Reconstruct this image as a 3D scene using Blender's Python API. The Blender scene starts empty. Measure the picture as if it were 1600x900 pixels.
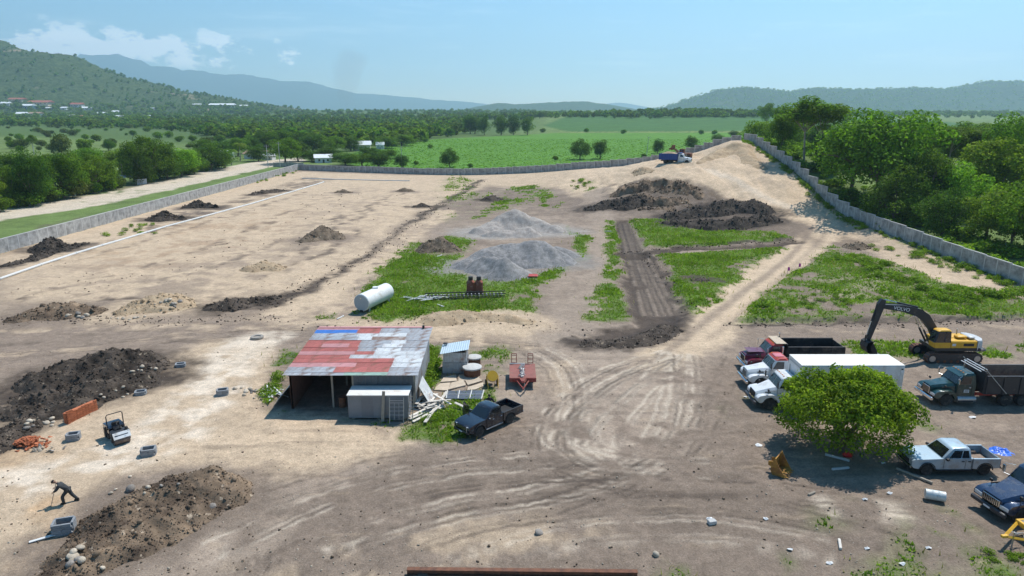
import bpy, bmesh, math, random
import numpy as np
from mathutils import Vector, Matrix

R = math.radians
scene = bpy.context.scene
col = scene.collection

# ------------------------------------------------------------------ camera
CAM_H = 22.5
PITCH = 14.6
cam_data = bpy.data.cameras.new("camera")
cam_data.lens = 24.0
cam_data.sensor_width = 36.0
cam_data.clip_start = 0.5
cam_data.clip_end = 40000.0
cam = bpy.data.objects.new("camera", cam_data)
cam.location = (0, 0, CAM_H)
cam.rotation_euler = (R(90 - PITCH), 0, 0)
col.objects.link(cam)
scene.camera = cam

# ------------------------------------------------------------------ sun and sky
TO_SUN = Vector((0.40, 0.48, 1.0)).normalized()
SUN_EL = math.asin(TO_SUN.z)
SUN_AZ = math.atan2(TO_SUN.x, TO_SUN.y)
world = bpy.data.worlds.new("World")
scene.world = world
world.use_nodes = True

def build_world():
 nt = world.node_tree
 nt.nodes.clear()
 N = nt.nodes.new
 L = nt.links.new
 out = N("ShaderNodeOutputWorld")
 bg = N("ShaderNodeBackground")
 bg.inputs["Strength"].default_value = 0.105
 sky = N("ShaderNodeTexSky")
 sky.sky_type = 'NISHITA'
 sky.sun_disc = False
 sky.sun_elevation = SUN_EL
 sky.sun_rotation = SUN_AZ
 sky.altitude = 60
 sky.air_density = 1.0
 sky.dust_density = 0.0
 sky.ozone_density = 3.5
 tc = N("ShaderNodeTexCoord")
 sep = N("ShaderNodeSeparateXYZ")
 L(tc.outputs["Generated"], sep.inputs[0])

 def math_(op, a, b=None, c=None, clamp=False):
  n = N("ShaderNodeMath")
  n.operation = op
  n.use_clamp = clamp
  for i, v in enumerate((a, b, c)):
   if v is None:
    continue
   if isinstance(v, (int, float)):
    n.inputs[i].default_value = v
   else:
    L(v, n.inputs[i])
  return n.outputs[0]

 def noise(scale_vec, detail, rough, loc=(0, 0, 0)):
  mp = N("ShaderNodeMapping")
  mp.inputs["Scale"].default_value = scale_vec
  mp.inputs["Location"].default_value = loc
  L(tc.outputs["Generated"], mp.inputs[0])
  n = N("ShaderNodeTexNoise")
  n.inputs["Scale"].default_value = 1.0
  n.inputs["Detail"].default_value = detail
  n.inputs["Roughness"].default_value = rough
  L(mp.outputs[0], n.inputs["Vector"])
  return n.outputs["Fac"]

 def sstep(v, a, b):
  mr = N("ShaderNodeMapRange")
  mr.interpolation_type = 'SMOOTHSTEP'
  mr.inputs["From Min"].default_value = a
  mr.inputs["From Max"].default_value = b
  L(v, mr.inputs["Value"])
  return mr.outputs[0]

 z = sep.outputs["Z"]
 az = math_('ARCTAN2', sep.outputs["X"], sep.outputs["Y"])

 def bank(a0, w):
  d = math_('SUBTRACT', az, a0)
  d = math_('MULTIPLY', d, 1.0 / w)
  d = math_('MULTIPLY', d, d)
  return math_('POWER', 2.718, math_('MULTIPLY', d, -1.0))
 # banks of cumulus low over the mountains, several round the horizon
 b = bank(-0.50, 0.17)
 for a0, w in ((1.35, 0.3), (2.4, 0.4), (-1.5, 0.35), (-2.6, 0.3)):
  b = math_('MAXIMUM', b, math_('MULTIPLY', bank(a0, w), 0.9))
 lo = sstep(z, 0.040, 0.062)
 hi = sstep(z, 0.118, 0.078)
 band = math_('MULTIPLY', lo, hi)
 n1 = noise((24, 24, 46), 8, 0.60, (3.1, 0.4, 0.0))
 lev = math_('ADD', n1, math_('MULTIPLY', math_('MULTIPLY', b, band), 0.30))
 cum = sstep(lev, 0.66, 0.76)
 cum = math_('MULTIPLY', cum, band)
 # thin streaks of cirrus and haze near the horizon
 n2 = noise((5, 5, 42), 6, 0.6, (0.7, 1.9, 0.3))
 st = sstep(n2, 0.52, 0.80)
 st = math_('MULTIPLY', st, sstep(z, 0.02, 0.07))
 st = math_('MULTIPLY', st, sstep(z, 0.32, 0.06))
 st = math_('MULTIPLY', st, 0.34)
 # a few small puffs higher up
 n3 = noise((9, 9, 26), 6, 0.55, (7.3, 2.2, 5.0))
 pf = sstep(n3, 0.66, 0.78)
 pf = math_('MULTIPLY', pf, sstep(z, 0.08, 0.13))
 pf = math_('MULTIPLY', pf, 0.75)
 m = math_('MAXIMUM', math_('MAXIMUM', math_('MULTIPLY', cum, 0.95), st), pf)
 mix = N("ShaderNodeMix")
 mix.data_type = 'RGBA'
 L(m, mix.inputs["Factor"])
 hs = N("ShaderNodeHueSaturation")          # the clear tropical blue of the whole sky
 hs.inputs["Hue"].default_value = 0.49
 hs.inputs["Saturation"].default_value = 1.30
 hs.inputs["Value"].default_value = 1.12
 L(sky.outputs[0], hs.inputs["Color"])
 L(hs.outputs[0], mix.inputs["A"])
 mix.inputs["B"].default_value = (16.0, 16.0, 16.0, 1)
 L(mix.outputs["Result"], bg.inputs["Color"])
 L(bg.outputs[0], out.inputs["Surface"])

build_world()
sun_data = bpy.data.lights.new("sun", 'SUN')
sun_data.energy = 5.0
sun_data.angle = R(0.53)
sun_data.color = (1.0, 0.965, 0.91)
sun = bpy.data.objects.new("sun", sun_data)
sun.rotation_euler = TO_SUN.to_track_quat('Z', 'Y').to_euler()
sun.location = (60, 80, 200)
col.objects.link(sun)

scene.view_settings.view_transform = 'Standard'
scene.view_settings.look = 'None'
scene.view_settings.exposure = 0.15
scene.view_settings.gamma = 1.0
scene.view_settings.use_curve_mapping = False
scene.render.engine = 'CYCLES'
cy = scene.cycles
cy.use_denoising = True
cy.use_adaptive_sampling = True
cy.adaptive_threshold = 0.02
world.cycles.sampling_method = 'MANUAL'
world.cycles.sample_map_resolution = 512
cy.max_bounces = 5
cy.diffuse_bounces = 2
cy.glossy_bounces = 2
cy.transmission_bounces = 3
cy.volume_bounces = 1
cy.transparent_max_bounces = 6
cy.caustics_reflective = False
cy.caustics_refractive = False

# ------------------------------------------------------------------ noise in numpy

def _hash(ix, iy, seed):
 h = (ix.astype(np.int64) * 374761393 + iy.astype(np.int64) * 668265263 + seed * 1442695041) & 0xFFFFFFFF
 h = ((h ^ (h >> 13)) * 1274126177) & 0xFFFFFFFF
 h = h ^ (h >> 16)
 return (h & 0xFFFFFF).astype(np.float64) / float(0xFFFFFF)

def vnoise(x, y, seed=0):
 x = np.asarray(x, float)
 y = np.asarray(y, float)
 ix = np.floor(x)
 iy = np.floor(y)
 fx = x - ix
 fy = y - iy
 fx = fx * fx * (3 - 2 * fx)
 fy = fy * fy * (3 - 2 * fy)
 ix = ix.astype(np.int64)
 iy = iy.astype(np.int64)
 a = _hash(ix, iy, seed)
 b = _hash(ix + 1, iy, seed)
 c = _hash(ix, iy + 1, seed)
 d = _hash(ix + 1, iy + 1, seed)
 return (a + (b - a) * fx) * (1 - fy) + (c + (d - c) * fx) * fy

def fbm(x, y, octaves=4, seed=0, gain=0.5):
 """about -1..1"""
 s = 0.0
 amp = 1.0
 tot = 0.0
 c, sn = math.cos(0.6), math.sin(0.6)
 x = np.asarray(x, float)
 y = np.asarray(y, float)
 for o in range(octaves):
  s = s + amp * (vnoise(x, y, seed + o * 17) * 2 - 1)
  tot += amp
  amp *= gain
  x, y = (x * c - y * sn) * 2.03 + 11.3, (x * sn + y * c) * 2.03 + 5.7
 return s / tot * 1.5

def smooth(v, a, b):
 t = np.clip((v - a) / (b - a), 0, 1)
 return t * t * (3 - 2 * t)

# ------------------------------------------------------------------ lie of the land

_CP = []

def _cp(x, y, z):
 _CP.append((x * 0.9, y * 0.9, z * 0.9))

for _x, _y, _z in ((76, 99, .3), (74, 131, 1.2), (73, 158, 3.1), (74, 175, 7.6), (75, 197, 12.0), (76, 219, 15.2),
       (110, 99, .3), (112, 131, 1.5), (112, 158, 3.6), (112, 175, 7), (114, 197, 10.5), (116, 219, 12.5),
       (170, 100, 1), (170, 150, 3), (170, 200, 6), (170, 240, 7), (140, 270, 5), (100, 262, 9), (76, 250, 8.5),
       (-95, 301, 0), (-50, 281, .2), (0, 259, 2), (23, 248, 4.4), (45, 239, 6.9), (60, 232, 10.5),
       (0, 300, .2), (45, 290, 1), (80, 310, 1.5), (-50, 330, 0), (-120, 330, 0),
       (47, 163, 2.2), (28, 170, 1.6), (47, 180, 7.6), (30, 196, 5.0), (18, 212, 3.2), (46, 215, 9.9),
       (49, 199, 10.2), (38, 205, 8.6), (61, 190, 10.2), (65, 205, 12.4), (71, 220, 15.6), (60, 216, 11.2), (62, 172, 6.0),
       (8, 190, .6), (0, 225, .8), (-30, 240, 0), (-60, 200, 0), (-95, 200, 0), (-95, 130, 0), (-40, 150, 0), (0, 150, 0),
       (20, 150, 0), (40, 148, .2), (60, 146, .8), (20, 120, 0), (50, 120, 0), (0, 90, 0), (60, 90, 0), (-60, 90, 0), (-20, 190, 0),
       (0, 40, 0), (60, 40, 0), (-60, 40, 0), (110, 60, 0), (-110, 60, 0), (-150, 150, 0), (-150, 250, 0), (-200, 400, 0),
       (0, 400, 0), (120, 420, 1), (220, 300, 2), (230, 150, 1), (0, 0, 0), (100, 0, 0), (-100, 0, 0)):
 _cp(_x, _y, _z)
_CP = np.array(_CP)
_d = np.sqrt(((_CP[:, None, :2] - _CP[None, :, :2]) ** 2).sum(-1) + 36.0)
_W = np.linalg.solve(_d + 1e-6 * np.eye(len(_CP)), _CP[:, 2])

def _H_exact(x, y):
 """large shape of the land"""
 xf = x.ravel()
 yf = y.ravel()
 acc = np.zeros_like(xf)
 for (cx, cy_, _), w in zip(_CP, _W):
  acc += w * np.sqrt((xf - cx) ** 2 + (yf - cy_) ** 2 + 36.0)
 acc = acc * smooth(yf, 420, 340) * smooth(np.abs(xf), 270, 200)
 flat = smooth(yf, 118, 134)
 acc = acc * np.where(np.abs(xf) < 62, flat, np.maximum(flat, smooth(np.abs(xf), 62, 66)))
 return acc.reshape(x.shape)

_gx = np.arange(-280, 281, 1.0)
_gy = np.arange(-60, 441, 1.0)
_HG = _H_exact(*np.meshgrid(_gx, _gy))

def H(x, y):
 """height of the land, from the tabulated shape"""
 x = np.asarray(x, float)
 y = np.asarray(y, float)
 u = np.clip(x + 280, 0, 559.999)
 v = np.clip(y + 60, 0, 499.999)
 i = u.astype(np.int64)
 j = v.astype(np.int64)
 fu, fv = u - i, v - j
 z = ((_HG[j, i] * (1 - fu) + _HG[j, i + 1] * fu) * (1 - fv) + (_HG[j + 1, i] * (1 - fu) + _HG[j + 1, i + 1] * fu) * fv)
 # the farther fields rise in a low swell
 z = z + 22.0 * smooth(y, 650, 3200)
 return z + 15.0 * np.exp(-((y - 1230) / 330.0) ** 2 - ((x - 300) / 330.0) ** 2)

_ct, _st = math.cos(R(PITCH)), math.sin(R(PITCH))
FPX = 24.0 / 36.0 * 1600

def ray(px, py):
 a = (px - 800.0) / FPX
 b = -(py - 450.0) / FPX
 return np.array((a, _ct + b * _st, -_st + b * _ct))

def at(px, py, z=0.0):
 """point of the level plane at height z seen at a photo pixel"""
 d = ray(px, py)
 t = (z - CAM_H) / d[2]
 return Vector((d[0] * t, d[1] * t, z))

_ts = np.concatenate([np.arange(20, 330, 0.4), np.arange(330, 3000, 4.0)])

def gp(px, py):
 """point of the ground seen at a photo pixel"""
 d = ray(px, py)
 X = d[0] * _ts
 Y = d[1] * _ts
 Z = CAM_H + d[2] * _ts
 g = Z - H(X, Y)
 k = np.where(g < 0)[0]
 if len(k) == 0:
  t = _ts[-1]
 else:
  i = max(k[0], 1)
  t = _ts[i - 1] + (_ts[i] - _ts[i - 1]) * g[i - 1] / (g[i - 1] - g[i])
 x, y = d[0] * t, d[1] * t
 return Vector((x, y, float(H(np.array([x]), np.array([y]))[0])))

def hz(x, y):
 return float(H(np.array([x]), np.array([y]))[0])

# ------------------------------------------------------------------ materials

MATS = {}

def mat(name, rgb, rough=0.7, metal=0.0, var=0.12, scale=3.0, bump=0.0, bscale=20.0, dirt=None, dirt_amt=0.0, spec=0.4,
  coat=0.0, detail=5, obj_var=0.0):
 """painted or bare surface: base colour broken up by noise, optional dirt patches and relief"""
 if name in MATS:
  return MATS[name]
 m = bpy.data.materials.new(name)
 m.use_nodes = True
 nt = m.node_tree
 bs = nt.nodes["Principled BSDF"]
 N = nt.nodes.new
 L = nt.links.new
 tc = N("ShaderNodeTexCoord")
 n = N("ShaderNodeTexNoise")
 n.inputs["Scale"].default_value = scale
 n.inputs["Detail"].default_value = detail
 n.inputs["Roughness"].default_value = 0.65
 L(tc.outputs["Object"], n.inputs["Vector"])
 mr = N("ShaderNodeMapRange")
 mr.inputs["From Min"].default_value = 0.25
 mr.inputs["From Max"].default_value = 0.75
 mr.inputs["To Min"].default_value = 1 - var
 mr.inputs["To Max"].default_value = 1 + var
 L(n.outputs["Fac"], mr.inputs["Value"])
 val = mr.outputs[0]
 if obj_var:
  oi = N("ShaderNodeObjectInfo")
  mr2 = N("ShaderNodeMapRange")
  mr2.inputs["To Min"].default_value = 1 - obj_var
  mr2.inputs["To Max"].default_value = 1 + obj_var
  L(oi.outputs["Random"], mr2.inputs["Value"])
  mm = N("ShaderNodeMath")
  mm.operation = 'MULTIPLY'
  L(val, mm.inputs[0])
  L(mr2.outputs[0], mm.inputs[1])
  val = mm.outputs[0]
 vm = N("ShaderNodeVectorMath")
 vm.operation = 'SCALE'
 vm.inputs[0].default_value = rgb[:3]
 L(val, vm.inputs["Scale"])
 colr = vm.outputs[0]
 if dirt is not None:
  n2 = N("ShaderNodeTexNoise")
  n2.inputs["Scale"].default_value = scale * 0.6
  n2.inputs["Detail"].default_value = 8
  n2.inputs["Roughness"].default_value = 0.7
  L(tc.outputs["Object"], n2.inputs["Vector"])
  mr3 = N("ShaderNodeMapRange")
  mr3.inputs["From Min"].default_value = 0.62 - 0.35 * dirt_amt
  mr3.inputs["From Max"].default_value = 0.78 - 0.25 * dirt_amt
  mr3.inputs["To Max"].default_value = 0.85
  L(n2.outputs["Fac"], mr3.inputs["Value"])
  mx = N("ShaderNodeMix")
  mx.data_type = 'RGBA'
  L(mr3.outputs[0], mx.inputs["Factor"])
  L(colr, mx.inputs["A"])
  mx.inputs["B"].default_value = (*dirt, 1)
  colr = mx.outputs["Result"]
 L(colr, bs.inputs["Base Color"])
 bs.inputs["Roughness"].default_value = rough
 bs.inputs["Metallic"].default_value = metal
 bs.inputs["Specular IOR Level"].default_value = spec
 bs.inputs["Coat Weight"].default_value = coat
 if bump:
  nb = N("ShaderNodeTexNoise")
  nb.inputs["Scale"].default_value = bscale
  nb.inputs["Detail"].default_value = 6
  L(tc.outputs["Object"], nb.inputs["Vector"])
  bp = N("ShaderNodeBump")
  bp.inputs["Strength"].default_value = min(1.0, bump)
  bp.inputs["Distance"].default_value = 0.08
  L(nb.outputs["Fac"], bp.inputs["Height"])
  L(bp.outputs[0], bs.inputs["Normal"])
 MATS[name] = m
 return m

def leaf_mat(name, dark, light, scale=0.35, obj_var=0.18, trans=0.35):
 if name in MATS:
  return MATS[name]
 m = bpy.data.materials.new(name)
 m.use_nodes = True
 nt = m.node_tree
 nt.nodes.clear()
 N = nt.nodes.new
 L = nt.links.new
 out = N("ShaderNodeOutputMaterial")
 tc = N("ShaderNodeTexCoord")
 ge = N("ShaderNodeNewGeometry")
 oi = N("ShaderNodeObjectInfo")
 n = N("ShaderNodeTexNoise")
 n.inputs["Scale"].default_value = scale
 n.inputs["Detail"].default_value = 3
 L(ge.outputs["Position"], n.inputs["Vector"])
 add = N("ShaderNodeMath")
 add.operation = 'ADD'
 L(n.outputs["Fac"], add.inputs[0])
 ri = N("ShaderNodeMath")
 ri.operation = 'MULTIPLY_ADD'
 L(ge.outputs["Random Per Island"], ri.inputs[0])
 ri.inputs[1].default_value = 0.5
 ri.inputs[2].default_value = -0.25
 L(ri.outputs[0], add.inputs[1])
 mr = N("ShaderNodeMapRange")
 mr.inputs["From Min"].default_value = 0.25
 mr.inputs["From Max"].default_value = 0.8
 L(add.outputs[0], mr.inputs["Value"])
 mx = N("ShaderNodeMix")
 mx.data_type = 'RGBA'
 L(mr.outputs[0], mx.inputs["Factor"])
 mx.inputs["A"].default_value = (*dark, 1)
 mx.inputs["B"].default_value = (*light, 1)
 hs = N("ShaderNodeHueSaturation")
 L(mx.outputs["Result"], hs.inputs["Color"])
 mv = N("ShaderNodeMapRange")
 mv.inputs["To Min"].default_value = 1 - obj_var * 1.6
 mv.inputs["To Max"].default_value = 1 + obj_var * 1.6
 L(oi.outputs["Random"], mv.inputs["Value"])
 L(mv.outputs[0], hs.inputs["Value"])
 wn = N("ShaderNodeTexWhiteNoise")
 wn.noise_dimensions = '1D'
 L(oi.outputs["Random"], wn.inputs["W"])
 mh = N("ShaderNodeMapRange")
 mh.inputs["To Min"].default_value = 0.5 - obj_var * 0.06
 mh.inputs["To Max"].default_value = 0.5 + obj_var * 0.10
 L(wn.outputs["Value"], mh.inputs["Value"])
 L(mh.outputs[0], hs.inputs["Hue"])
 pb = N("ShaderNodeBsdfPrincipled")
 pb.inputs["Roughness"].default_value = 0.75
 pb.inputs["Specular IOR Level"].default_value = 0.08
 L(hs.outputs[0], pb.inputs["Base Color"])
 tr = N("ShaderNodeBsdfTranslucent")
 br = N("ShaderNodeMix")
 br.data_type = 'RGBA'
 br.blend_type = 'MULTIPLY'
 br.inputs["Factor"].default_value = 1
 L(hs.outputs[0], br.inputs["A"])
 br.inputs["B"].default_value = (1.3, 1.5, 0.6, 1)
 L(br.outputs["Result"], tr.inputs["Color"])
 ms = N("ShaderNodeMixShader")
 ms.inputs[0].default_value = trans
 L(pb.outputs[0], ms.inputs[1])
 L(tr.outputs[0], ms.inputs[2])
 L(ms.outputs[0], out.inputs["Surface"])
 MATS[name] = m
 return m

def glass_mat(name, rgb, rough=0.08):
 if name in MATS:
  return MATS[name]
 m = mat(name, rgb, rough, 0.0, 0.1, 2.0, spec=0.8)
 return m

# ------------------------------------------------------------------ mesh building

class MB:
 """collects faces; build() links them as one mesh object"""

 def __init__(self):
  self.v = []
  self.f = []
  self.M = Matrix.Identity(4)

 def add(self, verts, faces):
  o = len(self.v)
  for p in verts:
   self.v.append(tuple(self.M @ Vector(p)))
  for f in faces:
   self.f.append(tuple(i + o for i in f))
  return self

 def box(self, x0, x1, y0, y1, z0, z1, ch=0.0):
  """box with chamfered edges when ch > 0"""
  if ch <= 0:
   v = [(x0, y0, z0), (x1, y0, z0), (x1, y1, z0), (x0, y1, z0), (x0, y0, z1), (x1, y0, z1), (x1, y1, z1), (x0, y1, z1)]
   return self.add(v, [(0, 3, 2, 1), (4, 5, 6, 7), (0, 1, 5, 4), (1, 2, 6, 5), (2, 3, 7, 6), (3, 0, 4, 7)])
  c = min(ch, (x1 - x0) * .45, (y1 - y0) * .45, (z1 - z0) * .45)

  def ring(dx, z):
   a, b, d, e = x0 + dx, x1 - dx, y0 + dx, y1 - dx
   return [(a + c, d, z), (b - c, d, z), (b, d + c, z), (b, e - c, z), (b - c, e, z), (a + c, e, z), (a, e - c, z), (a, d + c, z)]
  v = ring(c, z0) + ring(0, z0 + c) + ring(0, z1 - c) + ring(c, z1)
  f = [tuple(reversed(range(8))), tuple(range(24, 32))]
  for k in range(3):
   for i in range(8):
    j = (i + 1) % 8
    f.append((k * 8 + i, k * 8 + j, k * 8 + 8 + j, k * 8 + 8 + i))
  return self.add(v, f)

 def cyl(self, p0, p1, r0, r1=None, n=12, caps=True):
  r1 = r0 if r1 is None else r1
  p0 = Vector(p0)
  p1 = Vector(p1)
  ax = (p1 - p0)
  if ax.length < 1e-9:
   return self
  ax.normalize()
  t = Vector((0, 0, 1)) if abs(ax.z) < 0.9 else Vector((1, 0, 0))
  u = ax.cross(t).normalized()
  w = ax.cross(u)
  v = []
  for p, r in ((p0, r0), (p1, r1)):
   for i in range(n):
    a = 2 * math.pi * i / n
    v.append(p + (u * math.cos(a) + w * math.sin(a)) * r)
  f = [(i, (i + 1) % n, n + (i + 1) % n, n + i) for i in range(n)]
  f = [tuple(reversed(q)) for q in f]
  if caps:
   f += [tuple(range(n)), tuple(reversed(range(n, 2 * n)))]
  return self.add(v, f)

 def tube(self, pts, r, n=6, caps=True):
  """pipe along a line of points; r a number or one per point"""
  pts = [Vector(p) for p in pts]
  rs = r if isinstance(r, (list, tuple)) else [r] * len(pts)
  v = []
  prev = None
  for k, p in enumerate(pts):
   a = pts[max(k - 1, 0)]
   b = pts[min(k + 1, len(pts) - 1)]
   ax = (b - a).normalized()
   if prev is None:
    t = Vector((0, 0, 1)) if abs(ax.z) < 0.9 else Vector((1, 0, 0))
    u = ax.cross(t).normalized()
   else:
    u = (prev - ax * prev.dot(ax)).normalized()
   prev = u
   w = ax.cross(u)
   for i in range(n):
    an = 2 * math.pi * i / n
    v.append(p + (u * math.cos(an) + w * math.sin(an)) * rs[k])
  f = []
  for k in range(len(pts) - 1):
   for i in range(n):
    j = (i + 1) % n
    f.append((k * n + i, (k + 1) * n + i, (k + 1) * n + j, k * n + j))
  if caps:
   f += [tuple(range(n)), tuple(reversed(range((len(pts) - 1) * n, len(pts) * n)))]
  return self.add(v, f)

 def prism(self, prof, y0, y1, fy=None):
  """side profile [(x,z)] pushed from y0 to y1; fy(x,z) narrows it"""
  n = len(prof)
  v = []
  for y in (y0, y1):
   for x, z in prof:
    v.append((x, y * (fy(x, z) if fy else 1.0), z))
  f = [tuple(range(n)), tuple(reversed(range(n, 2 * n)))]
  for i in range(n):
   j = (i + 1) % n
   f.append((i, n + i, n + j, j))
  return self.add(v, f)

 def loft(self, secs, caps=True):
  n = len(secs[0])
  v = [p for s in secs for p in s]
  f = []
  for k in range(len(secs) - 1):
   for i in range(n):
    j = (i + 1) % n
    f.append((k * n + i, k * n + j, (k + 1) * n + j, (k + 1) * n + i))
  if caps:
   f += [tuple(reversed(range(n))), tuple(range((len(secs) - 1) * n, len(secs) * n))]
  return self.add(v, f)

 def quad(self, a, b, c, d, th=0.0):
  if th <= 0:
   return self.add([a, b, c, d], [(0, 1, 2, 3)])
  a, b, c, d = map(Vector, (a, b, c, d))
  n = (b - a).cross(d - a).normalized() * th
  return self.add([a, b, c, d, a - n, b - n, c - n, d - n],
      [(0, 1, 2, 3), (7, 6, 5, 4), (0, 4, 5, 1), (1, 5, 6, 2), (2, 6, 7, 3), (3, 7, 4, 0)])

 def lathe(self, prof, n=16, axis='Z'):
  """profile [(r, h)] turned about an axis"""
  v = []
  for r, h in prof:
   for i in range(n):
    a = 2 * math.pi * i / n
    c, s = r * math.cos(a), r * math.sin(a)
    v.append((c, s, h) if axis == 'Z' else ((h, c, s) if axis == 'X' else (s, h, c)))
  f = []
  for k in range(len(prof) - 1):
   for i in range(n):
    j = (i + 1) % n
    f.append((k * n + i, k * n + j, (k + 1) * n + j, (k + 1) * n + i))
  f += [tuple(reversed(range(n))), tuple(range((len(prof) - 1) * n, len(prof) * n))]
  return self.add(v, f)

 def mesh(self, name, material, smooth_deg=None):
  me = bpy.data.meshes.new(name)
  me.from_pydata(self.v, [], self.f)
  me.materials.append(material)
  bm = bmesh.new()
  bm.from_mesh(me)
  bmesh.ops.recalc_face_normals(bm, faces=bm.faces)
  bm.to_mesh(me)
  bm.free()
  if smooth_deg:
   me.polygons.foreach_set("use_smooth", [True] * len(me.polygons))
   try:
    me.set_sharp_from_angle(angle=R(smooth_deg))
   except Exception:
    pass
  me.update()
  return me

 def build(self, name, material, parent=None, smooth_deg=None):
  o = bpy.data.objects.new(name, self.mesh(name, material, smooth_deg))
  col.objects.link(o)
  if parent is not None:
   o.parent = parent
  return o

def tag(o, label, cat, group=None):
 o["label"] = label
 o["category"] = cat
 if group:
  o["group"] = group
 return o

def thing(name, label, cat, loc=(0, 0, 0), rz=0.0, group=None, rot=None):
 o = bpy.data.objects.new(name, None)
 o.empty_display_size = 0.3
 o.location = loc
 o.rotation_euler = rot if rot else (0, 0, rz)
 col.objects.link(o)
 return tag(o, label, cat, group)

def link_mesh(name, me, parent=None, loc=None, rot=None, sc=None):
 o = bpy.data.objects.new(name, me)
 col.objects.link(o)
 if parent is not None:
  o.parent = parent
 if loc is not None:
  o.location = loc
 if rot is not None:
  o.rotation_euler = rot
 if sc is not None:
  o.scale = sc if isinstance(sc, (tuple, list)) else (sc, sc, sc)
 return o

def np_mesh(name, V, F, material, smooth_all=False):
 """quads or triangles from arrays"""
 me = bpy.data.meshes.new(name)
 V = np.asarray(V, np.float32)
 F = np.asarray(F, np.int32)
 k = F.shape[1]
 me.vertices.add(len(V))
 me.vertices.foreach_set("co", V.ravel())
 me.loops.add(F.size)
 me.loops.foreach_set("vertex_index", F.ravel())
 me.polygons.add(len(F))
 me.polygons.foreach_set("loop_start", np.arange(0, F.size, k, dtype=np.int32))
 if smooth_all:
  me.polygons.foreach_set("use_smooth", np.ones(len(F), bool))
 me.materials.append(material)
 me.update(calc_edges=True)
 me.validate()
 return me
# ------------------------------------------------------------------ the ground
SAND = np.array((.515, .390, .268))
PALE = np.array((.655, .545, .425))
SOIL = np.array((.222, .170, .130))
SOILL = np.array((.335, .262, .20))
SOILD = np.array((.092, .070, .055))
DARK = np.array((.045, .036, .031))
GRASS = np.array((.105, .170, .030))
GRASSD = np.array((.050, .100, .022))
MEADOW = np.array((.135, .19, .058))
ORANGE = np.array((.43, .275, .15))
GREYD = np.array((.27, .25, .225))

XL, XR = -83.0, 66.8                       # side walls of the site
BW0, BW1 = (-83.0, 268.0), (67.4, 203.0)   # ends of the back wall

def back_y(x):
 t = (x - BW0[0]) / (BW1[0] - BW0[0])
 return BW0[1] + (BW1[1] - BW0[1]) * t

_WP = {}

def wpts(px):
 key = tuple(tuple(p) for p in px)
 if key not in _WP:
  _WP[key] = _wpts(px)
 return _WP[key]

def _wpts(px):
 return np.array([tuple(gp(a, b))[:2] for a, b in px])

def sd_poly(X, Y, P):
 """signed distance to a polygon, negative inside"""
 d = np.full(X.shape, 1e9)
 ins = np.zeros(X.shape, bool)
 n = len(P)
 for i in range(n):
  ax, ay = P[i]
  bx, by = P[(i + 1) % n]
  ex, ey = bx - ax, by - ay
  wx, wy = X - ax, Y - ay
  t = np.clip((wx * ex + wy * ey) / (ex * ex + ey * ey + 1e-9), 0, 1)
  d = np.minimum(d, (wx - ex * t) ** 2 + (wy - ey * t) ** 2)
  c = ((ay > Y) != (by > Y)) & (X < ex * (Y - ay) / (ey + 1e-12) + ax)
  ins ^= c
 d = np.sqrt(d)
 return np.where(ins, -d, d)

def d_line(X, Y, P):
 d = np.full(X.shape, 1e9)
 for i in range(len(P) - 1):
  ax, ay = P[i]
  bx, by = P[i + 1]
  ex, ey = bx - ax, by - ay
  wx, wy = X - ax, Y - ay
  t = np.clip((wx * ex + wy * ey) / (ex * ex + ey * ey + 1e-9), 0, 1)
  d = np.minimum(d, (wx - ex * t) ** 2 + (wy - ey * t) ** 2)
 return np.sqrt(d)

def spline(P, k=6):
 P = np.array(P, float)
 Q = np.vstack([2 * P[0] - P[1], P, 2 * P[-1] - P[-2]])
 out = []
 for i in range(1, len(Q) - 2):
  for s in range(k):
   t = s / k
   a, b, c, d = Q[i - 1], Q[i], Q[i + 1], Q[i + 2]
   out.append(0.5 * ((2 * b) + (-a + c) * t + (2 * a - 5 * b + 4 * c - d) * t * t + (-a + 3 * b - 3 * c + d) * t ** 3))
 out.append(P[-1])
 return np.array(out)

def offset_line(P, o):
 P = np.array(P)
 T = np.gradient(P, axis=0)
 T /= np.linalg.norm(T, axis=1)[:, None] + 1e-9
 return P + np.stack([-T[:, 1], T[:, 0]], 1) * o

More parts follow.
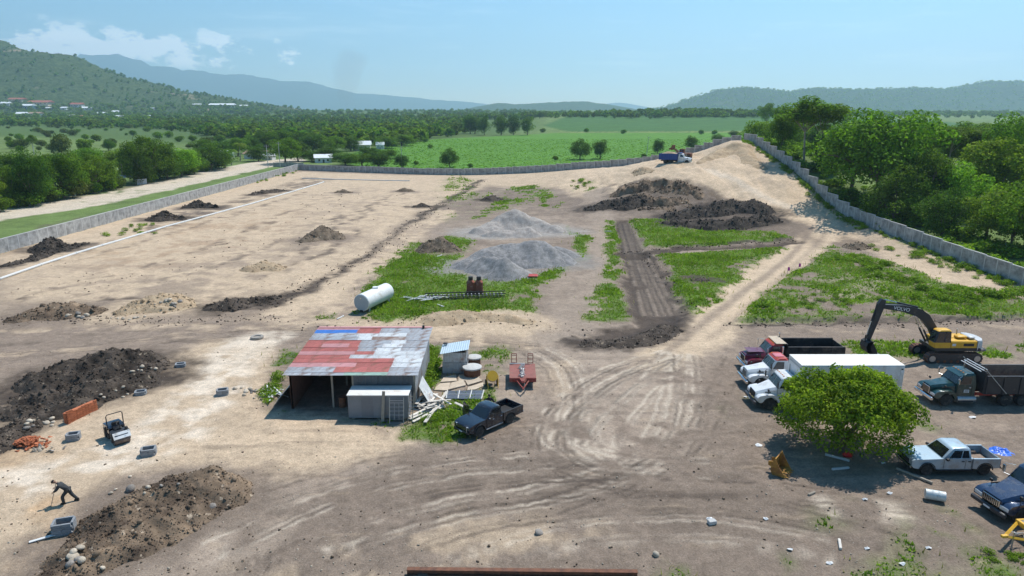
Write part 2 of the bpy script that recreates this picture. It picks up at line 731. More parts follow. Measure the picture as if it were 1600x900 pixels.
class Land:
 """colour and relief of the ground at given points"""

 def __init__(self, X, Y):
  self.X, self.Y = X, Y
  self.dz = np.zeros(X.shape)
  self.grass = np.zeros(X.shape)
  self.C = np.zeros(X.shape + (3,))
  k = np.clip(Y / 60.0, 0.7, 1.5)
  self.WX = X + k * (.75 * fbm(X / 5, Y / 5, 4, 3) + .35 * fbm(X / 0.9, Y / 0.9, 3, 7))
  self.WY = Y + k * (.75 * fbm(X / 5, Y / 5, 4, 4) + .35 * fbm(X / 0.9, Y / 0.9, 3, 8))
  self.n1 = fbm(X / 9, Y / 9, 5, 21)
  self.n2 = fbm(X / 1.6, Y / 1.6, 4, 22)
  self.n3 = fbm(X / .5, Y / .5, 3, 23)
  self.st = fbm(X / 9, Y / 1.0, 4, 24)

 def _near(self, P, pad):
  lo, hi = P.min(0) - pad, P.max(0) + pad
  return np.where((self.X > lo[0]) & (self.X < hi[0]) & (self.Y > lo[1]) & (self.Y < hi[1]))

 def put(self, idx, m, colr, grass=None):
  m = np.clip(m, 0, 1)
  self.C[idx] = self.C[idx] * (1 - m[:, None]) + np.asarray(colr) * m[:, None]
  g = self.grass[idx]
  self.grass[idx] = g * (1 - m) if grass is None else g + (grass - g) * m

 def area(self, px, colr, amt=1.0, edge=1.5, noise=0.0, grass=None, dz=0.0, world=False, sharp=None, seed=0, dzedge=0.35):
  P = np.array(px) if world else wpts(px)
  i = self._near(P, edge + 6)
  if len(i[0]) == 0:
   return
  sd = sd_poly(self.WX[i], self.WY[i], P)
  m = smooth(sd, edge, -edge) * amt
  if noise:
   nn = self.n1[i] * .5 + self.n2[i] * .6 + (fbm(self.X[i] / 3.3, self.Y[i] / 3.3, 4, 60 + seed) if seed else 0)
   m = m * smooth(nn, -noise, -noise + .55) if noise > 0 else m * smooth(nn, -noise - .25, -noise + .35)
  self.put(i, m, colr, grass)
  if dz:
   s2 = sd_poly(self.X[i] + .25 * self.n2[i], self.Y[i] + .25 * self.n3[i], P)
   self.dz[i] += dz * smooth(s2, dzedge, -dzedge)

 def line(self, px, colr, width, amt=1.0, edge=0.6, grass=None, dz=0.0, world=False, warp=True, noise=0.0, curved=True):
  P = np.array(px, float) if world else wpts(px)
  if curved and len(P) > 2:
   P = spline(P)
  i = self._near(P, width + edge + 3)
  if len(i[0]) == 0:
   return
  d = d_line(self.WX[i], self.WY[i], P) if warp else d_line(self.X[i] + .12 * self.n2[i], self.Y[i] + .12 * self.n3[i], P)
  m = smooth(d, width / 2 + edge, max(width / 2 - edge, 0.0)) * amt
  if noise:
   m = m * smooth(self.n1[i] * .4 + self.n2[i] * .7, -noise, -noise + .6)
  self.put(i, m, colr, grass)
  if dz:
   self.dz[i] += dz * smooth(d, width / 2 + edge, max(width / 2 - edge, 0))

 def tracks(self, px, colr, gauge=1.8, width=.24, amt=.5, world=False, dz=-.012):
  P = spline(px if world else wpts(px), 10)
  for s in (-.5, .5):
   Q = offset_line(P, s * gauge)
   self.line(Q, colr, width, amt, .14, world=True, warp=False, dz=dz, curved=False, noise=.45)

def paint(L):
 X, Y = L.X, L.Y
 mix = smooth(L.n1 * .7 + L.n2 * .35, -.55, .75)
 L.C[:] = SOIL + (SOILL - SOIL) * mix[..., None]
 L.C *= (1 + .10 * L.n3 + .08 * L.st)[..., None]
 allv = np.where(X > -1e9)
 # --- the site: what is worn bare
 L.area([(0, 385), (330, 292), (470, 268), (640, 274), (800, 268), (1000, 252), (930, 290), (760, 290), (690, 318), (630, 350),
   (580, 395), (540, 440), (470, 485), (400, 500), (200, 500), (0, 502)], SAND, .95, 3)
 L.area([(870, 290), (1000, 250), (1150, 213), (1215, 235), (1340, 335), (1290, 352), (1235, 345), (1120, 305), (1000, 290), (920, 312)],
     SAND * 1.08, 1, 2)
 L.area([(1270, 345), (1330, 335), (1450, 395), (1600, 445), (1600, 470), (1560, 468), (1500, 452), (1400, 420), (1370, 395), (1300, 380)],
     SAND * 1.0, .85, 2)
 L.area([(-60, 650), (120, 600), (240, 570), (330, 527), (430, 530), (425, 590), (400, 640), (440, 648), (560, 660), (640, 690), (600, 730),
   (400, 745), (330, 725), (200, 740), (110, 790), (80, 860), (50, 930), (-60, 930)], SAND * .97, .95, 1.2)
 L.area([(-40, 690), (60, 690), (240, 700), (160, 790), (60, 800), (-40, 850)], ORANGE, .45, 1.5, noise=.3)
 L.area([(-20, 800), (90, 780), (70, 900), (-20, 900)], ORANGE, .5, 1.5, noise=.3)
 # plain left: streaks, damp spots
 L.area([(0, 440), (200, 365), (480, 275), (520, 280), (380, 322), (240, 362), (70, 415)], SOILD * 1.35, .75, 1.6, noise=-.02)
 L.area([(240, 330), (330, 322), (320, 345), (230, 365)], SOILD * 1.5, .8, 2, noise=.2)
 L.area([(300, 350), (520, 290), (700, 300), (600, 350), (420, 430), (200, 460), (60, 455)], SOIL * 1.2, .45, 5, noise=-.05)
 L.area([(0, 430), (300, 380), (560, 330), (560, 400), (300, 470), (0, 500)], SOIL * 1.1, .35, 5, noise=-.12, seed=7)
 L.area([(0, 470), (420, 470), (470, 500), (0, 505)], SOIL, .8, 2, noise=0)
 L.area([(100, 400), (300, 340), (480, 320), (420, 380), (200, 430)], ORANGE * 1.1, .30, 6, noise=-.05)
 L.area([(80, 450), (420, 425), (480, 460), (300, 490), (60, 480)], SOIL, .35, 3, noise=-.02)
 L.line([(752, 282), (700, 312), (652, 345), (610, 378), (560, 408), (490, 445), (430, 475)], SOILD * .85, 2.6, 1.0, 1.0, noise=.7)
 L.line([(700, 330), (655, 358), (610, 395), (560, 430), (500, 465), (440, 497)], SAND * 1.05, 5.0, .9, 1.4, noise=.9)
 L.line([(735, 285), (640, 335), (560, 395), (480, 440)], SOIL, 7, .25, 3, noise=.1)
 L.area([(660, 330), (720, 335), (745, 345), (700, 375), (620, 395), (590, 425), (560, 470), (470, 508), (430, 505), (530, 450), (590, 400)],
     SOIL * 1.05, .5, 1.6, noise=.1)
 L.area([(470, 470), (560, 420), (600, 400), (620, 405), (560, 460), (540, 500), (420, 510)], SAND, .75, 2, noise=.2)
 for pts, w_, a_ in (([(60, 455), (200, 425), (330, 385), (430, 345)], 1.6, .45), ([(420, 430), (500, 400), (560, 360)], 1.8, .5), ([(130, 470), (300, 465), (420, 480)], 1.8, .6),
      ([(540, 300), (470, 325), (380, 360)], 1.6, .4), ([(640, 295), (560, 330), (520, 345)], 2.2, .45), ([(0, 470), (90, 455), (160, 462)], 2.0, .5), ([(100, 415), (240, 372), (380, 332)], 1.4, .4),
      ([(250, 440), (350, 412), (440, 375)], 1.2, .4), ([(480, 300), (420, 318), (330, 345)], 1.3, .4), ([(600, 320), (520, 360), (450, 400)], 1.4, .45)):
  L.line(pts, SOILD * 1.1, w_, a_ * 1.5, .8, noise=.3)
 # haul road that crosses in front of the plots
 L.area([(-60, 497), (200, 503), (430, 500), (560, 508), (480, 545), (330, 528), (240, 560), (60, 620), (-60, 640)], SOIL * 1.15, .85, 1.6)
 for yy in (508, 520, 535):
  L.line([(-50, yy + 6), (200, yy), (480, yy - 2)], SOILD * 1.1, 1.0, .5, .5, noise=.12)
 L.line([(-50, 516), (240, 512), (520, 512)], SAND, 2.2, .6, .8, noise=.2)
 L.line([(-50, 560), (120, 545), (330, 520)], SAND, 1.6, .5, .6, noise=.15)
 L.area([(420, 505), (560, 495), (660, 482), (720, 484), (850, 502), (905, 528), (840, 548), (670, 532), (520, 512)], SAND, .92, 1.2)
 L.area([(640, 525), (760, 520), (880, 535), (850, 560), (720, 545)], SOIL, .7, 1.4, noise=.1)
 L.area([(860, 515), (905, 517), (898, 532), (865, 532)], GREYD, .7, .9)
 # whitish road on the lower left
 L.line([(420, 528), (380, 545), (335, 600), (265, 665), (190, 710), (70, 745), (-60, 775)], PALE, 4.6, .95, 1.0, noise=.6)
 L.line([(400, 545), (350, 610), (290, 675), (215, 720)], PALE * 1.06, 2.6, .8, .9, noise=.25)
 L.area([(350, 545), (420, 540), (420, 575), (370, 590)], SAND * .9, .5, 1, noise=.2)
 L.area([(420, 655), (640, 665), (660, 700), (500, 720), (400, 700)], SAND * 1.12, .6, 1.4, noise=.2)
 # wide yard in front
 L.area([(300, 900), (420, 800), (560, 735), (700, 700), (840, 690), (1000, 735), (1300, 750), (1640, 820), (1640, 940), (260, 940)], SOIL * .93, .75, 2)
 L.area([(230, 930), (400, 790), (560, 730), (640, 735), (520, 800), (400, 900)], SOILL, .8, 1.4, noise=.3)
 L.area([(380, 930), (560, 810), (800, 790), (1000, 840), (1000, 930)], SAND * .88, .75, 2.2, noise=.05)
 L.area([(600, 755), (900, 760), (1150, 775), (1100, 840), (850, 815), (650, 800)], SOIL * .78, .55, 2, noise=-.05)
 L.area([(1000, 770), (1300, 780), (1330, 860), (1000, 900)], SOIL * .72, .45, 2, noise=-.02)
 L.area([(835, 560), (900, 545), (1060, 540), (1100, 600), (1090, 690), (1040, 740), (900, 720), (845, 680)], SOILL * 1.05, .85, 1.6, noise=.5)
 L.area([(860, 565), (890, 560), (895, 610), (870, 625)], SAND, .6, 1)
 L.area([(1040, 640), (1200, 600), (1200, 740), (1060, 745)], SOIL * .82, .5, 2.2, noise=.1)
 # lanes
 L.line([(932, 300), (938, 360), (928, 420), (905, 480), (882, 530)], SOILL * .95, 6.5, .9, 1.2)
 L.line([(912, 345), (915, 400), (890, 470)], SOIL * .9, 3.0, .5, 1, noise=.2)
 L.area([(1278, 345), (1318, 372), (1262, 405), (1160, 495), (1150, 530), (1080, 552), (1000, 560), (1040, 525), (1075, 492), (1195, 405), (1252, 368)],
     SAND * 1.06, .95, .9)
 L.area([(1000, 545), (1150, 510), (1150, 530), (1100, 555), (1060, 580), (990, 575)], SAND * 1.02, .8, 1.2, noise=.4)
 L.line([(1268, 352), (1235, 400), (1150, 465), (1080, 520), (1030, 560)], SOIL, 1.1, .65, .5, warp=False)
 L.line([(1290, 362), (1255, 402), (1180, 470), (1110, 530)], SOIL * 1.1, .9, .4, .5, warp=False)
 L.area([(1215, 345), (1270, 350), (1290, 395), (1255, 372), (1180, 360)], SOIL * .85, .7, 1.5)
 L.area([(1290, 380), (1320, 370), (1370, 378), (1340, 390)], SOILD * 1.3, .7, 1.2)
 # haul ramp on the hill
 L.area([(922, 325), (950, 292), (1000, 280), (1070, 280), (1130, 306), (1225, 328), (1240, 350), (1180, 362), (1100, 358), (1040, 350), (990, 335)], SOILD * 1.1, .9, 2, noise=.45)
 L.area([(960, 300), (1060, 284), (1120, 305), (1080, 325), (1000, 325)], ORANGE * .6, .6, 2, noise=.1)
 L.line([(1090, 258), (1150, 285), (1215, 318), (1285, 350)], SAND * 1.14, 6.5, .9, 1.5)
 L.line([(1105, 262), (1165, 290), (1230, 322)], PALE * 1.0, 2.0, .6, 1)
 L.area([(1010, 245), (1090, 240), (1110, 262), (1030, 266)], ORANGE * 1.15, .55, 2, noise=.2)
 L.area([(930, 288), (1010, 282), (1060, 300), (1020, 325), (960, 322), (920, 318)], SOIL * .8, .7, 2, noise=.1)
 L.area([(1140, 232), (1175, 240), (1230, 290), (1180, 280)], SOILL, .6, 3, noise=-.02)
 # --- turf inside the walls
 g = dict(grass=1.0)
 L.area([(560, 470), (600, 425), (640, 390), (700, 368), (738, 372), (722, 396), (700, 412), (740, 436), (830, 432), (905, 402), (900, 372),
   (880, 352), (918, 372), (916, 404), (868, 428), (826, 448), (848, 466), (826, 492), (760, 488), (690, 492), (640, 498), (585, 505)],
     GRASS * 1.1, .97, .9, noise=1.0, **g)
 L.area([(580, 428), (640, 380), (690, 372), (660, 398), (612, 425)], GRASS, .8, 1, noise=.25, **g)
 L.area([(735, 345), (770, 315), (800, 292), (840, 288), (890, 318), (862, 326), (820, 318), (770, 332)], GRASS * 1.15, .85, 1.8, noise=.3, **g)
 L.area([(895, 283), (925, 280), (932, 305), (905, 305)], GRASS, .75, 1.6, noise=.1, **g)
 L.area([(690, 262), (780, 300), (740, 330), (690, 350)], GRASS, .35, 3, noise=-.05, **g)
 L.area([(944, 345), (958, 347), (968, 395), (966, 440), (990, 492), (975, 502), (914, 502), (932, 460), (950, 400)], GRASS, .95, .8, noise=.6, **g)
 L.area([(470, 500), (540, 485), (600, 494), (560, 508)], GRASSD, .6, 1, noise=.1, **g)
 L.area([(988, 344), (1036, 344), (1105, 364), (1215, 362), (1238, 374), (1100, 384), (1012, 387), (1000, 365)], GRASS * 1.1, .97, .7, noise=.8, dz=.3, **g)
 L.area([(1030, 401), (1228, 388), (1198, 404), (1088, 488), (1072, 478)], GRASS * 1.12, .95, .7, noise=.62, dz=.3, **g)
 L.area([(1146, 503), (1230, 436), (1290, 398), (1340, 400), (1390, 412), (1490, 448), (1560, 468), (1680, 460), (1680, 490), (1520, 500), (1300, 503)],
     GRASS, .92, 1.0, noise=.55, dz=.45, **g)
 L.area([(1180, 490), (1260, 440), (1360, 430), (1420, 470), (1340, 498)], SOILL * 1.1, .55, 1.4, noise=-.12, seed=3)
 L.area([(1380, 400), (1500, 430), (1600, 448), (1600, 462), (1480, 452)], SAND * 1.02, .65, 1.3, noise=.0, seed=4)
 L.area([(1255, 400), (1300, 385), (1330, 392), (1270, 412)], GRASS, .7, 1, noise=.2, **g)
 # wet cut with ruts
 L.area([(960, 346), (986, 341), (1006, 386), (1024, 412), (1070, 492), (1036, 532), (912, 542), (905, 522), (992, 508), (980, 450), (972, 400)],
     SOILD * 1.0, .97, .6, dz=-.28)
 for k, (a, b) in enumerate(((.10, .9), (.27, .6), (.42, 1.0), (.58, .7), (.74, .9), (.9, .8))):
  pts = [(963 + a * 22, 347), (974 + a * 34, 395), (984 + a * 50, 440), (996 + a * 68, 490)]
  L.line(pts, DARK * 1.3, .6, b * .95, .3, dz=-.15, noise=.9, warp=False)
  L.line([(x + 4, y) for x, y in pts], SOILL * .95, .5, b * .75, .3, dz=.10, noise=.8, warp=False)
 L.line([(908, 532), (960, 534), (1010, 524), (1046, 508), (1066, 492)], DARK * 1.25, 3.0, .9, .8, dz=.1)
 L.line([(970, 399), (1060, 390), (1150, 386), (1245, 378)], SOILD * .85, 2.6, .95, .7, dz=-.35)
 L.line([(972, 394), (1060, 387), (1240, 374)], DARK, .9, .8, .5, noise=.5)
 L.line([(1010, 392), (1030, 420), (1075, 488)], DARK * 1.2, 1.2, .85, .6, noise=.5)
 # cut bank in front of the rough field
 L.line([(1146, 506), (1300, 507), (1500, 503), (1680, 494)], DARK * 1.3, .55, .9, .35)
 L.area([(1150, 511), (1680, 503), (1680, 540), (1160, 548)], SOIL * 1.12, .8, .8)
 L.line([(1160, 520), (1400, 516), (1640, 512)], SAND * .85, 1.3, .6, .7, noise=.2)
 L.area([(1320, 538), (1450, 532), (1445, 560), (1330, 562)], GRASS * 1.05, .85, .9, noise=.3, **g)
 L.area([(1535, 540), (1640, 530), (1640, 566), (1530, 562)], GRASS, .75, 1, noise=.05, **g)
 # turf about the sheds
 L.area([(402, 622), (420, 585), (442, 548), (470, 543), (455, 590), (440, 645), (415, 645)], GRASSD * 1.15, .85, .6, noise=.35, **g)
 L.area([(622, 690), (640, 655), (690, 628), (745, 610), (752, 650), (722, 662), (738, 684), (680, 694)], GRASS, .9, .6, noise=.5, **g)
 L.area([(660, 548), (690, 538), (696, 600), (655, 605)], GRASSD * 1.2, .9, .6, noise=.5, **g)
 L.area([(735, 540), (800, 543), (810, 552), (790, 580), (735, 582)], GRASS * .9, .75, .8, noise=.05, **g)
 L.area([(755, 600), (775, 592), (765, 640), (745, 640)], GRASS, .8, .5, noise=.2, **g)
 L.area([(530, 655), (640, 655), (640, 668), (540, 668)], GRASSD, .6, .5, noise=.1, **g)
 # sparse turf in the yard
 for P, a in (([(1000, 884), (1080, 880), (1110, 930), (1000, 930)], .8), ([(1190, 888), (1240, 880), (1240, 930), (1180, 930)], .8),
     ([(1530, 868), (1640, 845), (1640, 930), (1500, 930)], .95), ([(1350, 880), (1470, 880), (1470, 930), (1350, 930)], .7),
     ([(1420, 790), (1530, 790), (1530, 880), (1400, 870)], .5), ([(1130, 620), (1200, 610), (1210, 650), (1140, 655)], .5),
     ([(1430, 640), (1480, 650), (1480, 680), (1430, 670)], .5), ([(1270, 790), (1330, 780), (1330, 830), (1270, 830)], .35)):
  L.area(P, GRASS * .9, a, 1.0, noise=-.02 if a < .75 else .15, **g)
 L.area([(1375, 785), (1430, 790), (1440, 812), (1385, 820)], PALE, .7, .6, noise=.4)
 L.area([(1270, 770), (1300, 775), (1325, 800), (1300, 806)], PALE, .7, .5, noise=.4)
 i = np.where((Y < 62) & (Y > 25))
 fur = fbm(X[i] / 7, Y[i] / .55, 4, 91) + .5 * L.n1[i]
 L.put(i, smooth(fur, .35, 1.0) * .32, SOILD * 1.2, None)
 fur = fbm(X[i] / 5, Y[i] / .4, 4, 95) + .5 * L.n2[i]
 L.put(i, smooth(fur, .5, 1.1) * .28, SAND * .95, None)
 # wheel marks
 Lt, Dk = PALE * .82, SOILD * 1.0
 for pts, c, a in (([(1050, 550), (960, 578), (895, 615), (862, 655), (872, 692), (930, 718), (1010, 728), (1110, 735)], Lt, .55),
       ([(1046, 552), (990, 590), (935, 635), (905, 672), (925, 705), (990, 728)], Lt, .5),
       ([(1052, 552), (1010, 602), (960, 655), (938, 695), (980, 725)], Lt, .5),
       ([(1060, 552), (1050, 622), (1020, 690), (960, 735), (850, 768), (700, 795), (480, 850)], Lt, .45),
       ([(1068, 555), (1076, 640), (1050, 710), (980, 748), (860, 790)], Dk, .45),
       ([(1064, 553), (1064, 630), (1035, 700), (970, 740)], Lt, .45),
       ([(840, 545), (882, 572), (897, 612), (890, 655), (880, 690)], Lt, .45),
       ([(830, 550), (870, 580), (880, 630), (862, 680), (880, 730), (980, 760)], Dk, .4),
       ([(1040, 556), (950, 590), (880, 640), (850, 690), (880, 725), (960, 745)], Dk, .45),
       ([(1042, 556), (975, 600), (920, 650), (890, 690)], Dk, .4),
       ([(360, 880), (560, 790), (780, 748), (1000, 738), (1220, 745)], Dk, .45),
       ([(420, 905), (620, 808), (850, 766), (1100, 762), (1320, 785)], Dk, .45),
       ([(330, 860), (520, 780), (700, 735), (860, 720)], Lt, .4),
       ([(560, 880), (760, 815), (1000, 790), (1200, 800), (1400, 850)], Dk, .4),
       ([(640, 760), (820, 740), (1000, 755), (1200, 765), (1420, 790)], Dk, .35),
       ([(700, 900), (900, 840), (1100, 830), (1300, 860)], Lt, .3),
       ([(420, 780), (560, 735), (700, 712), (820, 690)], Dk, .35),
       ([(1150, 560), (1120, 620), (1080, 690), (1000, 740)], Dk, .35),
       ([(0, 560), (180, 540), (420, 520), (640, 530), (840, 545)], Dk, .4)):
  for o_, k_ in ((0, 1.5), (.55, .8)):
   L.tracks(offset_line(spline(wpts(pts), 10), o_)[::10], c, amt=a * k_, world=True)
 # --- beyond the walls
 out = (X < XL) | (X > XR) | (Y > back_y(np.clip(X, XL, XR)))
 m = out.astype(float)
 mead = MEADOW * (1 + .25 * L.n1 + .12 * L.n2)[..., None]
 L.C = L.C * (1 - m[..., None]) + mead * m[..., None]
 L.grass = L.grass * (1 - m) + m
 # woodland floor on the plain, darker than the open meadow
 L.area([(-83, 330), (-150, 420), (-420, 620), (-1200, 700), (-2600, 1500), (-2600, 3000), (0, 3000), (40, 900), (-10, 640), (-75, 470), (-88, 380)],
     np.array((.075, .125, .035)), .85, 25, world=True, grass=1.0)
 L.area([(-400, 345), (0, 327), (150, 304), (280, 277), (345, 262), (400, 253), (470, 246), (480, 253), (440, 257), (395, 267), (300, 289), (150, 322),
   (0, 345), (-400, 420)], PALE * .86, .95, .8, noise=.9)
 L.area([(60, 352), (180, 328), (330, 298), (420, 275), (425, 281), (260, 320), (60, 366)], SOILD * 1.3, .7, 1.2, noise=.05)
 L.area([(100, 308), (200, 292), (260, 280), (200, 290), (110, 312)], SOIL, .7, 1.5)
 L.line([(330, 262), (300, 270), (250, 282), (180, 297)], SOIL, 3, .6, 1.5)
 # verges of bare earth along the foot of the side wall
 L.line([(-82, 110), (-82, 260)], SAND, 2.4, .8, .8, world=True, noise=.4)
 L.line([(66, 90), (66, 130)], GRASS, 1.2, .7, .6, world=True, grass=1.0, noise=.3)
 L.line([(66, 130), (66.5, 200)], GRASS, 2.0, .85, .8, world=True, grass=1.0, noise=.4)
 # crops on the far slope
 L.C[:] = np.clip(L.C, .008, .75)

FIELD1 = [(-32, 256), (-60, 275), (-85, 330), (-88, 420), (-60, 560), (40, 690), (330, 690), (300, 420), (130, 262), (50, 232)]
FIELD2 = [(60, 720), (40, 900), (110, 1280), (480, 1330), (700, 1200), (560, 720)]

def far_paint(L):
 L.area(FIELD1, np.array((.095, .215, .028)), .97, 3, world=True, grass=0.4)
 L.area(FIELD2, np.array((.060, .135, .034)), .97, 6, world=True, grass=0.4)
 L.area([(40, 690), (330, 690), (560, 700), (560, 735), (60, 728)], np.array((.22, .25, .07)), .7, 6, world=True, noise=.2, grass=0.4)
 # rows
 X, Y = L.X, L.Y
 i = np.where((sd_poly(X, Y, np.array(FIELD1)) < 0))
 rows = np.sin((X[i] * .93 - Y[i] * .37) * 2 * math.pi / 7.0)
 L.C[i] *= (1 + .08 * rows + .08 * L.n1[i])[:, None]
 i = np.where((sd_poly(X, Y, np.array(FIELD2)) < 0))
 rows = np.sin((X[i] * .5 + Y[i] * .87) * 2 * math.pi / 34.0)
 L.C[i] *= (1 + .10 * rows + .08 * L.n1[i])[:, None]

def micro(L):
 X, Y = L.X, L.Y
 near = smooth(Y, 300, 120)
 m = (.075 * fbm(X / 2.6, Y / 2.6, 4, 41) + .030 * fbm(X / .55, Y / .55, 3, 42)) * near
 rough = smooth(Y, 250, 90) * .06 * np.clip(fbm(X / 1.1, Y / .9, 3, 44) - .1, 0, 1)
 hill = smooth(H(X, Y), 1.5, 4) * smooth(Y, 230, 200) * smooth(X, 66, 62)
 return m + rough + hill * (.45 * (1 - np.abs(fbm(X / 2.5, Y / 7, 4, 46))) - .3 + .35 * fbm(X / 9, Y / 9, 3, 47))

def ground_z(x, y):
 """height of the finished ground at points"""
 x = np.atleast_1d(np.asarray(x, float))
 y = np.atleast_1d(np.asarray(y, float))
 L = Land(x, y)
 RELIEF(L)
 return H(x, y) + L.dz + micro(L)

def ground_material():
 m = bpy.data.materials.new("bare_earth_and_turf")
 m.use_nodes = True
 nt = m.node_tree
 bs = nt.nodes["Principled BSDF"]
 N = nt.nodes.new
 L = nt.links.new
 at_ = N("ShaderNodeAttribute")
 at_.attribute_name = "Col"
 ge = N("ShaderNodeNewGeometry")
 # fine grain, two sizes, never regular
 val = None
 for sc, lo, hi, det in ((9.0, .66, 1.34, 8), (1.7, .80, 1.20, 5), (.33, .86, 1.14, 4)):
  n = N("ShaderNodeTexNoise")
  n.inputs["Scale"].default_value = sc
  n.inputs["Detail"].default_value = det
  n.inputs["Roughness"].default_value = .68
  L(ge.outputs["Position"], n.inputs["Vector"])
  mr = N("ShaderNodeMapRange")
  mr.inputs["From Min"].default_value = .28
  mr.inputs["From Max"].default_value = .72
  mr.inputs["To Min"].default_value = lo
  mr.inputs["To Max"].default_value = hi
  L(n.outputs["Fac"], mr.inputs["Value"])
  if val is None:
   val = mr.outputs[0]
   grain = n.outputs["Fac"]
  else:
   mm = N("ShaderNodeMath")
   mm.operation = 'MULTIPLY'
   L(val, mm.inputs[0])
   L(mr.outputs[0], mm.inputs[1])
   val = mm.outputs[0]
 vm = N("ShaderNodeVectorMath")
 vm.operation = 'SCALE'
 L(at_.outputs["Color"], vm.inputs[0])
 L(val, vm.inputs["Scale"])
 # little stones, pale
 vo = N("ShaderNodeTexVoronoi")
 vo.inputs["Scale"].default_value = 3.2
 L(ge.outputs["Position"], vo.inputs["Vector"])
 ms = N("ShaderNodeMapRange")
 ms.inputs["From Min"].default_value = .13
 ms.inputs["From Max"].default_value = .06
 L(vo.outputs["Distance"], ms.inputs["Value"])
 cs = N("ShaderNodeSeparateColor")
 L(vo.outputs["Color"], cs.inputs[0])
 gt = N("ShaderNodeMath")
 gt.operation = 'GREATER_THAN'
 L(cs.outputs[0], gt.inputs[0])
 gt.inputs[1].default_value = .80
 mul = N("ShaderNodeMath")
 mul.operation = 'MULTIPLY'
 L(ms.outputs[0], mul.inputs[0])
 L(gt.outputs[0], mul.inputs[1])
 gr = N("ShaderNodeAttribute")
 gr.attribute_name = "turf"
 inv = N("ShaderNodeMath")
 inv.operation = 'SUBTRACT'
 inv.inputs[0].default_value = 1.0
 L(gr.outputs["Fac"], inv.inputs[1])
 mul2 = N("ShaderNodeMath")
 mul2.operation = 'MULTIPLY'
 L(mul.outputs[0], mul2.inputs[0])
 L(inv.outputs[0], mul2.inputs[1])
 mul3 = N("ShaderNodeMath")
 mul3.operation = 'MULTIPLY'
 L(mul2.outputs[0], mul3.inputs[0])
 mul3.inputs[1].default_value = .6
 mx = N("ShaderNodeMix")
 mx.data_type = 'RGBA'
 L(mul3.outputs[0], mx.inputs["Factor"])
 L(vm.outputs[0], mx.inputs["A"])
 mx.inputs["B"].default_value = (.52, .46, .38, 1)
 L(mx.outputs["Result"], bs.inputs["Base Color"])
 bs.inputs["Roughness"].default_value = .95
 bs.inputs["Specular IOR Level"].default_value = .12
 bp = N("ShaderNodeBump")
 bp.inputs["Strength"].default_value = .55
 bp.inputs["Distance"].default_value = .10
 L(grain, bp.inputs["Height"])
 L(bp.outputs[0], bs.inputs["Normal"])
 return m

def RELIEF(L):
 """only the shaped part of paint(): raised turf, cuts and ruts"""
 L.area([(988, 344), (1036, 344), (1105, 364), (1215, 362), (1238, 374), (1100, 384), (1012, 387), (1000, 365)], GRASS, .97, .7, dz=.3)
 L.area([(1030, 401), (1228, 388), (1198, 404), (1088, 488), (1072, 478)], GRASS, .95, .7, dz=.3)
 L.area([(1146, 503), (1230, 436), (1290, 398), (1340, 400), (1390, 412), (1490, 448), (1560, 468), (1680, 460), (1680, 490), (1520, 500), (1300, 503)],
     GRASS, .92, 1.0, dz=.45)
 L.area([(960, 346), (986, 341), (1006, 386), (1024, 412), (1070, 492), (1036, 532), (912, 542), (905, 522), (992, 508), (980, 450), (972, 400)],
     SOIL, .95, .7, dz=-.28)

def build_ground():
 ys = [-400, -150, -60, -20, 0, 10, 16, 21]
 y = 25.0
 while y < 16000:
  ys.append(y)
  if y < 32:
   s = .5
  elif y < 56:
   s = .165
  elif y < 110:
   s = .165 + (y - 56) * .0058
  elif y < 225:
   s = .45 + (y - 110) * .0055
  elif y < 290:
   s = 1.5
  else:
   s = (y - 290) * .028 + 2.0
  y += s
 ys = np.array(ys)
 nu = 640
 u = np.linspace(-1, 1, nu)
 u = .5 * u + .5 * u ** 3
 wd = np.where(ys < 0, 70, 62 + .86 * np.clip(ys, 0, None))
 wd[:3] = 600
 X = u[None, :] * wd[:, None]
 Y = np.repeat(ys[:, None], nu, 1)
 L = Land(X, Y)
 paint(L)
 far_paint(L)
 Z = H(X, Y) + L.dz + micro(L)
 # ragged crests on the near ground stay below the kerb of things standing on it
 V = np.stack([X, Y, Z], -1).reshape(-1, 3)
 nr = len(ys)
 a = (np.arange(nr - 1)[:, None] * nu + np.arange(nu - 1)[None, :]).ravel()
 F = np.stack([a, a + 1, a + nu + 1, a + nu], 1)
 me = np_mesh("ground", V, F, ground_material(), True)
 o = link_mesh("ground", me)
 o["kind"] = "structure"
 o["label"] = "bare tan and grey brown earth of the works yard with turf patches"
 L.mesh = me
 return L

def colour_ground(L):
 """hands the finished colours to the ground's mesh"""
 me = L.mesh
 n = L.X.size
 ca = me.color_attributes.new("Col", 'FLOAT_COLOR', 'POINT')
 cc = np.ones((n, 4), np.float32)
 cc[:, :3] = np.clip(L.C, .008, .75).reshape(-1, 3)
 ca.data.foreach_set("color", cc.ravel())
 ga = me.attributes.new("turf", 'FLOAT', 'POINT')
 ga.data.foreach_set("value", L.grass.ravel().astype(np.float32))

LAND = build_ground()
print("ground done")
# ------------------------------------------------------------------ hills and mountains

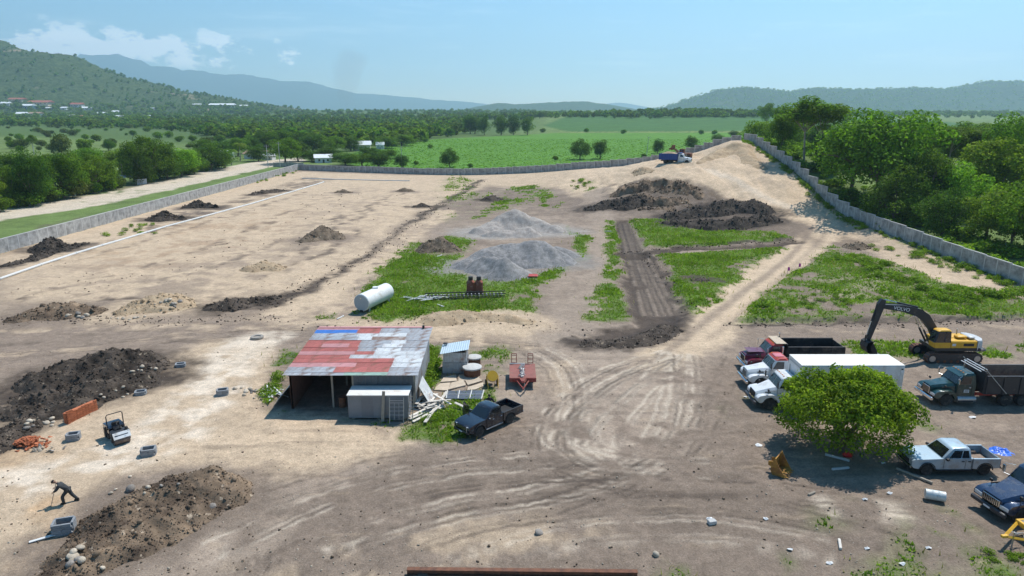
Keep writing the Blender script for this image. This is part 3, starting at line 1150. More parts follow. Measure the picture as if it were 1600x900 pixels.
def hill_material(name, c1, c2, bare, bare_amt, scale=.01):
 m = bpy.data.materials.new(name)
 m.use_nodes = True
 nt = m.node_tree
 bs = nt.nodes["Principled BSDF"]
 N = nt.nodes.new
 L = nt.links.new
 ge = N("ShaderNodeNewGeometry")

 def noise(s, d, r=.6):
  n = N("ShaderNodeTexNoise")
  n.inputs["Scale"].default_value = s
  n.inputs["Detail"].default_value = d
  n.inputs["Roughness"].default_value = r
  L(ge.outputs["Position"], n.inputs["Vector"])
  return n.outputs["Fac"]

 def ramp(v, a, b):
  r = N("ShaderNodeMapRange")
  r.inputs["From Min"].default_value = a
  r.inputs["From Max"].default_value = b
  L(v, r.inputs["Value"])
  return r.outputs[0]

 def mix(f, a, b):
  x = N("ShaderNodeMix")
  x.data_type = 'RGBA'
  L(f, x.inputs["Factor"])
  for k, v in (("A", a), ("B", b)):
   if isinstance(v, tuple):
    x.inputs[k].default_value = (*v, 1)
   else:
    L(v, x.inputs[k])
  return x.outputs["Result"]
 c = mix(ramp(noise(scale * 6, 9, .72), .38, .62), c1, c2)
 c = mix(ramp(noise(scale * .55, 5), .72 - bare_amt, .78 - bare_amt * .8), c, bare)
 L(c, bs.inputs["Base Color"])
 bs.inputs["Roughness"].default_value = 1
 bs.inputs["Specular IOR Level"].default_value = 0
 bp = N("ShaderNodeBump")
 bp.inputs["Strength"].default_value = .9
 bp.inputs["Distance"].default_value = 9
 L(noise(scale * 5, 8, .7), bp.inputs["Height"])
 L(bp.outputs[0], bs.inputs["Normal"])
 return m

def ridge(name, D, depth, sky_px, material, label, seed, rough, nx=260, ny=60, extra=None):
 """range of hills: its crest seen from the works follows the given skyline"""
 P = sorted(sky_px)
 xs = np.array([(p[0] - 800) / FPX * D / _ct for p in P])
 hs = []
 for p in P:
  d = ray(*p)
  hs.append(max(0.0, CAM_H + d[2] / d[1] * D))
 hs = np.array(hs)
 x = np.linspace(xs[0], xs[-1], nx)
 h = np.interp(x, xs, hs)
 k = np.hanning(9)
 k /= k.sum()
 h = np.convolve(np.pad(h, 4, 'edge'), k, 'valid')
 h = h * (1 + .05 * fbm(x / (depth * .16), x * 0 + seed, 5, seed + 3, .6)) + 0.0
 v = np.linspace(-1, 1, ny)
 X = np.repeat(x[None, :], ny, 0)
 Vv = np.repeat(v[:, None], nx, 1)
 Y = D + Vv * depth
 # spurs and gullies run down from the crest
 n = fbm(X / (depth * .32), Y / (depth * .5), 6, seed, .55)
 prof = np.where(Vv < 0, smooth(Vv, -1.0, 0.05), smooth(Vv, 1.0, -.05))
 prof = prof ** 1.15
 Z = h[None, :] * prof * (1 + rough * n * (1 - prof * .8)) + h[None, :] * .02 * fbm(X / (depth * .05), Y / (depth * .05), 3, seed + 9) * prof
 Z -= 4.0 * (1 - smooth(prof, 0, .05))
 ends = smooth(np.abs(np.linspace(-1, 1, nx)), 1.0, .97)[None, :]
 Z = Z * ends - 4 * (1 - ends)
 V = np.stack([X, Y, Z], -1).reshape(-1, 3)
 a = (np.arange(ny - 1)[:, None] * nx + np.arange(nx - 1)[None, :]).ravel()
 F = np.stack([a, a + 1, a + nx + 1, a + nx], 1)
 o = link_mesh(name, np_mesh(name, V, F, material, True))
 o["kind"] = "structure"
 o["label"] = label
 return X, Y, Z

HM1 = hill_material("wooded_hill", (.035, .068, .026), (.105, .140, .052), (.36, .28, .20), .10, .011)
HM2 = hill_material("far_wooded_hill", (.032, .062, .028), (.085, .120, .048), (.10, .12, .05), .10, .008)
HM3 = hill_material("mountain_range", (.03, .055, .035), (.06, .085, .05), (.10, .10, .07), .05, .003)
HILL_L = ridge("hill", 2500, 800, [(-900, 120), (-500, 70), (-250, 48), (-80, 58), (0, 57), (50, 62), (100, 76), (160, 90), (200, 103), (240, 119), (280, 134),
          (320, 143), (360, 146), (390, 152), (430, 160), (470, 168), (500, 175)],
      HM1, "green hillside with bare scars above the town", 5, .5, 300, 90)
HILL_R = ridge("hill", 4600, 900, [(960, 178), (1010, 172), (1040, 162), (1065, 152), (1095, 142), (1120, 138), (1180, 137), (1200, 142), (1250, 138), (1300, 140),
          (1360, 138), (1440, 138), (1455, 134), (1500, 128), (1530, 128), (1570, 133), (1600, 138), (1750, 150), (1900, 140), (2300, 165)],
      HM2, "long wooded hill on the horizon behind the right wood", 15, .35, 300, 60)
ridge("hill", 5200, 600, [(660, 178), (720, 173), (760, 164), (780, 160), (800, 163), (840, 161), (870, 159), (910, 158), (950, 165), (990, 172), (1050, 176)],
   HM2, "low wooded hills on the horizon beyond the crop fields", 25, .3, 160, 40)
ridge("mountains", 12500, 2100, [(-700, 60), (-300, 70), (0, 95), (100, 94), (165, 88), (200, 86), (240, 89), (262, 96), (300, 104), (330, 108), (360, 113), (390, 116),
        (420, 120), (460, 121), (500, 127), (520, 129), (545, 138), (575, 147), (620, 149), (680, 153), (740, 160), (800, 168), (860, 172), (980, 174)],
   HM3, "long blue mountain range behind the green hillside", 35, .45, 300, 60)
ridge("mountains", 13500, 900, [(860, 176), (920, 168), (945, 160), (970, 161), (1000, 168), (1050, 173), (1150, 176)],
   HM3, "faint blue peak far beyond the low hills", 45, .3, 80, 30)
# ------------------------------------------------------------------ trees
ORD = ("first second third fourth fifth sixth seventh eighth ninth tenth eleventh twelfth thirteenth fourteenth fifteenth sixteenth "
    "seventeenth eighteenth nineteenth twentieth twenty-first twenty-second twenty-third twenty-fourth twenty-fifth twenty-sixth "
    "twenty-seventh twenty-eighth twenty-ninth thirtieth thirty-first thirty-second thirty-third thirty-fourth thirty-fifth thirty-sixth "
    "thirty-seventh thirty-eighth thirty-ninth fortieth").split()

LEAF = {
 'mid': leaf_mat("leaves_mid_green", (.052, .102, .010), (.195, .310, .028)),
 'dark': leaf_mat("leaves_dark_green", (.034, .074, .010), (.135, .230, .025)),
 'bright': leaf_mat("leaves_bright_green", (.090, .160, .012), (.290, .420, .036)),
 'yellow': leaf_mat("leaves_yellow_green", (.10, .15, .018), (.28, .34, .05), .8),
 'olive': leaf_mat("leaves_olive", (.055, .085, .020), (.170, .205, .055)),
 'front': leaf_mat("leaves_shade_tree", (.060, .110, .010), (.330, .440, .040), .55, .0, .45),
}
BARK = mat("bark", (.17, .13, .095), .95, var=.35, scale=4, bump=.6, bscale=14)
BARKP = mat("pale_bark", (.34, .30, .25), .95, var=.3, scale=4, bump=.6, bscale=14)

def leaf_cloud(rng, lobes, n, size, flat=.55, hang=0.0):
 """n leaf-shaped quads spread through lobes [(cx,cy,cz,rx,ry,rz)]"""
 lobes = np.array(lobes)
 w = lobes[:, 3] * lobes[:, 4]
 k = rng.choice(len(lobes), n, p=w / w.sum())
 d = rng.normal(size=(n, 3))
 d[:, 2] = d[:, 2] + .25
 d /= np.linalg.norm(d, axis=1)[:, None]
 rr = rng.uniform(0, 1, n) ** .45
 rr = .45 + .62 * rr
 c = lobes[k, :3] + d * lobes[k, 3:6] * rr[:, None]
 c[:, 2] -= hang * rng.uniform(0, 1, n) ** 2
 nrm = d * .7 + rng.normal(size=(n, 3)) * .6
 nrm[:, 2] += flat
 nrm /= np.linalg.norm(nrm, axis=1)[:, None]
 t = rng.normal(size=(n, 3))
 u = np.cross(nrm, t)
 u /= np.linalg.norm(u, axis=1)[:, None]
 v = np.cross(nrm, u)
 s = size * rng.uniform(.6, 1.35, n)[:, None]
 a = c - u * s * .62
 b = c - v * s * .36 + u * s * .05
 e = c + u * s * .62 - nrm * s * .12
 f = c + v * s * .36 + u * s * .05
 V = np.stack([a, b, e, f], 1).reshape(-1, 3)
 F = np.arange(n * 4).reshape(-1, 4)
 return V, F

def make_lobes(rng, k, w, h, zc, zr, lob=.26):
 out = []
 for i in range(k):
  for _ in range(20):
   p = rng.uniform(-1, 1, 3)
   if (p ** 2).sum() < 1:
    break
  r = lob * w * rng.uniform(.62, 1.15)
  out.append((p[0] * (w / 2 - r * .7), p[1] * (w / 2 - r * .7), zc + p[2] * max(zr - r * .55, .1), r, r, r * rng.uniform(.6, .85)))
 return out

def trunk_mesh(rng, lobes, h_fork, r0, material, name, ntop=7, lean=0.0):
 mb = MB()
 top = Vector((rng.uniform(-.3, .3) + lean, rng.uniform(-.3, .3), h_fork))
 mb.tube([(0, 0, -.4), (0, 0, .15), (top.x * .4, top.y * .5, h_fork * .5), top], [r0 * 1.5, r0 * 1.1, r0 * .85, r0 * .72], 8)
 ls = sorted(lobes, key=lambda q: -q[3])[:ntop]
 for q in ls:
  c = Vector(q[:3])
  mid = top.lerp(c, .5) + Vector((rng.uniform(-.3, .3), rng.uniform(-.3, .3), rng.uniform(.0, .5)))
  mb.tube([top - Vector((0, 0, h_fork * .12)), mid, c], [r0 * .5, r0 * .3, r0 * .12], 6)
  for _ in range(2):
   e = c + Vector((rng.uniform(-1, 1), rng.uniform(-1, 1), rng.uniform(-.2, .9))) * q[3] * .8
   mb.tube([mid, mid.lerp(e, .5) + Vector((0, 0, .15)), e], [r0 * .2, r0 * .13, r0 * .05], 5)
 return mb.mesh(name, material, 60)

SPECIES = {}

def species(key, seed, w, h, zc, zr, k, n, size, leaf, fork, r0, bark=None, lob=.26, flat=.55, ntop=7):
 """tree of true size: crown width w, height h"""
 rng = np.random.default_rng(seed)
 lobes = make_lobes(rng, k, w, h, zc, zr, lob)
 V, F = leaf_cloud(rng, lobes, n, size, flat)
 cm = np_mesh("crown", V, F, LEAF[leaf])
 tm = trunk_mesh(rng, lobes, fork, r0, bark or BARK, "trunk", ntop)
 SPECIES.setdefault(key, []).append((tm, cm, h, w))

for s_ in range(3):
 species('broad', 10 + s_, 12, 10, 5.6, 4.4, 46, 11000, .28, 'mid', 2.6, .32, lob=.15)
 species('dark', 20 + s_, 11, 10, 5.2, 4.8, 40, 9500, .28, 'dark', 2.0, .28, lob=.17)
 species('tall', 30 + s_, 9, 14, 10.6, 3.2, 26, 6500, .28, 'mid', 7.2, .13, BARKP, .16)
 species('bright', 40 + s_, 9, 8, 4.6, 3.4, 32, 8000, .26, 'bright', 2.2, .2, lob=.17)
 species('bush', 50 + s_, 5, 3.4, 1.7, 1.6, 14, 1800, .34, 'mid', .8, .1, lob=.30)
 species('scrub', 60 + s_, 5, 3.0, 1.5, 1.4, 12, 1500, .34, 'olive', .8, .1, lob=.30)
 species('weed', 80 + s_, 2.2, 1.2, .55, .55, 9, 700, .20, 'bright', .3, .03, lob=.3)
 species('midfar', 70 + s_, 10, 9, 5.2, 3.8, 14, 900, .95, 'mid', 2.5, .3, lob=.3)
 species('darkfar', 75 + s_, 10, 9, 5.0, 3.9, 13, 900, .95, 'dark', 2.5, .3, lob=.32)

TREE_RNG = random.Random(11)

def tree(kind, loc, h, label, group=None, w=None, name="tree", cat="tree"):
 tm, cm, h0, w0 = TREE_RNG.choice(SPECIES[kind])
 sz = h / h0
 sx = (w / w0) if w else sz
 o = thing(name, label, cat, loc, TREE_RNG.uniform(0, 6.28), group)
 o.scale = (sx, sx, sz)
 link_mesh("crown", cm, o)
 link_mesh("trunk", tm, o)
 return o

def tree_px(kind, px, pyb, pyt, label, group=None, wpx=None, name="tree", cat="tree"):
 g = gp(px, pyb)
 dep = g.y * _ct + (CAM_H - g.z) * _st
 d = ray(px, pyt)
 h = CAM_H + d[2] / d[1] * g.y - g.z
 return tree(kind, g, max(h, .8), label, group, wpx / FPX * dep if wpx else None, name, cat)

def roadside():
 rr = random.Random(4)
 seen = []
 rows = [  # px, base, top, kind, width
  (-60, 338, 250, 'dark', 80), (-20, 332, 268, 'bright', 60), (14, 322, 258, 'broad', 66), (52, 322, 225, 'dark', 60), (60, 318, 276, 'broad', 64), (102, 310, 232, 'broad', 70),
  (122, 304, 246, 'bright', 54), (152, 300, 240, 'broad', 66), (172, 296, 252, 'dark', 50), (218, 288, 235, 'dark', 50), (236, 284, 212, 'broad', 78),
  (262, 280, 222, 'dark', 62), (284, 276, 230, 'bright', 58), (304, 272, 232, 'dark', 44), (330, 266, 224, 'dark', 62), (352, 262, 232, 'dark', 40),
  (404, 252, 224, 'dark', 40), (446, 256, 215, 'mid', 60), (466, 252, 220, 'dark', 44), (488, 252, 234, 'dark', 44), (512, 252, 225, 'dark', 40),
  (540, 258, 236, 'dark', 50), (566, 260, 238, 'broad', 46), (592, 262, 236, 'dark', 44), (606, 248, 232, 'mid', 36), (575, 250, 228, 'dark', 40)]
 desc = {'dark': 'dense dark green', 'broad': 'spreading mid green', 'bright': 'light green leafy', 'mid': 'rounded mid green'}
 rows.sort()
 for i, (px, b, t, k, w) in enumerate(rows):
  tree_px('broad' if k == 'mid' else k, px, b, t, "%s tree, %s from the left in the row beyond the dirt road" % (desc[k], ORD[i]),
    "trees along the dirt road", w * 1.1)
 # second rank behind them
 rows2 = [(-40, 300, 246, 'broad', 70), (24, 292, 232, 'dark', 60), (75, 285, 236, 'broad', 50), (110, 280, 236, 'dark', 50), (138, 276, 226, 'broad', 56),
    (188, 272, 232, 'broad', 50), (212, 268, 228, 'dark', 44), (248, 262, 218, 'dark', 50), (322, 250, 216, 'broad', 44), (345, 246, 218, 'dark', 40),
    (372, 244, 214, 'broad', 44), (392, 240, 212, 'dark', 40), (414, 238, 204, 'dark', 44), (438, 238, 200, 'broad', 50), (462, 236, 204, 'dark', 44),
    (490, 238, 205, 'dark', 50), (520, 238, 212, 'broad', 44), (548, 236, 210, 'dark', 40), (600, 232, 212, 'dark', 44), (628, 228, 208, 'broad', 44)]
 for i, (px, b, t, k, w) in enumerate(rows2):
  tree_px(k, px, b, t, "%s tree behind the roadside trees, %s from the left in that back row" % (desc[k], ORD[i]),
    "back row behind the roadside trees", w * 1.15)
 # shrubs that close the gaps under the row
 bx = [(-40, 336), (0, 331), (30, 324), (44, 322), (78, 315), (90, 313), (114, 309), (132, 304), (144, 302), (162, 298), (182, 294), (226, 286), (248, 281), (272, 277), (294, 273), (316, 268), (340, 264), (120, 292), (60, 300),
    (16, 308), (160, 284), (240, 272), (300, 262), (200, 276)]
 for i, (px, b) in enumerate(sorted(bx)):
  tree_px(rr.choice(['bush', 'bush', 'scrub']), px, b, b - rr.uniform(20, 30) * (b - 172) / 140, "leafy shrub, %s from the left under the roadside trees" % ORD[i], "shrubs under the roadside trees",
    rr.uniform(30, 44) * (b - 172) / 130, "shrub", "shrub")
 # before and beside the crop field
 for px, b, t, w, l in ((628, 262, 239, 30, "small round tree against the back wall beside the thin grey pole"),
         (703, 262, 231, 34, "lone bushy tree against the back wall below the bright crop field"),
         (906, 249, 216, 36, "taller of two field trees standing together behind the back wall"),
         (938, 248, 217, 32, "wider spreading one of two field trees standing together behind the back wall"),
         (1027, 240, 215, 24, "small dark tree beside the leaning pole behind the blue dump truck"),
         (1080, 236, 211, 26, "dark round tree at the field edge above the blue dump truck's cab"),
         (1120, 224, 208, 24, "dark bush tree at the field edge behind the sand mound"),
         (1146, 214, 203, 22, "dark bush tree beside the far corner of the side wall")):
  tree_px('dark', px, b, t, l, None, w)
 for i, (px, b, t, w) in enumerate(((735, 209, 176, 26), (757, 211, 178, 24), (783, 211, 178, 30), (802, 211, 179, 28), (824, 211, 181, 28), (742, 209, 182, 30))):
  tree_px('dark', px, b, t, "big dark rounded tree, %s from the left in the clump behind the crop field" % ORD[i], "dark clump behind the crop field", w)
 for i, (px, b) in enumerate(((848, 207), (916, 207), (974, 209), (1095, 210), (1116, 210), (665, 222), (672, 232), (1006, 246), (868, 250), (735, 262), (650, 258))):
  tree_px('bush', px, b, b - 7, "small dark bush, %s of those scattered about the crop field edges" % ORD[i], "bushes about the crop fields", None, "bush", "bush")

def meadow():
 rr = random.Random(8)
 # bushes on the meadow beyond the road
 n = 0
 while n < 80:
  px = rr.uniform(-30, 420)
  py = rr.uniform(197, 246)
  if py > 238 - max(0, px - 260) * .14 or (px > 330 and py > 225):
   continue
  hp = rr.uniform(5, 13) * (py - 165) / 55
  if rr.random() < .35:
   hp *= .6
  k = rr.choice(['bush', 'scrub', 'bush'])
  tree_px(k, px, py, py - hp, "%s bush on the %s side of the green meadow beyond the dirt road" % ("low olive" if k == 'scrub' else "round green", "near" if py > 220 else "far"), "bushes scattered over the meadow", None, "bush", "bush")
  n += 1
 tree_px('tall', 53, 242, 209, "thin lone tree with a bare pale trunk standing on the meadow", None, 18)
 tree_px('scrub', 96, 242, 210, "wide grey green bush on the meadow near the thin lone tree", None, 34, "bush", "bush")
 tree_px('bush', 132, 238, 213, "leafy bush on the meadow directly behind the coconut palm", None, 26, "bush", "bush")
 tree_px('dark', 170, 236, 217, "dark lone bush tree on the meadow above the tin roofed lean-to", None, 22)
 # belt of trees across the plain, the nearer ones singly
 rows = []
 while len(rows) < 130:
  px = rr.uniform(-20, 850)
  lo = np.interp(px, [-20, 240, 330, 430, 600, 640, 720, 850], [194, 198, 212, 222, 226, 222, 206, 186])
  py = rr.uniform(183, lo)
  if rr.random() < .35:
   py = lo - abs(rr.gauss(0, 4))
  if 735 < px and py > 190:
   continue
  if px < 235 and py < 197 and rr.random() < .72:
   continue
  rows.append((py, px))
 rows.sort()
 for py, px in rows:
  g = gp(px, py)
  k = rr.choice(['midfar', 'midfar', 'darkfar'])
  h = rr.uniform(6.5, 11.5) if py < 205 else rr.uniform(5.5, 9)
  tree(k, g, h, "%s rounded tree in the green belt across the plain, %s" % ("dark" if k == 'darkfar' else "mid green",
    "behind the meadow" if px < 330 else ("behind the roadside houses" if px < 560 else "beside the crop field")), "trees of the green belt across the plain", h * rr.uniform(1.0, 1.6))

def far_wood():
 rng = np.random.default_rng(5)
 Vs, Fs = [], []
 off = 0
 protos = []
 for k in range(6):
  lobes = make_lobes(rng, 7, 11, 9, 4.6, 4.2, .34)
  V, F = leaf_cloud(rng, lobes, 70, 2.9, .6)
  protos.append((V, F))
 n = 0
 out = {'mid': ([], []), 'dark': ([], []), 'bright': ([], [])}
 while n < 4300:
  px = rng.uniform(-60, 1660)
  py = rng.uniform(0, 1) ** 1.4
  lo = np.interp(px, [-20, 240, 330, 430, 600, 640, 720, 850], [194, 198, 212, 222, 226, 222, 206, 186])
  py = 173.5 + py * (lo + 4 - 173.5)
  if px > 832:
   # rows of trees that edge the far fields
   if rng.random() < .5:
    py = 181.5 + rng.normal() * 1.3
    if 1000 < px < 1020 or px > 1180:
     py = 180 + rng.normal() * 2.0
   else:
    py = 176 + abs(rng.normal()) * 1.4
   if rng.random() < .45:
    continue
  elif px > 730 and py > 188:
   continue
  if px < 240 and 176 < py < 197 and rng.random() < .45:
   continue
  g = gp(px, py)
  if g.y < 380 or g.y > 3800:
   continue
  V, F = protos[rng.integers(6)]
  a = rng.uniform(0, 6.28)
  s = rng.uniform(.7, 1.25) * (1.0 if px < 850 else .9)
  c, sn = math.cos(a) * s, math.sin(a) * s
  W = np.stack([V[:, 0] * c - V[:, 1] * sn + g.x, V[:, 0] * sn + V[:, 1] * c + g.y, V[:, 2] * s * rng.uniform(.8, 1.1) + g.z - .4], 1)
  key = ('dark', 'mid', 'bright')[int(rng.choice(3, p=(.22, .48, .30)))]
  o = out[key]
  o[1].append(F + sum(len(v) for v in o[0]) if False else F + len(o[0]) * 280)
  o[0].append(W)
  n += 1
 for key, (a, b) in out.items():
  ob = link_mesh("far_wood", np_mesh("far_wood", np.vstack(a), np.vstack(b), LEAF[key]))
  ob["kind"] = "stuff"
  ob["label"] = "far off woodland of %s green trees spread over the plain" % key
 # scrub on the hillside
 X, Y, Z = HILL_L
 V0, F0 = leaf_cloud(rng, [(0, 0, 2.0, 3.6, 3.6, 2.8)], 12, 3.3, .6)
 a, b = [], []
 m = np.argwhere((Z > 6))
 pick = m[rng.choice(len(m), 6000)]
 nx = X.shape[1]
 for i, (r, c) in enumerate(pick):
  r2, c2 = min(r + 1, X.shape[0] - 1), min(c + 1, nx - 1)
  t, u = rng.uniform(0, 1, 2)
  p = np.array((X[r, c] * (1 - u) + X[r, c2] * u, Y[r, c] * (1 - t) + Y[r2, c] * t,
       (Z[r, c] * (1 - u) + Z[r, c2] * u) * (1 - t) + (Z[r2, c] * (1 - u) + Z[r2, c2] * u) * t))
  s = .5 + rng.exponential(.6)
  a.append(V0 * min(s, 2.4) + p)
  b.append(F0 + i * len(V0))
 ob = link_mesh("hillside_scrub", np_mesh("hillside_scrub", np.vstack(a), np.vstack(b), LEAF['dark']))
 ob["kind"] = "stuff"
 ob["label"] = "dark scrub and small trees dotted over the green hillside"
 X, Y, Z = HILL_R
 a, b = [], []
 m = np.argwhere((Z > 25) & (Y < 4780))
 pick = m[rng.choice(len(m), 3600)]
 for i, (r, c) in enumerate(pick):
  p = np.array((X[r, c] + rng.uniform(-25, 25), Y[r, c], Z[r, c] - 1))
  s = rng.uniform(1.1, 2.6)
  a.append(V0 * s + p)
  b.append(F0 + i * len(V0))
 ob = link_mesh("hillside_scrub", np_mesh("hillside_scrub", np.vstack(a), np.vstack(b), LEAF['mid']))
 ob["kind"] = "stuff"
 ob["label"] = "woodland covering the long hill on the horizon"

def right_wood():
 rr = random.Random(3)
 g = "trees of the wood behind the side wall"
 main = [('tall', 1256, 252, 148, 118, "tall open tree with bare pale trunks at the near edge of the wood"),
   ('tall', 1278, 256, 156, 96, "tall tree with a slim bare trunk close behind the side wall, among leafy neighbours"),
   ('tall', 1196, 222, 158, 34, "slender open tree at the far end of the wood, beside the wall corner"),
   ('dark', 1220, 232, 164, 60, "dark leafy tree between the slender tree and the tall bare trunked tree"),
   ('broad', 1366, 322, 154, 200, "largest broad tree of the wood, its crown standing highest behind the wall"),
   ('broad', 1330, 300, 196, 110, "broad tree leaning out in front of the largest tree, on its wall side"),
   ('dark', 1476, 262, 204, 52, "very dark round bush tree in the middle of the wood"),
   ('bright', 1548, 330, 212, 130, "light yellow green feathery tree in the front of the wood"),
   ('bright', 1490, 345, 250, 110, "light green tree leaning over the weeds behind the side wall"),
   ('broad', 1592, 318, 158, 130, "big tree at the outermost edge of the wood"),
   ('broad', 1428, 345, 232, 120, "mid green tree in the shade of the largest tree's outer side"),
   ('dark', 1290, 268, 206, 70, "dark tree below the two tall bare trunked trees"),
   ('broad', 1610, 400, 268, 150, "leafy tree nearest to the camera in the wood"),
   ('bright', 1540, 378, 296, 110, "low bright tree behind the near stretch of the side wall"),
   ('dark', 1395, 352, 270, 100, "dark low tree under the crown of the largest tree"),
   ('dark', 1470, 372, 290, 90, "dark low tree between two light green ones behind the wall")]
 for k, px, b, t, w, l in main:
  tree_px(k, px, b, t, l, g, w)
 n = 0
 fill = []
 while n < 64:
  x = rr.uniform(80, 260)
  y = rr.uniform(95, 330)
  if x < y * .30 + 14 or x > y * .86 + 10:
   continue
  z = hz(x, y)
  # tops of the wood stay just under the far hills
  top = rr.uniform(16.2, 20.2) if y > 150 else rr.uniform(8.0, 12.5)
  h = min(max(top - z, 4.5), 17)
  fill.append((y, x, z, h))
  n += 1
 fill.sort()
 for i, (y, x, z, h) in enumerate(fill):
  k = rr.choice(['broad', 'dark', 'broad', 'bright', 'bright', 'tall' if h > 10 else 'broad'])
  deep = "near part" if y < 140 else ("middle" if y < 220 else "far part")
  tree(k, (x, y, z), h, "%s tree within the %s of the dense wood behind the side wall" % ({'broad': 'spreading mid green', 'dark': 'dark green', 'bright': 'light green', 'tall': 'tall slim'}[k], deep), "inner trees of the wood behind the side wall", h * rr.uniform(.95, 1.35))
 # undergrowth between wall and wood
 rng = np.random.default_rng(31)
 protos = [leaf_cloud(rng, make_lobes(rng, 8, 3.2, 1.8, .8, .8, .3), 220, .36, .5) for _ in range(5)]
 for key, cnt, lab in (('bright', 230, "bright leafy weeds and shrubs between the side wall and the wood"), ('mid', 150, "mid green undergrowth beneath the trees of the wood")):
  Vs, Fs = [], []
  for i in range(cnt):
   y = rr.uniform(80, 214)
   x = XR + 1.6 + (abs(rr.gauss(0, 1)) * (5 + .02 * y) if key == 'bright' else rr.uniform(3, 40))
   V, F = protos[rr.randrange(5)]
   sc = rr.uniform(.5, 1.35)
   Vs.append(V * np.array((sc, sc, sc * rr.uniform(.6, 1.2))) + np.array((x, y, hz(x, y) - .1)))
   Fs.append(F + i * len(V))
  o = link_mesh("undergrowth", np_mesh("undergrowth", np.vstack(Vs), np.vstack(Fs), LEAF[key]))
  o["kind"] = "stuff"
  o["label"] = lab

def palm(px, pyb, pyt, label, seed):
 rng = random.Random(seed)
 g = gp(px, pyb)
 d = ray(px, pyt)
 h = CAM_H + d[2] / d[1] * g.y - g.z
 o = thing("palm_tree", label, "palm tree", g, rng.uniform(0, 6))
 hh = h * .72
 mb = MB()
 mb.tube([(0, 0, -.3), (.15, 0, hh * .4), (.45, .1, hh * .75), (.7, .15, hh)], [.26, .19, .16, .15], 8)
 mb.build("trunk", BARKP, o, 60)
 for i in range(17):
  a = i * 2.4 + rng.uniform(-.2, .2)
  up = rng.uniform(-.2, 1.0)
  ln = rng.uniform(3.0, 4.0) * h / 9
  m = MB()
  pts = []
  for k in range(9):
   t = k / 8
   r = ln * (t * (1 - .18 * t * (1.2 - up)))
   zz = hh + up * ln * t * .75 - (0.75 + .25 * up) * ln * t * t * .9
   pts.append(Vector((.7 + math.cos(a) * r, .15 + math.sin(a) * r, zz)))
  side = Vector((-math.sin(a), math.cos(a), 0))
  for k in range(8):
   p, q = pts[k], pts[k + 1]
   for s in (-1, 1):
    for j in range(3):
     b = p.lerp(q, j / 3)
     wl = .95 * h / 9 * math.sin(math.pi * min(.97, (k + j / 3) / 8 * .85 + .14))
     tip = b + side * s * wl + (q - p) * .9 + Vector((0, 0, -.45 * wl))
     m.add([b, b + (q - p) * .28, tip], [(0, 1, 2)])
  m.tube(pts, .03, 4)
  fr = m.build("frond", LEAF['yellow'] if rng.random() < .35 else LEAF['mid'], o)

def front_tree():
 rng = np.random.default_rng(77)
 base = at(1322, 700, 0)
 base.y = 42.6
 base.x = 22.6
 o = thing("shade_tree", "big leafy shade tree with drooping light green crown beside the silver pickup", "tree", (base.x, base.y, 0))
 lobes = []
 # an umbrella: broad, flat-bottomed, lumpy on top
 for i in range(80):
  a = rng.uniform(0, 6.28)
  r = 3.6 * math.sqrt(rng.uniform(0, 1))
  q = 1 - (r / 4.6) ** 2
  z = 2.3 + (3.15 * q) * rng.uniform(.45, 1.0) + .25
  s = rng.uniform(.5, 1.05)
  lobes.append((math.cos(a) * r * 1.10, math.sin(a) * r * .92, z, s, s, s * .62))
 for i in range(16):
  a = i / 16 * 6.28 + rng.uniform(-.15, .15)
  r = rng.uniform(3.1, 3.6)
  lobes.append((math.cos(a) * r * 1.10, math.sin(a) * r * .92, rng.uniform(1.5, 2.6), .8, .8, .75))
 for a, r, z in ((2.6, 2.4, 4.9), (.4, 3.0, 4.5), (3.5, 3.7, 3.9), (5.8, 3.9, 3.6), (5.2, 2.2, 4.6)):
  lobes.append((math.cos(a) * r, math.sin(a) * r, z, .95, .95, .6))
 V, F = leaf_cloud(rng, lobes, 36000, .17, .5, .45)
 link_mesh("crown", np_mesh("crown", V, F, LEAF['front']), o)
 mb = MB()
 rr = random.Random(2)
 for k in range(3):
  a = k * 2.1
  tip = Vector((math.cos(a) * 1.3, math.sin(a) * 1.2, 2.2))
  mb.tube([(math.cos(a) * .12, math.sin(a) * .12, -.3), (math.cos(a) * .35, math.sin(a) * .3, 1.1), tip], [.24, .17, .13], 8)
  for j in range(6):
   q = lobes[rr.randrange(58)]
   c = Vector(q[:3])
   mb.tube([tip, tip.lerp(c, .5) + Vector((0, 0, .25)), c], [.10, .06, .02], 5)
 mb.build("trunk", BARK, o, 60)

def crops():
 rng = np.random.default_rng(8)
 P1 = np.array(FIELD1)
 n = 20000
 y = 225 + 330 * rng.uniform(0, 1, n) ** 1.5
 x = rng.uniform(-95, 260, n)
 row = np.round((x * .93 - y * .37) / 3.5) * 3.5 + rng.normal(size=n) * .25
 x = (row + y * .37) / .93
 k = (sd_poly(x, y, P1) < -2) & (y > back_y(np.clip(x, XL, XR)) + 3) & (np.abs(x) < y * .9)
 x, y = x[k], y[k]
 n = len(x)
 z = H(x, y)
 a = rng.uniform(0, 6.28, n)
 h = rng.uniform(.3, .6, n)
 w = rng.uniform(.3, .55, n)
 dx, dy = np.cos(a) * w, np.sin(a) * w
 l = rng.normal(size=(n, 2)) * .35
 V = np.stack([np.stack([x - dx, y - dy, z + h * .35], 1), np.stack([x + l[:, 0], y + l[:, 1], z - .05], 1), np.stack([x + dx, y + dy, z + h * .4], 1), np.stack([x - l[:, 0], y - l[:, 1], z + h], 1)], 1).reshape(-1, 3)
 o = link_mesh("crop_rows", np_mesh("crop_rows", V, np.arange(4 * n).reshape(-1, 4), leaf_mat("crop_leaves", (.10, .205, .024), (.185, .33, .045), .05, 0, .4)))
 o["kind"] = "stuff"
 o["label"] = "bright green crop growing in rows behind the back wall"

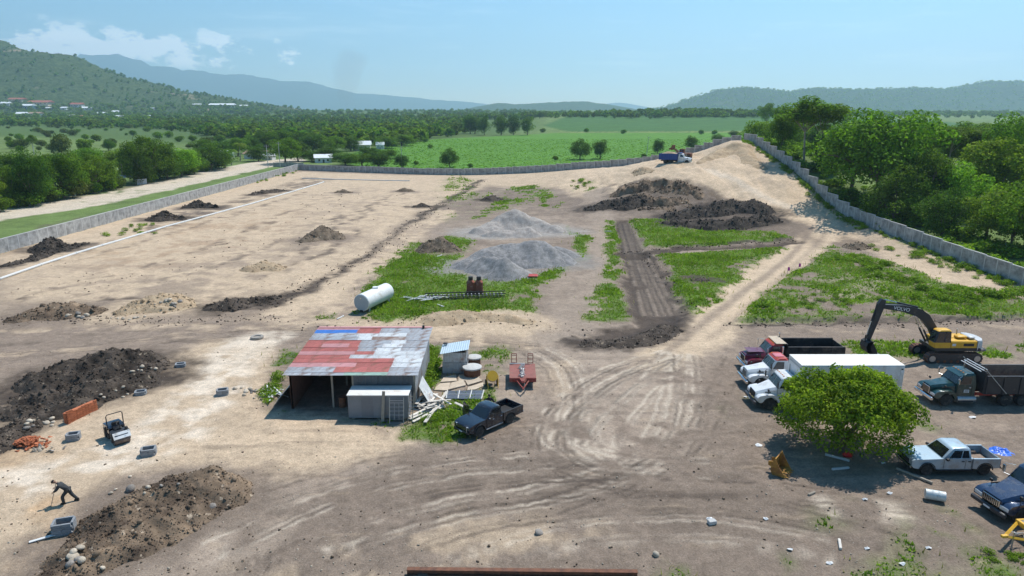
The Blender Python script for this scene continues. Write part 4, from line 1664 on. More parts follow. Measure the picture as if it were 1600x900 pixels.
crops()
roadside()
meadow()
far_wood()
right_wood()
palm(88, 302, 236, "tall coconut palm with drooping fronds among the roadside trees", 1)
palm(192, 284, 232, "coconut palm with yellowing fronds above the tin roofed lean-to", 2)
palm(362, 258, 226, "yellowish coconut palm beside the white house by the road", 3)
palm(376, 252, 214, "coconut palm standing behind the white house by the road", 4)
front_tree()
print("trees done", len(bpy.data.objects))
# ------------------------------------------------------------------ block walls round the site

def block_material(name, rgb, joint):
 m = bpy.data.materials.new(name)
 m.use_nodes = True
 nt = m.node_tree
 bs = nt.nodes["Principled BSDF"]
 N = nt.nodes.new
 L = nt.links.new
 tc = N("ShaderNodeTexCoord")
 sp = N("ShaderNodeSeparateXYZ")
 L(tc.outputs["Object"], sp.inputs[0])
 cb = N("ShaderNodeCombineXYZ")
 L(sp.outputs["X"], cb.inputs[0])
 L(sp.outputs["Z"], cb.inputs[1])
 br = N("ShaderNodeTexBrick")
 br.inputs["Scale"].default_value = 1.0
 br.inputs["Brick Width"].default_value = .4
 br.inputs["Row Height"].default_value = .2
 br.inputs["Mortar Size"].default_value = .012
 br.inputs["Color1"].default_value = (*rgb, 1)
 br.inputs["Color2"].default_value = (*[c * .82 for c in rgb], 1)
 br.inputs["Mortar"].default_value = (*joint, 1)
 L(cb.outputs[0], br.inputs["Vector"])
 n = N("ShaderNodeTexNoise")
 n.inputs["Scale"].default_value = 1.1
 n.inputs["Detail"].default_value = 6
 ge = N("ShaderNodeNewGeometry")
 L(ge.outputs["Position"], n.inputs["Vector"])
 mr = N("ShaderNodeMapRange")
 mr.inputs["From Min"].default_value = .3
 mr.inputs["From Max"].default_value = .7
 mr.inputs["To Min"].default_value = .58
 mr.inputs["To Max"].default_value = 1.2
 L(n.outputs["Fac"], mr.inputs["Value"])
 oi = N("ShaderNodeObjectInfo")
 m2 = N("ShaderNodeMapRange")
 m2.inputs["To Min"].default_value = .96
 m2.inputs["To Max"].default_value = 1.04
 L(oi.outputs["Random"], m2.inputs["Value"])
 mu = N("ShaderNodeMath")
 mu.operation = 'MULTIPLY'
 L(mr.outputs[0], mu.inputs[0])
 L(m2.outputs[0], mu.inputs[1])
 vm = N("ShaderNodeVectorMath")
 vm.operation = 'SCALE'
 L(br.outputs["Color"], vm.inputs[0])
 L(mu.outputs[0], vm.inputs["Scale"])
 L(vm.outputs[0], bs.inputs["Base Color"])
 bs.inputs["Roughness"].default_value = .95
 bs.inputs["Specular IOR Level"].default_value = .15
 return m

BLOCK = block_material("grey_concrete_block", (.44, .43, .41), (.35, .34, .325))
CONC = mat("pale_concrete", (.52, .51, .485), .9, var=.18, scale=2.5, obj_var=.08)

POSTC = mat("post_concrete", (.50, .49, .47), .9, var=.15, scale=2.5, obj_var=.06)

def wall(p0, p1, h, span, label, zfun, step=.2, run=1):
 """wall of block panels between concrete posts, stepped where the ground climbs"""
 a = Vector((p0[0], p0[1], 0))
 b = Vector((p1[0], p1[1], 0))
 d = (b - a)
 n = max(1, round(d.length / span))
 ang = math.atan2(d.y, d.x)
 s = d.length / n
 root = thing("block_wall", label, "wall", (a.x, a.y, 0), ang)
 pan = MB().box(.11, s - .11, -.075, .075, -3.0, h).mesh("wall_panel", BLOCK)
 cop = MB().box(.0, s, -.10, .10, h + .003, h + .12).mesh("coping", CONC)
 post = MB().box(-.10, .10, -.095, .095, -3.0, h + .13, .01).mesh("post", POSTC)
 zs = []
 for i in range(n + 1):
  q = a + d * (i / n)
  zs.append(zfun(q.x, q.y))
 root["kind"] = "thing"
 zp = None
 for i in range(n):
  j = (i // run) * run
  z = round(((zs[j] + zs[min(j + run, n)]) / 2) / step) * step
  o = link_mesh("wall_panel", pan, root, (i * s, 0, z))
  link_mesh("coping", cop, o, (0, 0, 0))
  link_mesh("post", post, root, (i * s, 0, max(z, zp if zp is not None else z)))
  zp = z
 link_mesh("post", post, root, (n * s, 0, zp))
 return root

wall((XL, 98), (XL, 268), 2.2, 2.5, "long grey block wall with pale posts between the site and the dirt road", hz)
wall((XL + .3, 268.2), (66.6, 203.2), 2.1, 2.6, "dark grey block wall along the back of the site below the crops", hz)
wall((XR, 84), (XR + .6, 202.6), 2.3, 2.6, "stepped grey block wall climbing the slope beside the wood", hz, .1, 2)
wall((-85, 282), (-98, 284), 1.6, 2.6, "low block wall across the end of the dirt road", hz)

# white kerb pipe laid out along the plots
PIPEW = mat("white_pvc", (.66, .65, .62), .5, var=.08)

def pipe_run(px, r, label, name="drain_pipe"):
 pts = [gp(*p) for p in px]
 out = []
 for a, b in zip(pts[:-1], pts[1:]):
  k = max(2, int((b - a).length / 6))
  for i in range(k):
   out.append(a.lerp(b, i / k))
 out.append(pts[-1])
 root = thing(name, label, "pipe", out[0])
 zz = ground_z([p.x for p in out], [p.y for p in out])
 rr = random.Random(3)
 prev = None
 for i in range(len(out) - 1):
  a = Vector((out[i].x, out[i].y, zz[i] + r * .7)) - out[0]
  b = Vector((out[i + 1].x, out[i + 1].y, zz[i + 1] + r * .7)) - out[0]
  mb = MB()
  mb.cyl(a, b, r, n=8)
  mb.cyl(b - (b - a) * .03, b, r * 1.25, n=8)
  mb.build("pipe_length", PIPEW, root, 40)
 return root

pipe_run([(-60, 457), (0, 437), (120, 396), (260, 355), (400, 317), (506, 285)], .19, "long white drain pipe laid across the sandy plots beside the road wall")
pipe_run([(472, 279), (540, 281), (640, 283)], .16, "short white pipe lying along the foot of the back wall")
# ------------------------------------------------------------------ heaps of soil, sand and gravel

def earth_material(name, c1, c2, fleck, fleck_amt, scale=1.2, bump=.8):
 m = bpy.data.materials.new(name)
 m.use_nodes = True
 nt = m.node_tree
 bs = nt.nodes["Principled BSDF"]
 N = nt.nodes.new
 L = nt.links.new
 ge = N("ShaderNodeNewGeometry")

 def noise(s, d, r=.65):
  n = N("ShaderNodeTexNoise")
  n.inputs["Scale"].default_value = s
  n.inputs["Detail"].default_value = d
  n.inputs["Roughness"].default_value = r
  L(ge.outputs["Position"], n.inputs["Vector"])
  return n.outputs["Fac"]
 mr = N("ShaderNodeMapRange")
 mr.inputs["From Min"].default_value = .36
 mr.inputs["From Max"].default_value = .66
 L(noise(scale, 8), mr.inputs["Value"])
 mx = N("ShaderNodeMix")
 mx.data_type = 'RGBA'
 L(mr.outputs[0], mx.inputs["Factor"])
 mx.inputs["A"].default_value = (*c1, 1)
 mx.inputs["B"].default_value = (*c2, 1)
 m2 = N("ShaderNodeMapRange")
 m2.inputs["From Min"].default_value = .70 - fleck_amt
 m2.inputs["From Max"].default_value = .74 - fleck_amt
 L(noise(scale * 5, 3, .5), m2.inputs["Value"])
 mf = N("ShaderNodeMix")
 mf.data_type = 'RGBA'
 L(m2.outputs[0], mf.inputs["Factor"])
 L(mx.outputs["Result"], mf.inputs["A"])
 mf.inputs["B"].default_value = (*fleck, 1)
 L(mf.outputs["Result"], bs.inputs["Base Color"])
 bs.inputs["Roughness"].default_value = .95
 bs.inputs["Specular IOR Level"].default_value = .12
 bp = N("ShaderNodeBump")
 bp.inputs["Strength"].default_value = bump
 bp.inputs["Distance"].default_value = .12
 L(noise(scale * 6, 8, .7), bp.inputs["Height"])
 L(bp.outputs[0], bs.inputs["Normal"])
 return m

EM = {
 'dark': earth_material("dark_topsoil", (.034, .027, .022), (.120, .094, .074), (.24, .195, .145), .05, .55),
 'black': earth_material("black_topsoil", (.030, .025, .022), (.095, .077, .062), (.19, .155, .12), .03, .6),
 'brown': earth_material("brown_earth", (.10, .074, .052), (.25, .19, .135), (.40, .33, .24), .05, .8),
 'mixed': earth_material("mixed_earth", (.062, .045, .034), (.285, .205, .138), (.42, .33, .24), .05, .38),
 'sand': earth_material("tan_sand", (.36, .26, .165), (.50, .38, .25), (.30, .20, .12), .02, .8),
 'gravel': earth_material("grey_gravel", (.21, .20, .19), (.37, .35, .335), (.48, .46, .435), .07, 1.4, 1.0),
 'gravelp': earth_material("pinkish_gravel", (.31, .275, .245), (.46, .41, .365), (.53, .48, .43), .07, 1.2, 1.0),
}
ROCKM = mat("pale_stone", (.47, .40, .31), .9, var=.25, scale=3, obj_var=.22, bump=.4, bscale=8)
ROCKG = mat("grey_stone", (.27, .24, .21), .9, var=.25, scale=3, obj_var=.2, bump=.4, bscale=8)
STONES = []
for s_ in range(6):
 rg = random.Random(s_)
 bm = bmesh.new()
 bmesh.ops.create_icosphere(bm, subdivisions=2, radius=.5)
 sx, sy, sz = rg.uniform(.8, 1.25), rg.uniform(.7, 1.1), rg.uniform(.55, .85)
 for v in bm.verts:
  n = .82 + .36 * float(vnoise(v.co.x * 2.3 + 9 * s_, v.co.y * 2.3 + v.co.z * 1.7, s_))
  v.co = Vector((v.co.x * sx, v.co.y * sy, v.co.z * sz)) * n
 me_ = bpy.data.meshes.new("stone")
 bm.to_mesh(me_)
 bm.free()
 me_.materials.append(ROCKM)
 me_.polygons.foreach_set("use_smooth", [True] * len(me_.polygons))
 mg_ = me_.copy()
 mg_.materials.clear()
 mg_.materials.append(ROCKG)
 STONES.append((me_, mg_))

HEAPS = []
SPILL = {'dark': SOILD * .75, 'black': DARK * 1.25, 'brown': SOIL, 'mixed': SOIL * .85, 'sand': SAND * .95, 'gravel': GREYD * .9, 'gravelp': GREYD * 1.15}

def spill(L):
 """soil washed and trodden out round the foot of each heap"""
 for ridges, key in HEAPS:
  for r, s in ridges:
   P = np.array([(p[0], p[1]) for p in r] + ([(r[0][0] + .1, r[0][1])] if len(r) == 1 else []))
   reach = max(p[2] for p in r) / s
   i = L._near(P, reach * 2 + 4)
   d = d_line(L.WX[i], L.WY[i], P)
   m = smooth(d + .9 * L.n2[i], reach * 1.5 + 1.0, reach * .75) * (.78 + .25 * L.n3[i])
   L.put(i, m, SPILL[key])

def heap(name, cat, label, ridges, material, lump=.25, lscale=1.2, res=.25, seed=1, clods=0, clod_size=.22, group=None, flat=1.0, drop=.75):
 """heap over ridges [( [(x,y,h)...], slope )]; world metres"""
 HEAPS.append((ridges, material))
 pts = [p for r, s in ridges for p in r]
 reach = [p[2] / s + 1.6 for r, s in ridges for p in r]
 x0 = min(p[0] - e for p, e in zip(pts, reach))
 x1 = max(p[0] + e for p, e in zip(pts, reach))
 y0 = min(p[1] - e for p, e in zip(pts, reach))
 y1 = max(p[1] + e for p, e in zip(pts, reach))
 nx = int((x1 - x0) / res) + 2
 ny = int((y1 - y0) / res) + 2
 X, Y = np.meshgrid(np.linspace(x0, x1, nx), np.linspace(y0, y1, ny))
 wx = X + .7 * lump * 2 * fbm(X / (lscale * 2), Y / (lscale * 2), 3, seed)
 wy = Y + .7 * lump * 2 * fbm(X / (lscale * 2), Y / (lscale * 2), 3, seed + 5)
 Hh = np.full(X.shape, -9.0)
 for r, s in ridges:
  if len(r) == 1:
   r = [r[0], (r[0][0] + .01, r[0][1], r[0][2])]
  for (ax, ay, ah), (bx, by, bh) in zip(r[:-1], r[1:]):
   ex, ey = bx - ax, by - ay
   t = np.clip(((wx - ax) * ex + (wy - ay) * ey) / (ex * ex + ey * ey), 0, 1)
   d = np.sqrt((wx - ax - ex * t) ** 2 + (wy - ay - ey * t) ** 2)
   hh = ah + (bh - ah) * t
   f = hh - s * (np.sqrt(d * d + .25) - .5)
   Hh = np.maximum(Hh, f)
 body = smooth(Hh, -.1, .5)
 n = fbm(X / lscale, Y / lscale, 5, seed + 11, .6)
 n2 = 1 - np.abs(fbm(X / (lscale * .45), Y / (lscale * .45), 3, seed + 12))
 Hh = Hh * (1 + .15 * flat * fbm(X / (lscale * 3), Y / (lscale * 3), 2, seed + 3)) + lump * body * (n + .45 * (n2 - .6))
 G = H(X, Y)
 Z = G + Hh - .08
 keep = Hh > -.35
 idx = -np.ones(X.shape, int)
 idx[keep] = np.arange(keep.sum())
 V = np.stack([X[keep], Y[keep], Z[keep]], 1)
 q = np.stack([idx[:-1, :-1], idx[:-1, 1:], idx[1:, 1:], idx[1:, :-1]], -1).reshape(-1, 4)
 q = q[(q >= 0).all(1)]
 cx, cy_ = np.mean([p[0] for p in pts]), np.mean([p[1] for p in pts])
 cz = hz(cx, cy_)
 V = V - np.array((cx, cy_, cz))
 root = thing(name, label, cat, (cx, cy_, cz), 0, group)
 link_mesh("heap", np_mesh("heap", V, q, EM[material], True), root)
 if clods:
  rng = np.random.default_rng(seed)
  cand = np.argwhere(Hh > .02)
  pick = cand[rng.choice(len(cand), min(clods, len(cand)), replace=len(cand) < clods)]
  base = np.array([v.co for v in STONES[seed % 6][0].vertices])
  # a coarser lump: the icosphere's first 42 corners would do, but keep its own faces
  bm = bmesh.new()
  bmesh.ops.create_icosphere(bm, subdivisions=1, radius=.5)
  bv = np.array([v.co for v in bm.verts])
  bf = np.array([[v.index for v in f.verts] for f in bm.faces])
  bm.free()
  Vs, Fs = [], []
  for i, (r, c) in enumerate(pick):
   s = clod_size * (.18 + rng.exponential(.42))
   A = rng.normal(size=(3, 3)) * .22 + np.eye(3)
   jit = 1 + rng.uniform(-.25, .25, (len(bv), 1))
   Vs.append((bv * jit) @ A * min(s, clod_size * 3) + np.array((X[r, c] - cx, Y[r, c] - cy_, Z[r, c] - cz + .02)))
   Fs.append(bf + i * len(bv))
  o = link_mesh("clods", np_mesh("clods", np.vstack(Vs), np.vstack(Fs), EM[material]), root)
  o["kind"] = "stuff"
 return root

def W(px, py, h):
 """ridge point: a heap crest seen at a pixel, h metres high, set down on the ground"""
 d = ray(px, py)
 t = 0
 # crest hangs h above the ground: step along the sight line
 Xs, Ys, Zs = d[0] * _ts, d[1] * _ts, CAM_H + d[2] * _ts
 g = Zs - H(Xs, Ys) - h
 k = np.where(g < 0)[0]
 i = k[0] if len(k) else len(_ts) - 1
 return (float(Xs[i]), float(Ys[i]), h)

# big heaps of the foreground
heap("soil_heap", "soil heap", "largest black topsoil heap in front of the white road on the far left",
  [([W(60, 585, 1.0), W(110, 566, 1.5), W(165, 547, 2.2), W(200, 549, 1.8), W(232, 564, .9)], .62),
   ([W(40, 614, .6), W(100, 608, .9), W(170, 590, 1.3), W(215, 580, 1.0)], .6), ([W(10, 640, .5), W(70, 632, .8), W(120, 622, .8)], .55)],
  'dark', .42, 1.5, .16, 3, 2400, .15)
heap("soil_heap", "soil heap", "long heap of mixed dark soil and stones beside the digging worker",
  [([W(95, 862, .5), W(140, 832, .8), W(190, 792, 1.15), W(245, 760, 1.4), W(300, 741, 1.55), W(335, 748, 1.2), W(365, 762, .6)], .62),
   ([W(130, 870, .5), W(200, 830, .8), W(280, 790, .9)], .5), ([W(70, 905, .4), W(110, 890, .6)], .5)],
  'mixed', .36, 1.3, .13, 8, 2600, .12)
heap("soil_heap", "soil heap", "small dark heap at the picture edge beside the brick stack",
  [([W(-30, 690, .8), W(5, 672, .8), W(40, 655, .5)], .55)], 'dark', .25, .8, .18, 5, 500, .18)
heap("gravel_heap", "gravel heap", "near heap of grey gravel with ridges on the grass",
  [([W(728, 402, 1.4), W(758, 384, 2.8), W(785, 377, 3.3), W(830, 377, 3.3), W(850, 381, 2.8), W(876, 394, 1.6)], .72), ([W(742, 408, 1.0), W(760, 402, 2.0), W(790, 404, 2.4)], .7)],
  'gravel', .26, 1.8, .26, 12, 0, flat=1.6)
heap("gravel_heap", "gravel heap", "small grey gravel heap leaning on the near gravel heap",
  [([W(868, 386, 1.4), W(888, 391, 1.0)], .6)], 'gravel', .08, 2, .3, 14)
heap("gravel_heap", "gravel heap", "far heap of paler gravel with scooped face",
  [([W(752, 352, 1.4), W(785, 335, 2.8), W(808, 331, 3.2), W(830, 335, 2.8), W(846, 343, 2.0), W(866, 352, 1.2)], .62), ([W(770, 360, 1.0), W(825, 356, 1.4)], .55)],
  'gravelp', .32, 1.8, .3, 13, 0, flat=1.7)
heap("soil_heap", "soil heap", "brown soil heap beside the near gravel heap on the grass", [([W(672, 378, 1.5), W(686, 372, 2.0), W(700, 380, 1.3)], .75)],
  'brown', .3, 1.0, .3, 15, 260, .25)
heap("sand_heap", "sand heap", "low tan sand heap in front of the lying truss",
  [([W(678, 494, .7), W(690, 486, 1.0), W(712, 484, 1.0), W(735, 490, .7), W(790, 492, .5), W(826, 500, .35)], .45)], 'sand', .18, .9, .22, 16, 160, .15)
# row by the road wall
for px, h, w, k, l in (((76, 373), 1.9, 14, 'black', "black soil heap by the road wall, closest to the picture edge"),
        ((255, 329), 1.9, 14, 'dark', "dark cone shaped soil heap by the road wall, between two black ones"),
        ((307, 312), 1.7, 13, 'black', "black soil heap by the road wall, farthest along of the three large ones")):
 x, y = px
 heap("soil_heap", "soil heap", l, [([W(x - w, y + 7, h * .5), W(x, y, h), W(x + w, y + 6, h * .55), W(x + w * 2.2, y + 10, h * .25)], .62)], k, .28, 1.1, .3, x, 420, .3)
heap("soil_heap", "soil heap", "low black ridge of soil beside the white drain pipe", [([W(10, 412, .4), W(45, 402, .6), W(80, 390, .6), W(105, 383, .6), W(130, 378, .4)], .6)],
  'black', .3, .9, .25, 18, 420, .26)
heap("soil_heap", "soil heap", "low dark streak of soil between the pipe and the road wall, far end", [([W(395, 302, .4), W(415, 297, .7), W(440, 296, .5)], .35)],
  'dark', .2, 1.2, .4, 19, 160, .3)
heap("soil_heap", "soil heap", "brown earth heap standing alone in the middle of the sandy plots", [([W(480, 368, 1.0), W(505, 353, 2.1), W(522, 364, 1.0)], .6)], 'brown', .25, 1.2, .3, 20, 320, .25)
heap("soil_heap", "soil heap", "low flat heap of tan earth with stones in the sandy plots", [([W(392, 416, .6), W(412, 409, .9), W(428, 414, .6)], .4)], 'sand', .2, .8, .25, 21, 260, .2)
heap("soil_heap", "soil heap", "long brown soil heap at the near edge of the plots, on the left", [([W(38, 490, .7), W(75, 475, 1.2), W(110, 474, 1.2), W(138, 480, .7)], .45)], 'mixed', .28, .9, .25, 22, 500, .22)
heap("soil_heap", "soil heap", "sandy heap with white stones at the near edge of the plots", [([W(195, 482, .6), W(225, 468, 1.1), W(250, 460, 1.5), W(275, 468, .9)], .45)], 'sand', .25, .9, .25, 23, 420, .22)
heap("soil_heap", "soil heap", "dark low heap near the end of the clod row in the plots", [([W(340, 474, .6), W(365, 467, .9), W(395, 466, .6), W(425, 464, .35)], .42)], 'dark', .28, .8, .25, 24, 420, .22)
for i, (a, b, h, l) in enumerate(((768, 305, 1.3, "small dark soil heap on the grass behind the far gravel heap"),
          (632, 294, .9, "small brown rubble heap far out on the sandy plots"),
          (536, 296, .8, "small grey rubble heap far out beside the pipe's end"),
          (1094, 433, .7, "small dark soil mound alone on the green triangle of turf"),
          (658, 318, .8, "low dark clod heap along the clod row"),
          (1338, 378, 1.0, "low ridged brown heap at the bend of the sandy track"),
          (1004, 262, 1.2, "small sandy bank below the tiny distant person"))):
 heap("soil_heap", "soil heap", l, [([W(a - 9, b + 3, h * .5), W(a, b, h), W(a + 10, b + 3, h * .5)], .5)],
   'dark' if i in (0, 3, 4) else ('sand' if i == 6 else 'brown'), .22, .9, .3, 30 + i, 160, .22)
# torn bank below the haul ramp
heap("soil_heap", "soil heap", "broad black topsoil bank tipped below the haul ramp",
  [([W(1050, 332, 1.1), W(1085, 326, 1.4), W(1110, 319, 1.7), W(1150, 314, 1.8), W(1185, 317, 1.5), W(1205, 328, .8)], .55),
   ([W(1040, 346, .8), W(1075, 345, 1.2), W(1120, 344, 1.4), W(1160, 342, 1.4), W(1205, 338, 1.0)], .5)], 'black', .75, 2.6, .33, 41, 1300, .3)
heap("soil_heap", "soil heap", "black soil tongue at the far end of the torn bank", [([W(925, 322, .7), W(950, 314, 1.2), W(975, 310, 1.6), W(992, 306, 1.6)], .42)], 'black', .35, 1.4, .35, 42, 700, .35)
heap("soil_heap", "soil heap", "brown torn earth bank between the black heaps and the sand slope",
  [([W(965, 298, .9), W(1000, 286, 1.3), W(1035, 284, 1.3), W(1065, 290, 1.2), W(1090, 298, .8)], .5), ([W(1000, 312, .7), W(1040, 312, .9)], .5)], 'mixed', .95, 2.4, .33, 43, 700, .3)
heap("soil_heap", "soil heap", "dark ridge of spoil along the wet rutted cut", [([W(920, 535, .35), W(970, 532, .5), W(1015, 524, .5), W(1045, 510, .4)], .35)], 'dark', .22, .8, .22, 44, 420, .16)

heap("soil_heap", "soil heap", "low dark brown spread of soil joining the black bank and the torn bank",
  [([W(985, 306, .4), W(1030, 308, .6), W(1070, 314, .6)], .35), ([W(1000, 325, .3), W(1045, 325, .4)], .3)], 'mixed', .7, 2.2, .33, 46, 500, .3)
heap("sand_heap", "sand heap", "pale sand heap crowning the slope in the corner of the walls", [([W(1092, 252, .6), W(1125, 233, 1.6), W(1150, 221, 2.2), W(1166, 226, 1.0)], .5), ([W(1150, 226, 1.2), W(1185, 258, .5)], .4)],
  'sand', .35, 2.4, .4, 45)

# stones one can pick out
STN = random.Random(6)

def stone(px, py, size, label, group=None, grey=False, dz=0.0):
 g = gp(px, py)
 me = STN.choice(STONES)[1 if grey else 0]
 z = float(ground_z(g.x, g.y)[0]) + size * .18 + dz
 o = link_mesh("stone", me, None, (g.x, g.y, z), (STN.uniform(-.4, .4), STN.uniform(-.4, .4), STN.uniform(0, 6.28)), size)
 return tag(o, label, "stone", group)

def heap_stones():
 dg = bpy.context.evaluated_depsgraph_get()
 sets = [  # centre px, spread, count, size, text
  ((118, 868), (26, 12), 10, .40, "pale rounded boulder in the cluster at the near foot of the mixed soil heap", "boulders at the near foot of the mixed heap"),
  ((70, 662), (34, 8), 12, .36, "pale stone among those piled behind the brick stack", "stones behind the brick stack"),
  ((182, 614), (22, 6), 6, .34, "pale stone at the foot of the largest black soil heap", "stones at the foot of the black heap"),
  ((222, 576), (20, 10), 6, .32, "pale stone on the far flank of the largest black soil heap", "stones on the flank of the black heap"),
  ((270, 474), (24, 6), 12, .42, "whitish stone spilled beside the sandy heap at the plots' edge", "stones beside the sandy heap"),
  ((118, 494), (24, 4), 8, .40, "whitish stone lying by the long brown heap at the plots' edge", "stones by the long brown heap"),
  ((205, 498), (30, 4), 8, .34, "whitish stone in the line between the plots and the haul road", "stones along the haul road"),
  ((390, 612), (24, 7), 14, .34, "pale rubble stone in the pile beside the shed's open side", "rubble stones beside the shed"),
  ((220, 755), (60, 18), 7, .28, "stone half buried in the upper side of the mixed soil heap", "stones in the upper side of the mixed heap")]
 for (cx, cy_), (sx, sy), n, s, l, g in sets:
  for i in range(n):
   px, py = cx + STN.gauss(0, .55) * sx, cy_ + STN.gauss(0, .55) * sy
   d = Vector(ray(px, py)).normalized()
   hit, loc, nor, _, ob, _ = scene.ray_cast(dg, Vector((0, 0, CAM_H)) + d * 5, d)
   if not hit:
    continue
   size = s * STN.uniform(.7, 1.35)
   o = link_mesh("stone", STN.choice(STONES)[0 if STN.random() < .8 else 1], None, loc + Vector((0, 0, size * .12)), (STN.uniform(-.4, .4), STN.uniform(-.4, .4), STN.uniform(0, 6.28)), size)
   tag(o, l, "stone", g)

heap_stones()
for px, py, s, l, gy in ((842, 834, .42, "lone round stone on the tan yard above the rusty beam", True),
       (332, 797, .62, "big grey boulder at the yard side of the mixed soil heap", True),
       (174, 836, .50, "round pale boulder on the front of the mixed soil heap", False),
       (145, 877, .55, "tan boulder just behind the cluster of pale boulders", False),
       (1025, 868, .38, "white block of stone near the end of the rusty beam", False),
       (205, 768, .6, "round grey boulder on the sand beside the mixed soil heap", True),
       (1215, 505, .3, "small pale stone at the cut bank beside the sandy track", False)):
 stone(px, py, s, l, None, gy, .3 if px == 174 else 0)

# loose stones and clods strewn over the bare ground

def litter():
 rng = np.random.default_rng(4)
 bm = bmesh.new()
 bmesh.ops.create_icosphere(bm, subdivisions=1, radius=.5)
 bv = np.array([v.co for v in bm.verts])
 bf = np.array([[v.index for v in f.verts] for f in bm.faces])
 bm.free()
 for name, m, n, smin, smax, lab in (("pebbles", ROCKM, 2200, .03, .13, "pale pebbles and small stones strewn over the bare ground"),
          ("dirt_clods", EM['brown'], 1500, .04, .16, "dark clods of earth strewn over the bare ground"),
          ("soil_clods", EM['dark'], 60, .05, .26, "dark soil clods pushed up in rows between the plots and along the cuts")):
  px = rng.uniform(-40, 1640, n * 2)
  py = 262 + 650 * rng.uniform(0, 1, n * 2) ** .8
  pts = []
  dens = fbm(px / 90, py / 40, 3, 5 if name == "pebbles" else 6)
  for a, b, d in zip(px, py, dens):
   if d < -.1:
    continue
   r = ray(a, b)
   t = -CAM_H / r[2]
   if t <= 0:
    continue
   pts.append((r[0] * t, r[1] * t))
   if len(pts) >= n:
    break
  # clods gather along the rows where a blade has pushed them up
  if name == "soil_clods":
   pts = []
   for line, cnt, sp in (([(745, 285), (690, 320), (640, 352), (600, 385), (540, 418), (470, 450), (420, 478)], 620, 1.3),
          ([(-20, 500), (120, 498), (250, 503), (430, 495)], 420, 1.0), ([(1146, 508), (1400, 508), (1600, 502)], 300, .5),
          ([(1010, 395), (1035, 430), (1075, 488)], 160, .7), ([(972, 392), (1080, 386), (1240, 376)], 200, .7),
          ([(500, 508), (700, 500), (900, 515)], 200, 1.2), ([(60, 450), (260, 420), (420, 370)], 120, 4),
          ([(560, 300), (480, 330), (400, 380)], 120, 5)):
    Pw = spline(wpts(line))
    for _ in range(cnt):
     q = Pw[rng.integers(len(Pw))]
     pts.append((q[0] + rng.normal() * sp, q[1] + rng.normal() * sp))
  P = np.array(pts)
  ok = (P[:, 1] < back_y(P[:, 0]) - 1) & (P[:, 0] > XL + .6) & (P[:, 0] < XR - .6) & (P[:, 1] > 25)
  P = P[ok]
  Z = ground_z(P[:, 0], P[:, 1])
  Vs, Fs = [], []
  for i, ((x, y), z) in enumerate(zip(P, Z)):
   s = smin + (smax - smin) * rng.uniform(0, 1) ** 2.5
   s *= 1 + max(0, y - 60) / 220
   A = rng.normal(size=(3, 3)) * .2 + np.diag((1, 1, .7))
   Vs.append(bv * (1 + rng.uniform(-.2, .2, (len(bv), 1))) @ A * s + np.array((x, y, z + s * .15)))
   Fs.append(bf + i * len(bv))
  o = link_mesh(name, np_mesh(name, np.vstack(Vs), np.vstack(Fs), m))
  o["kind"] = "stuff"
  o["label"] = lab

litter()

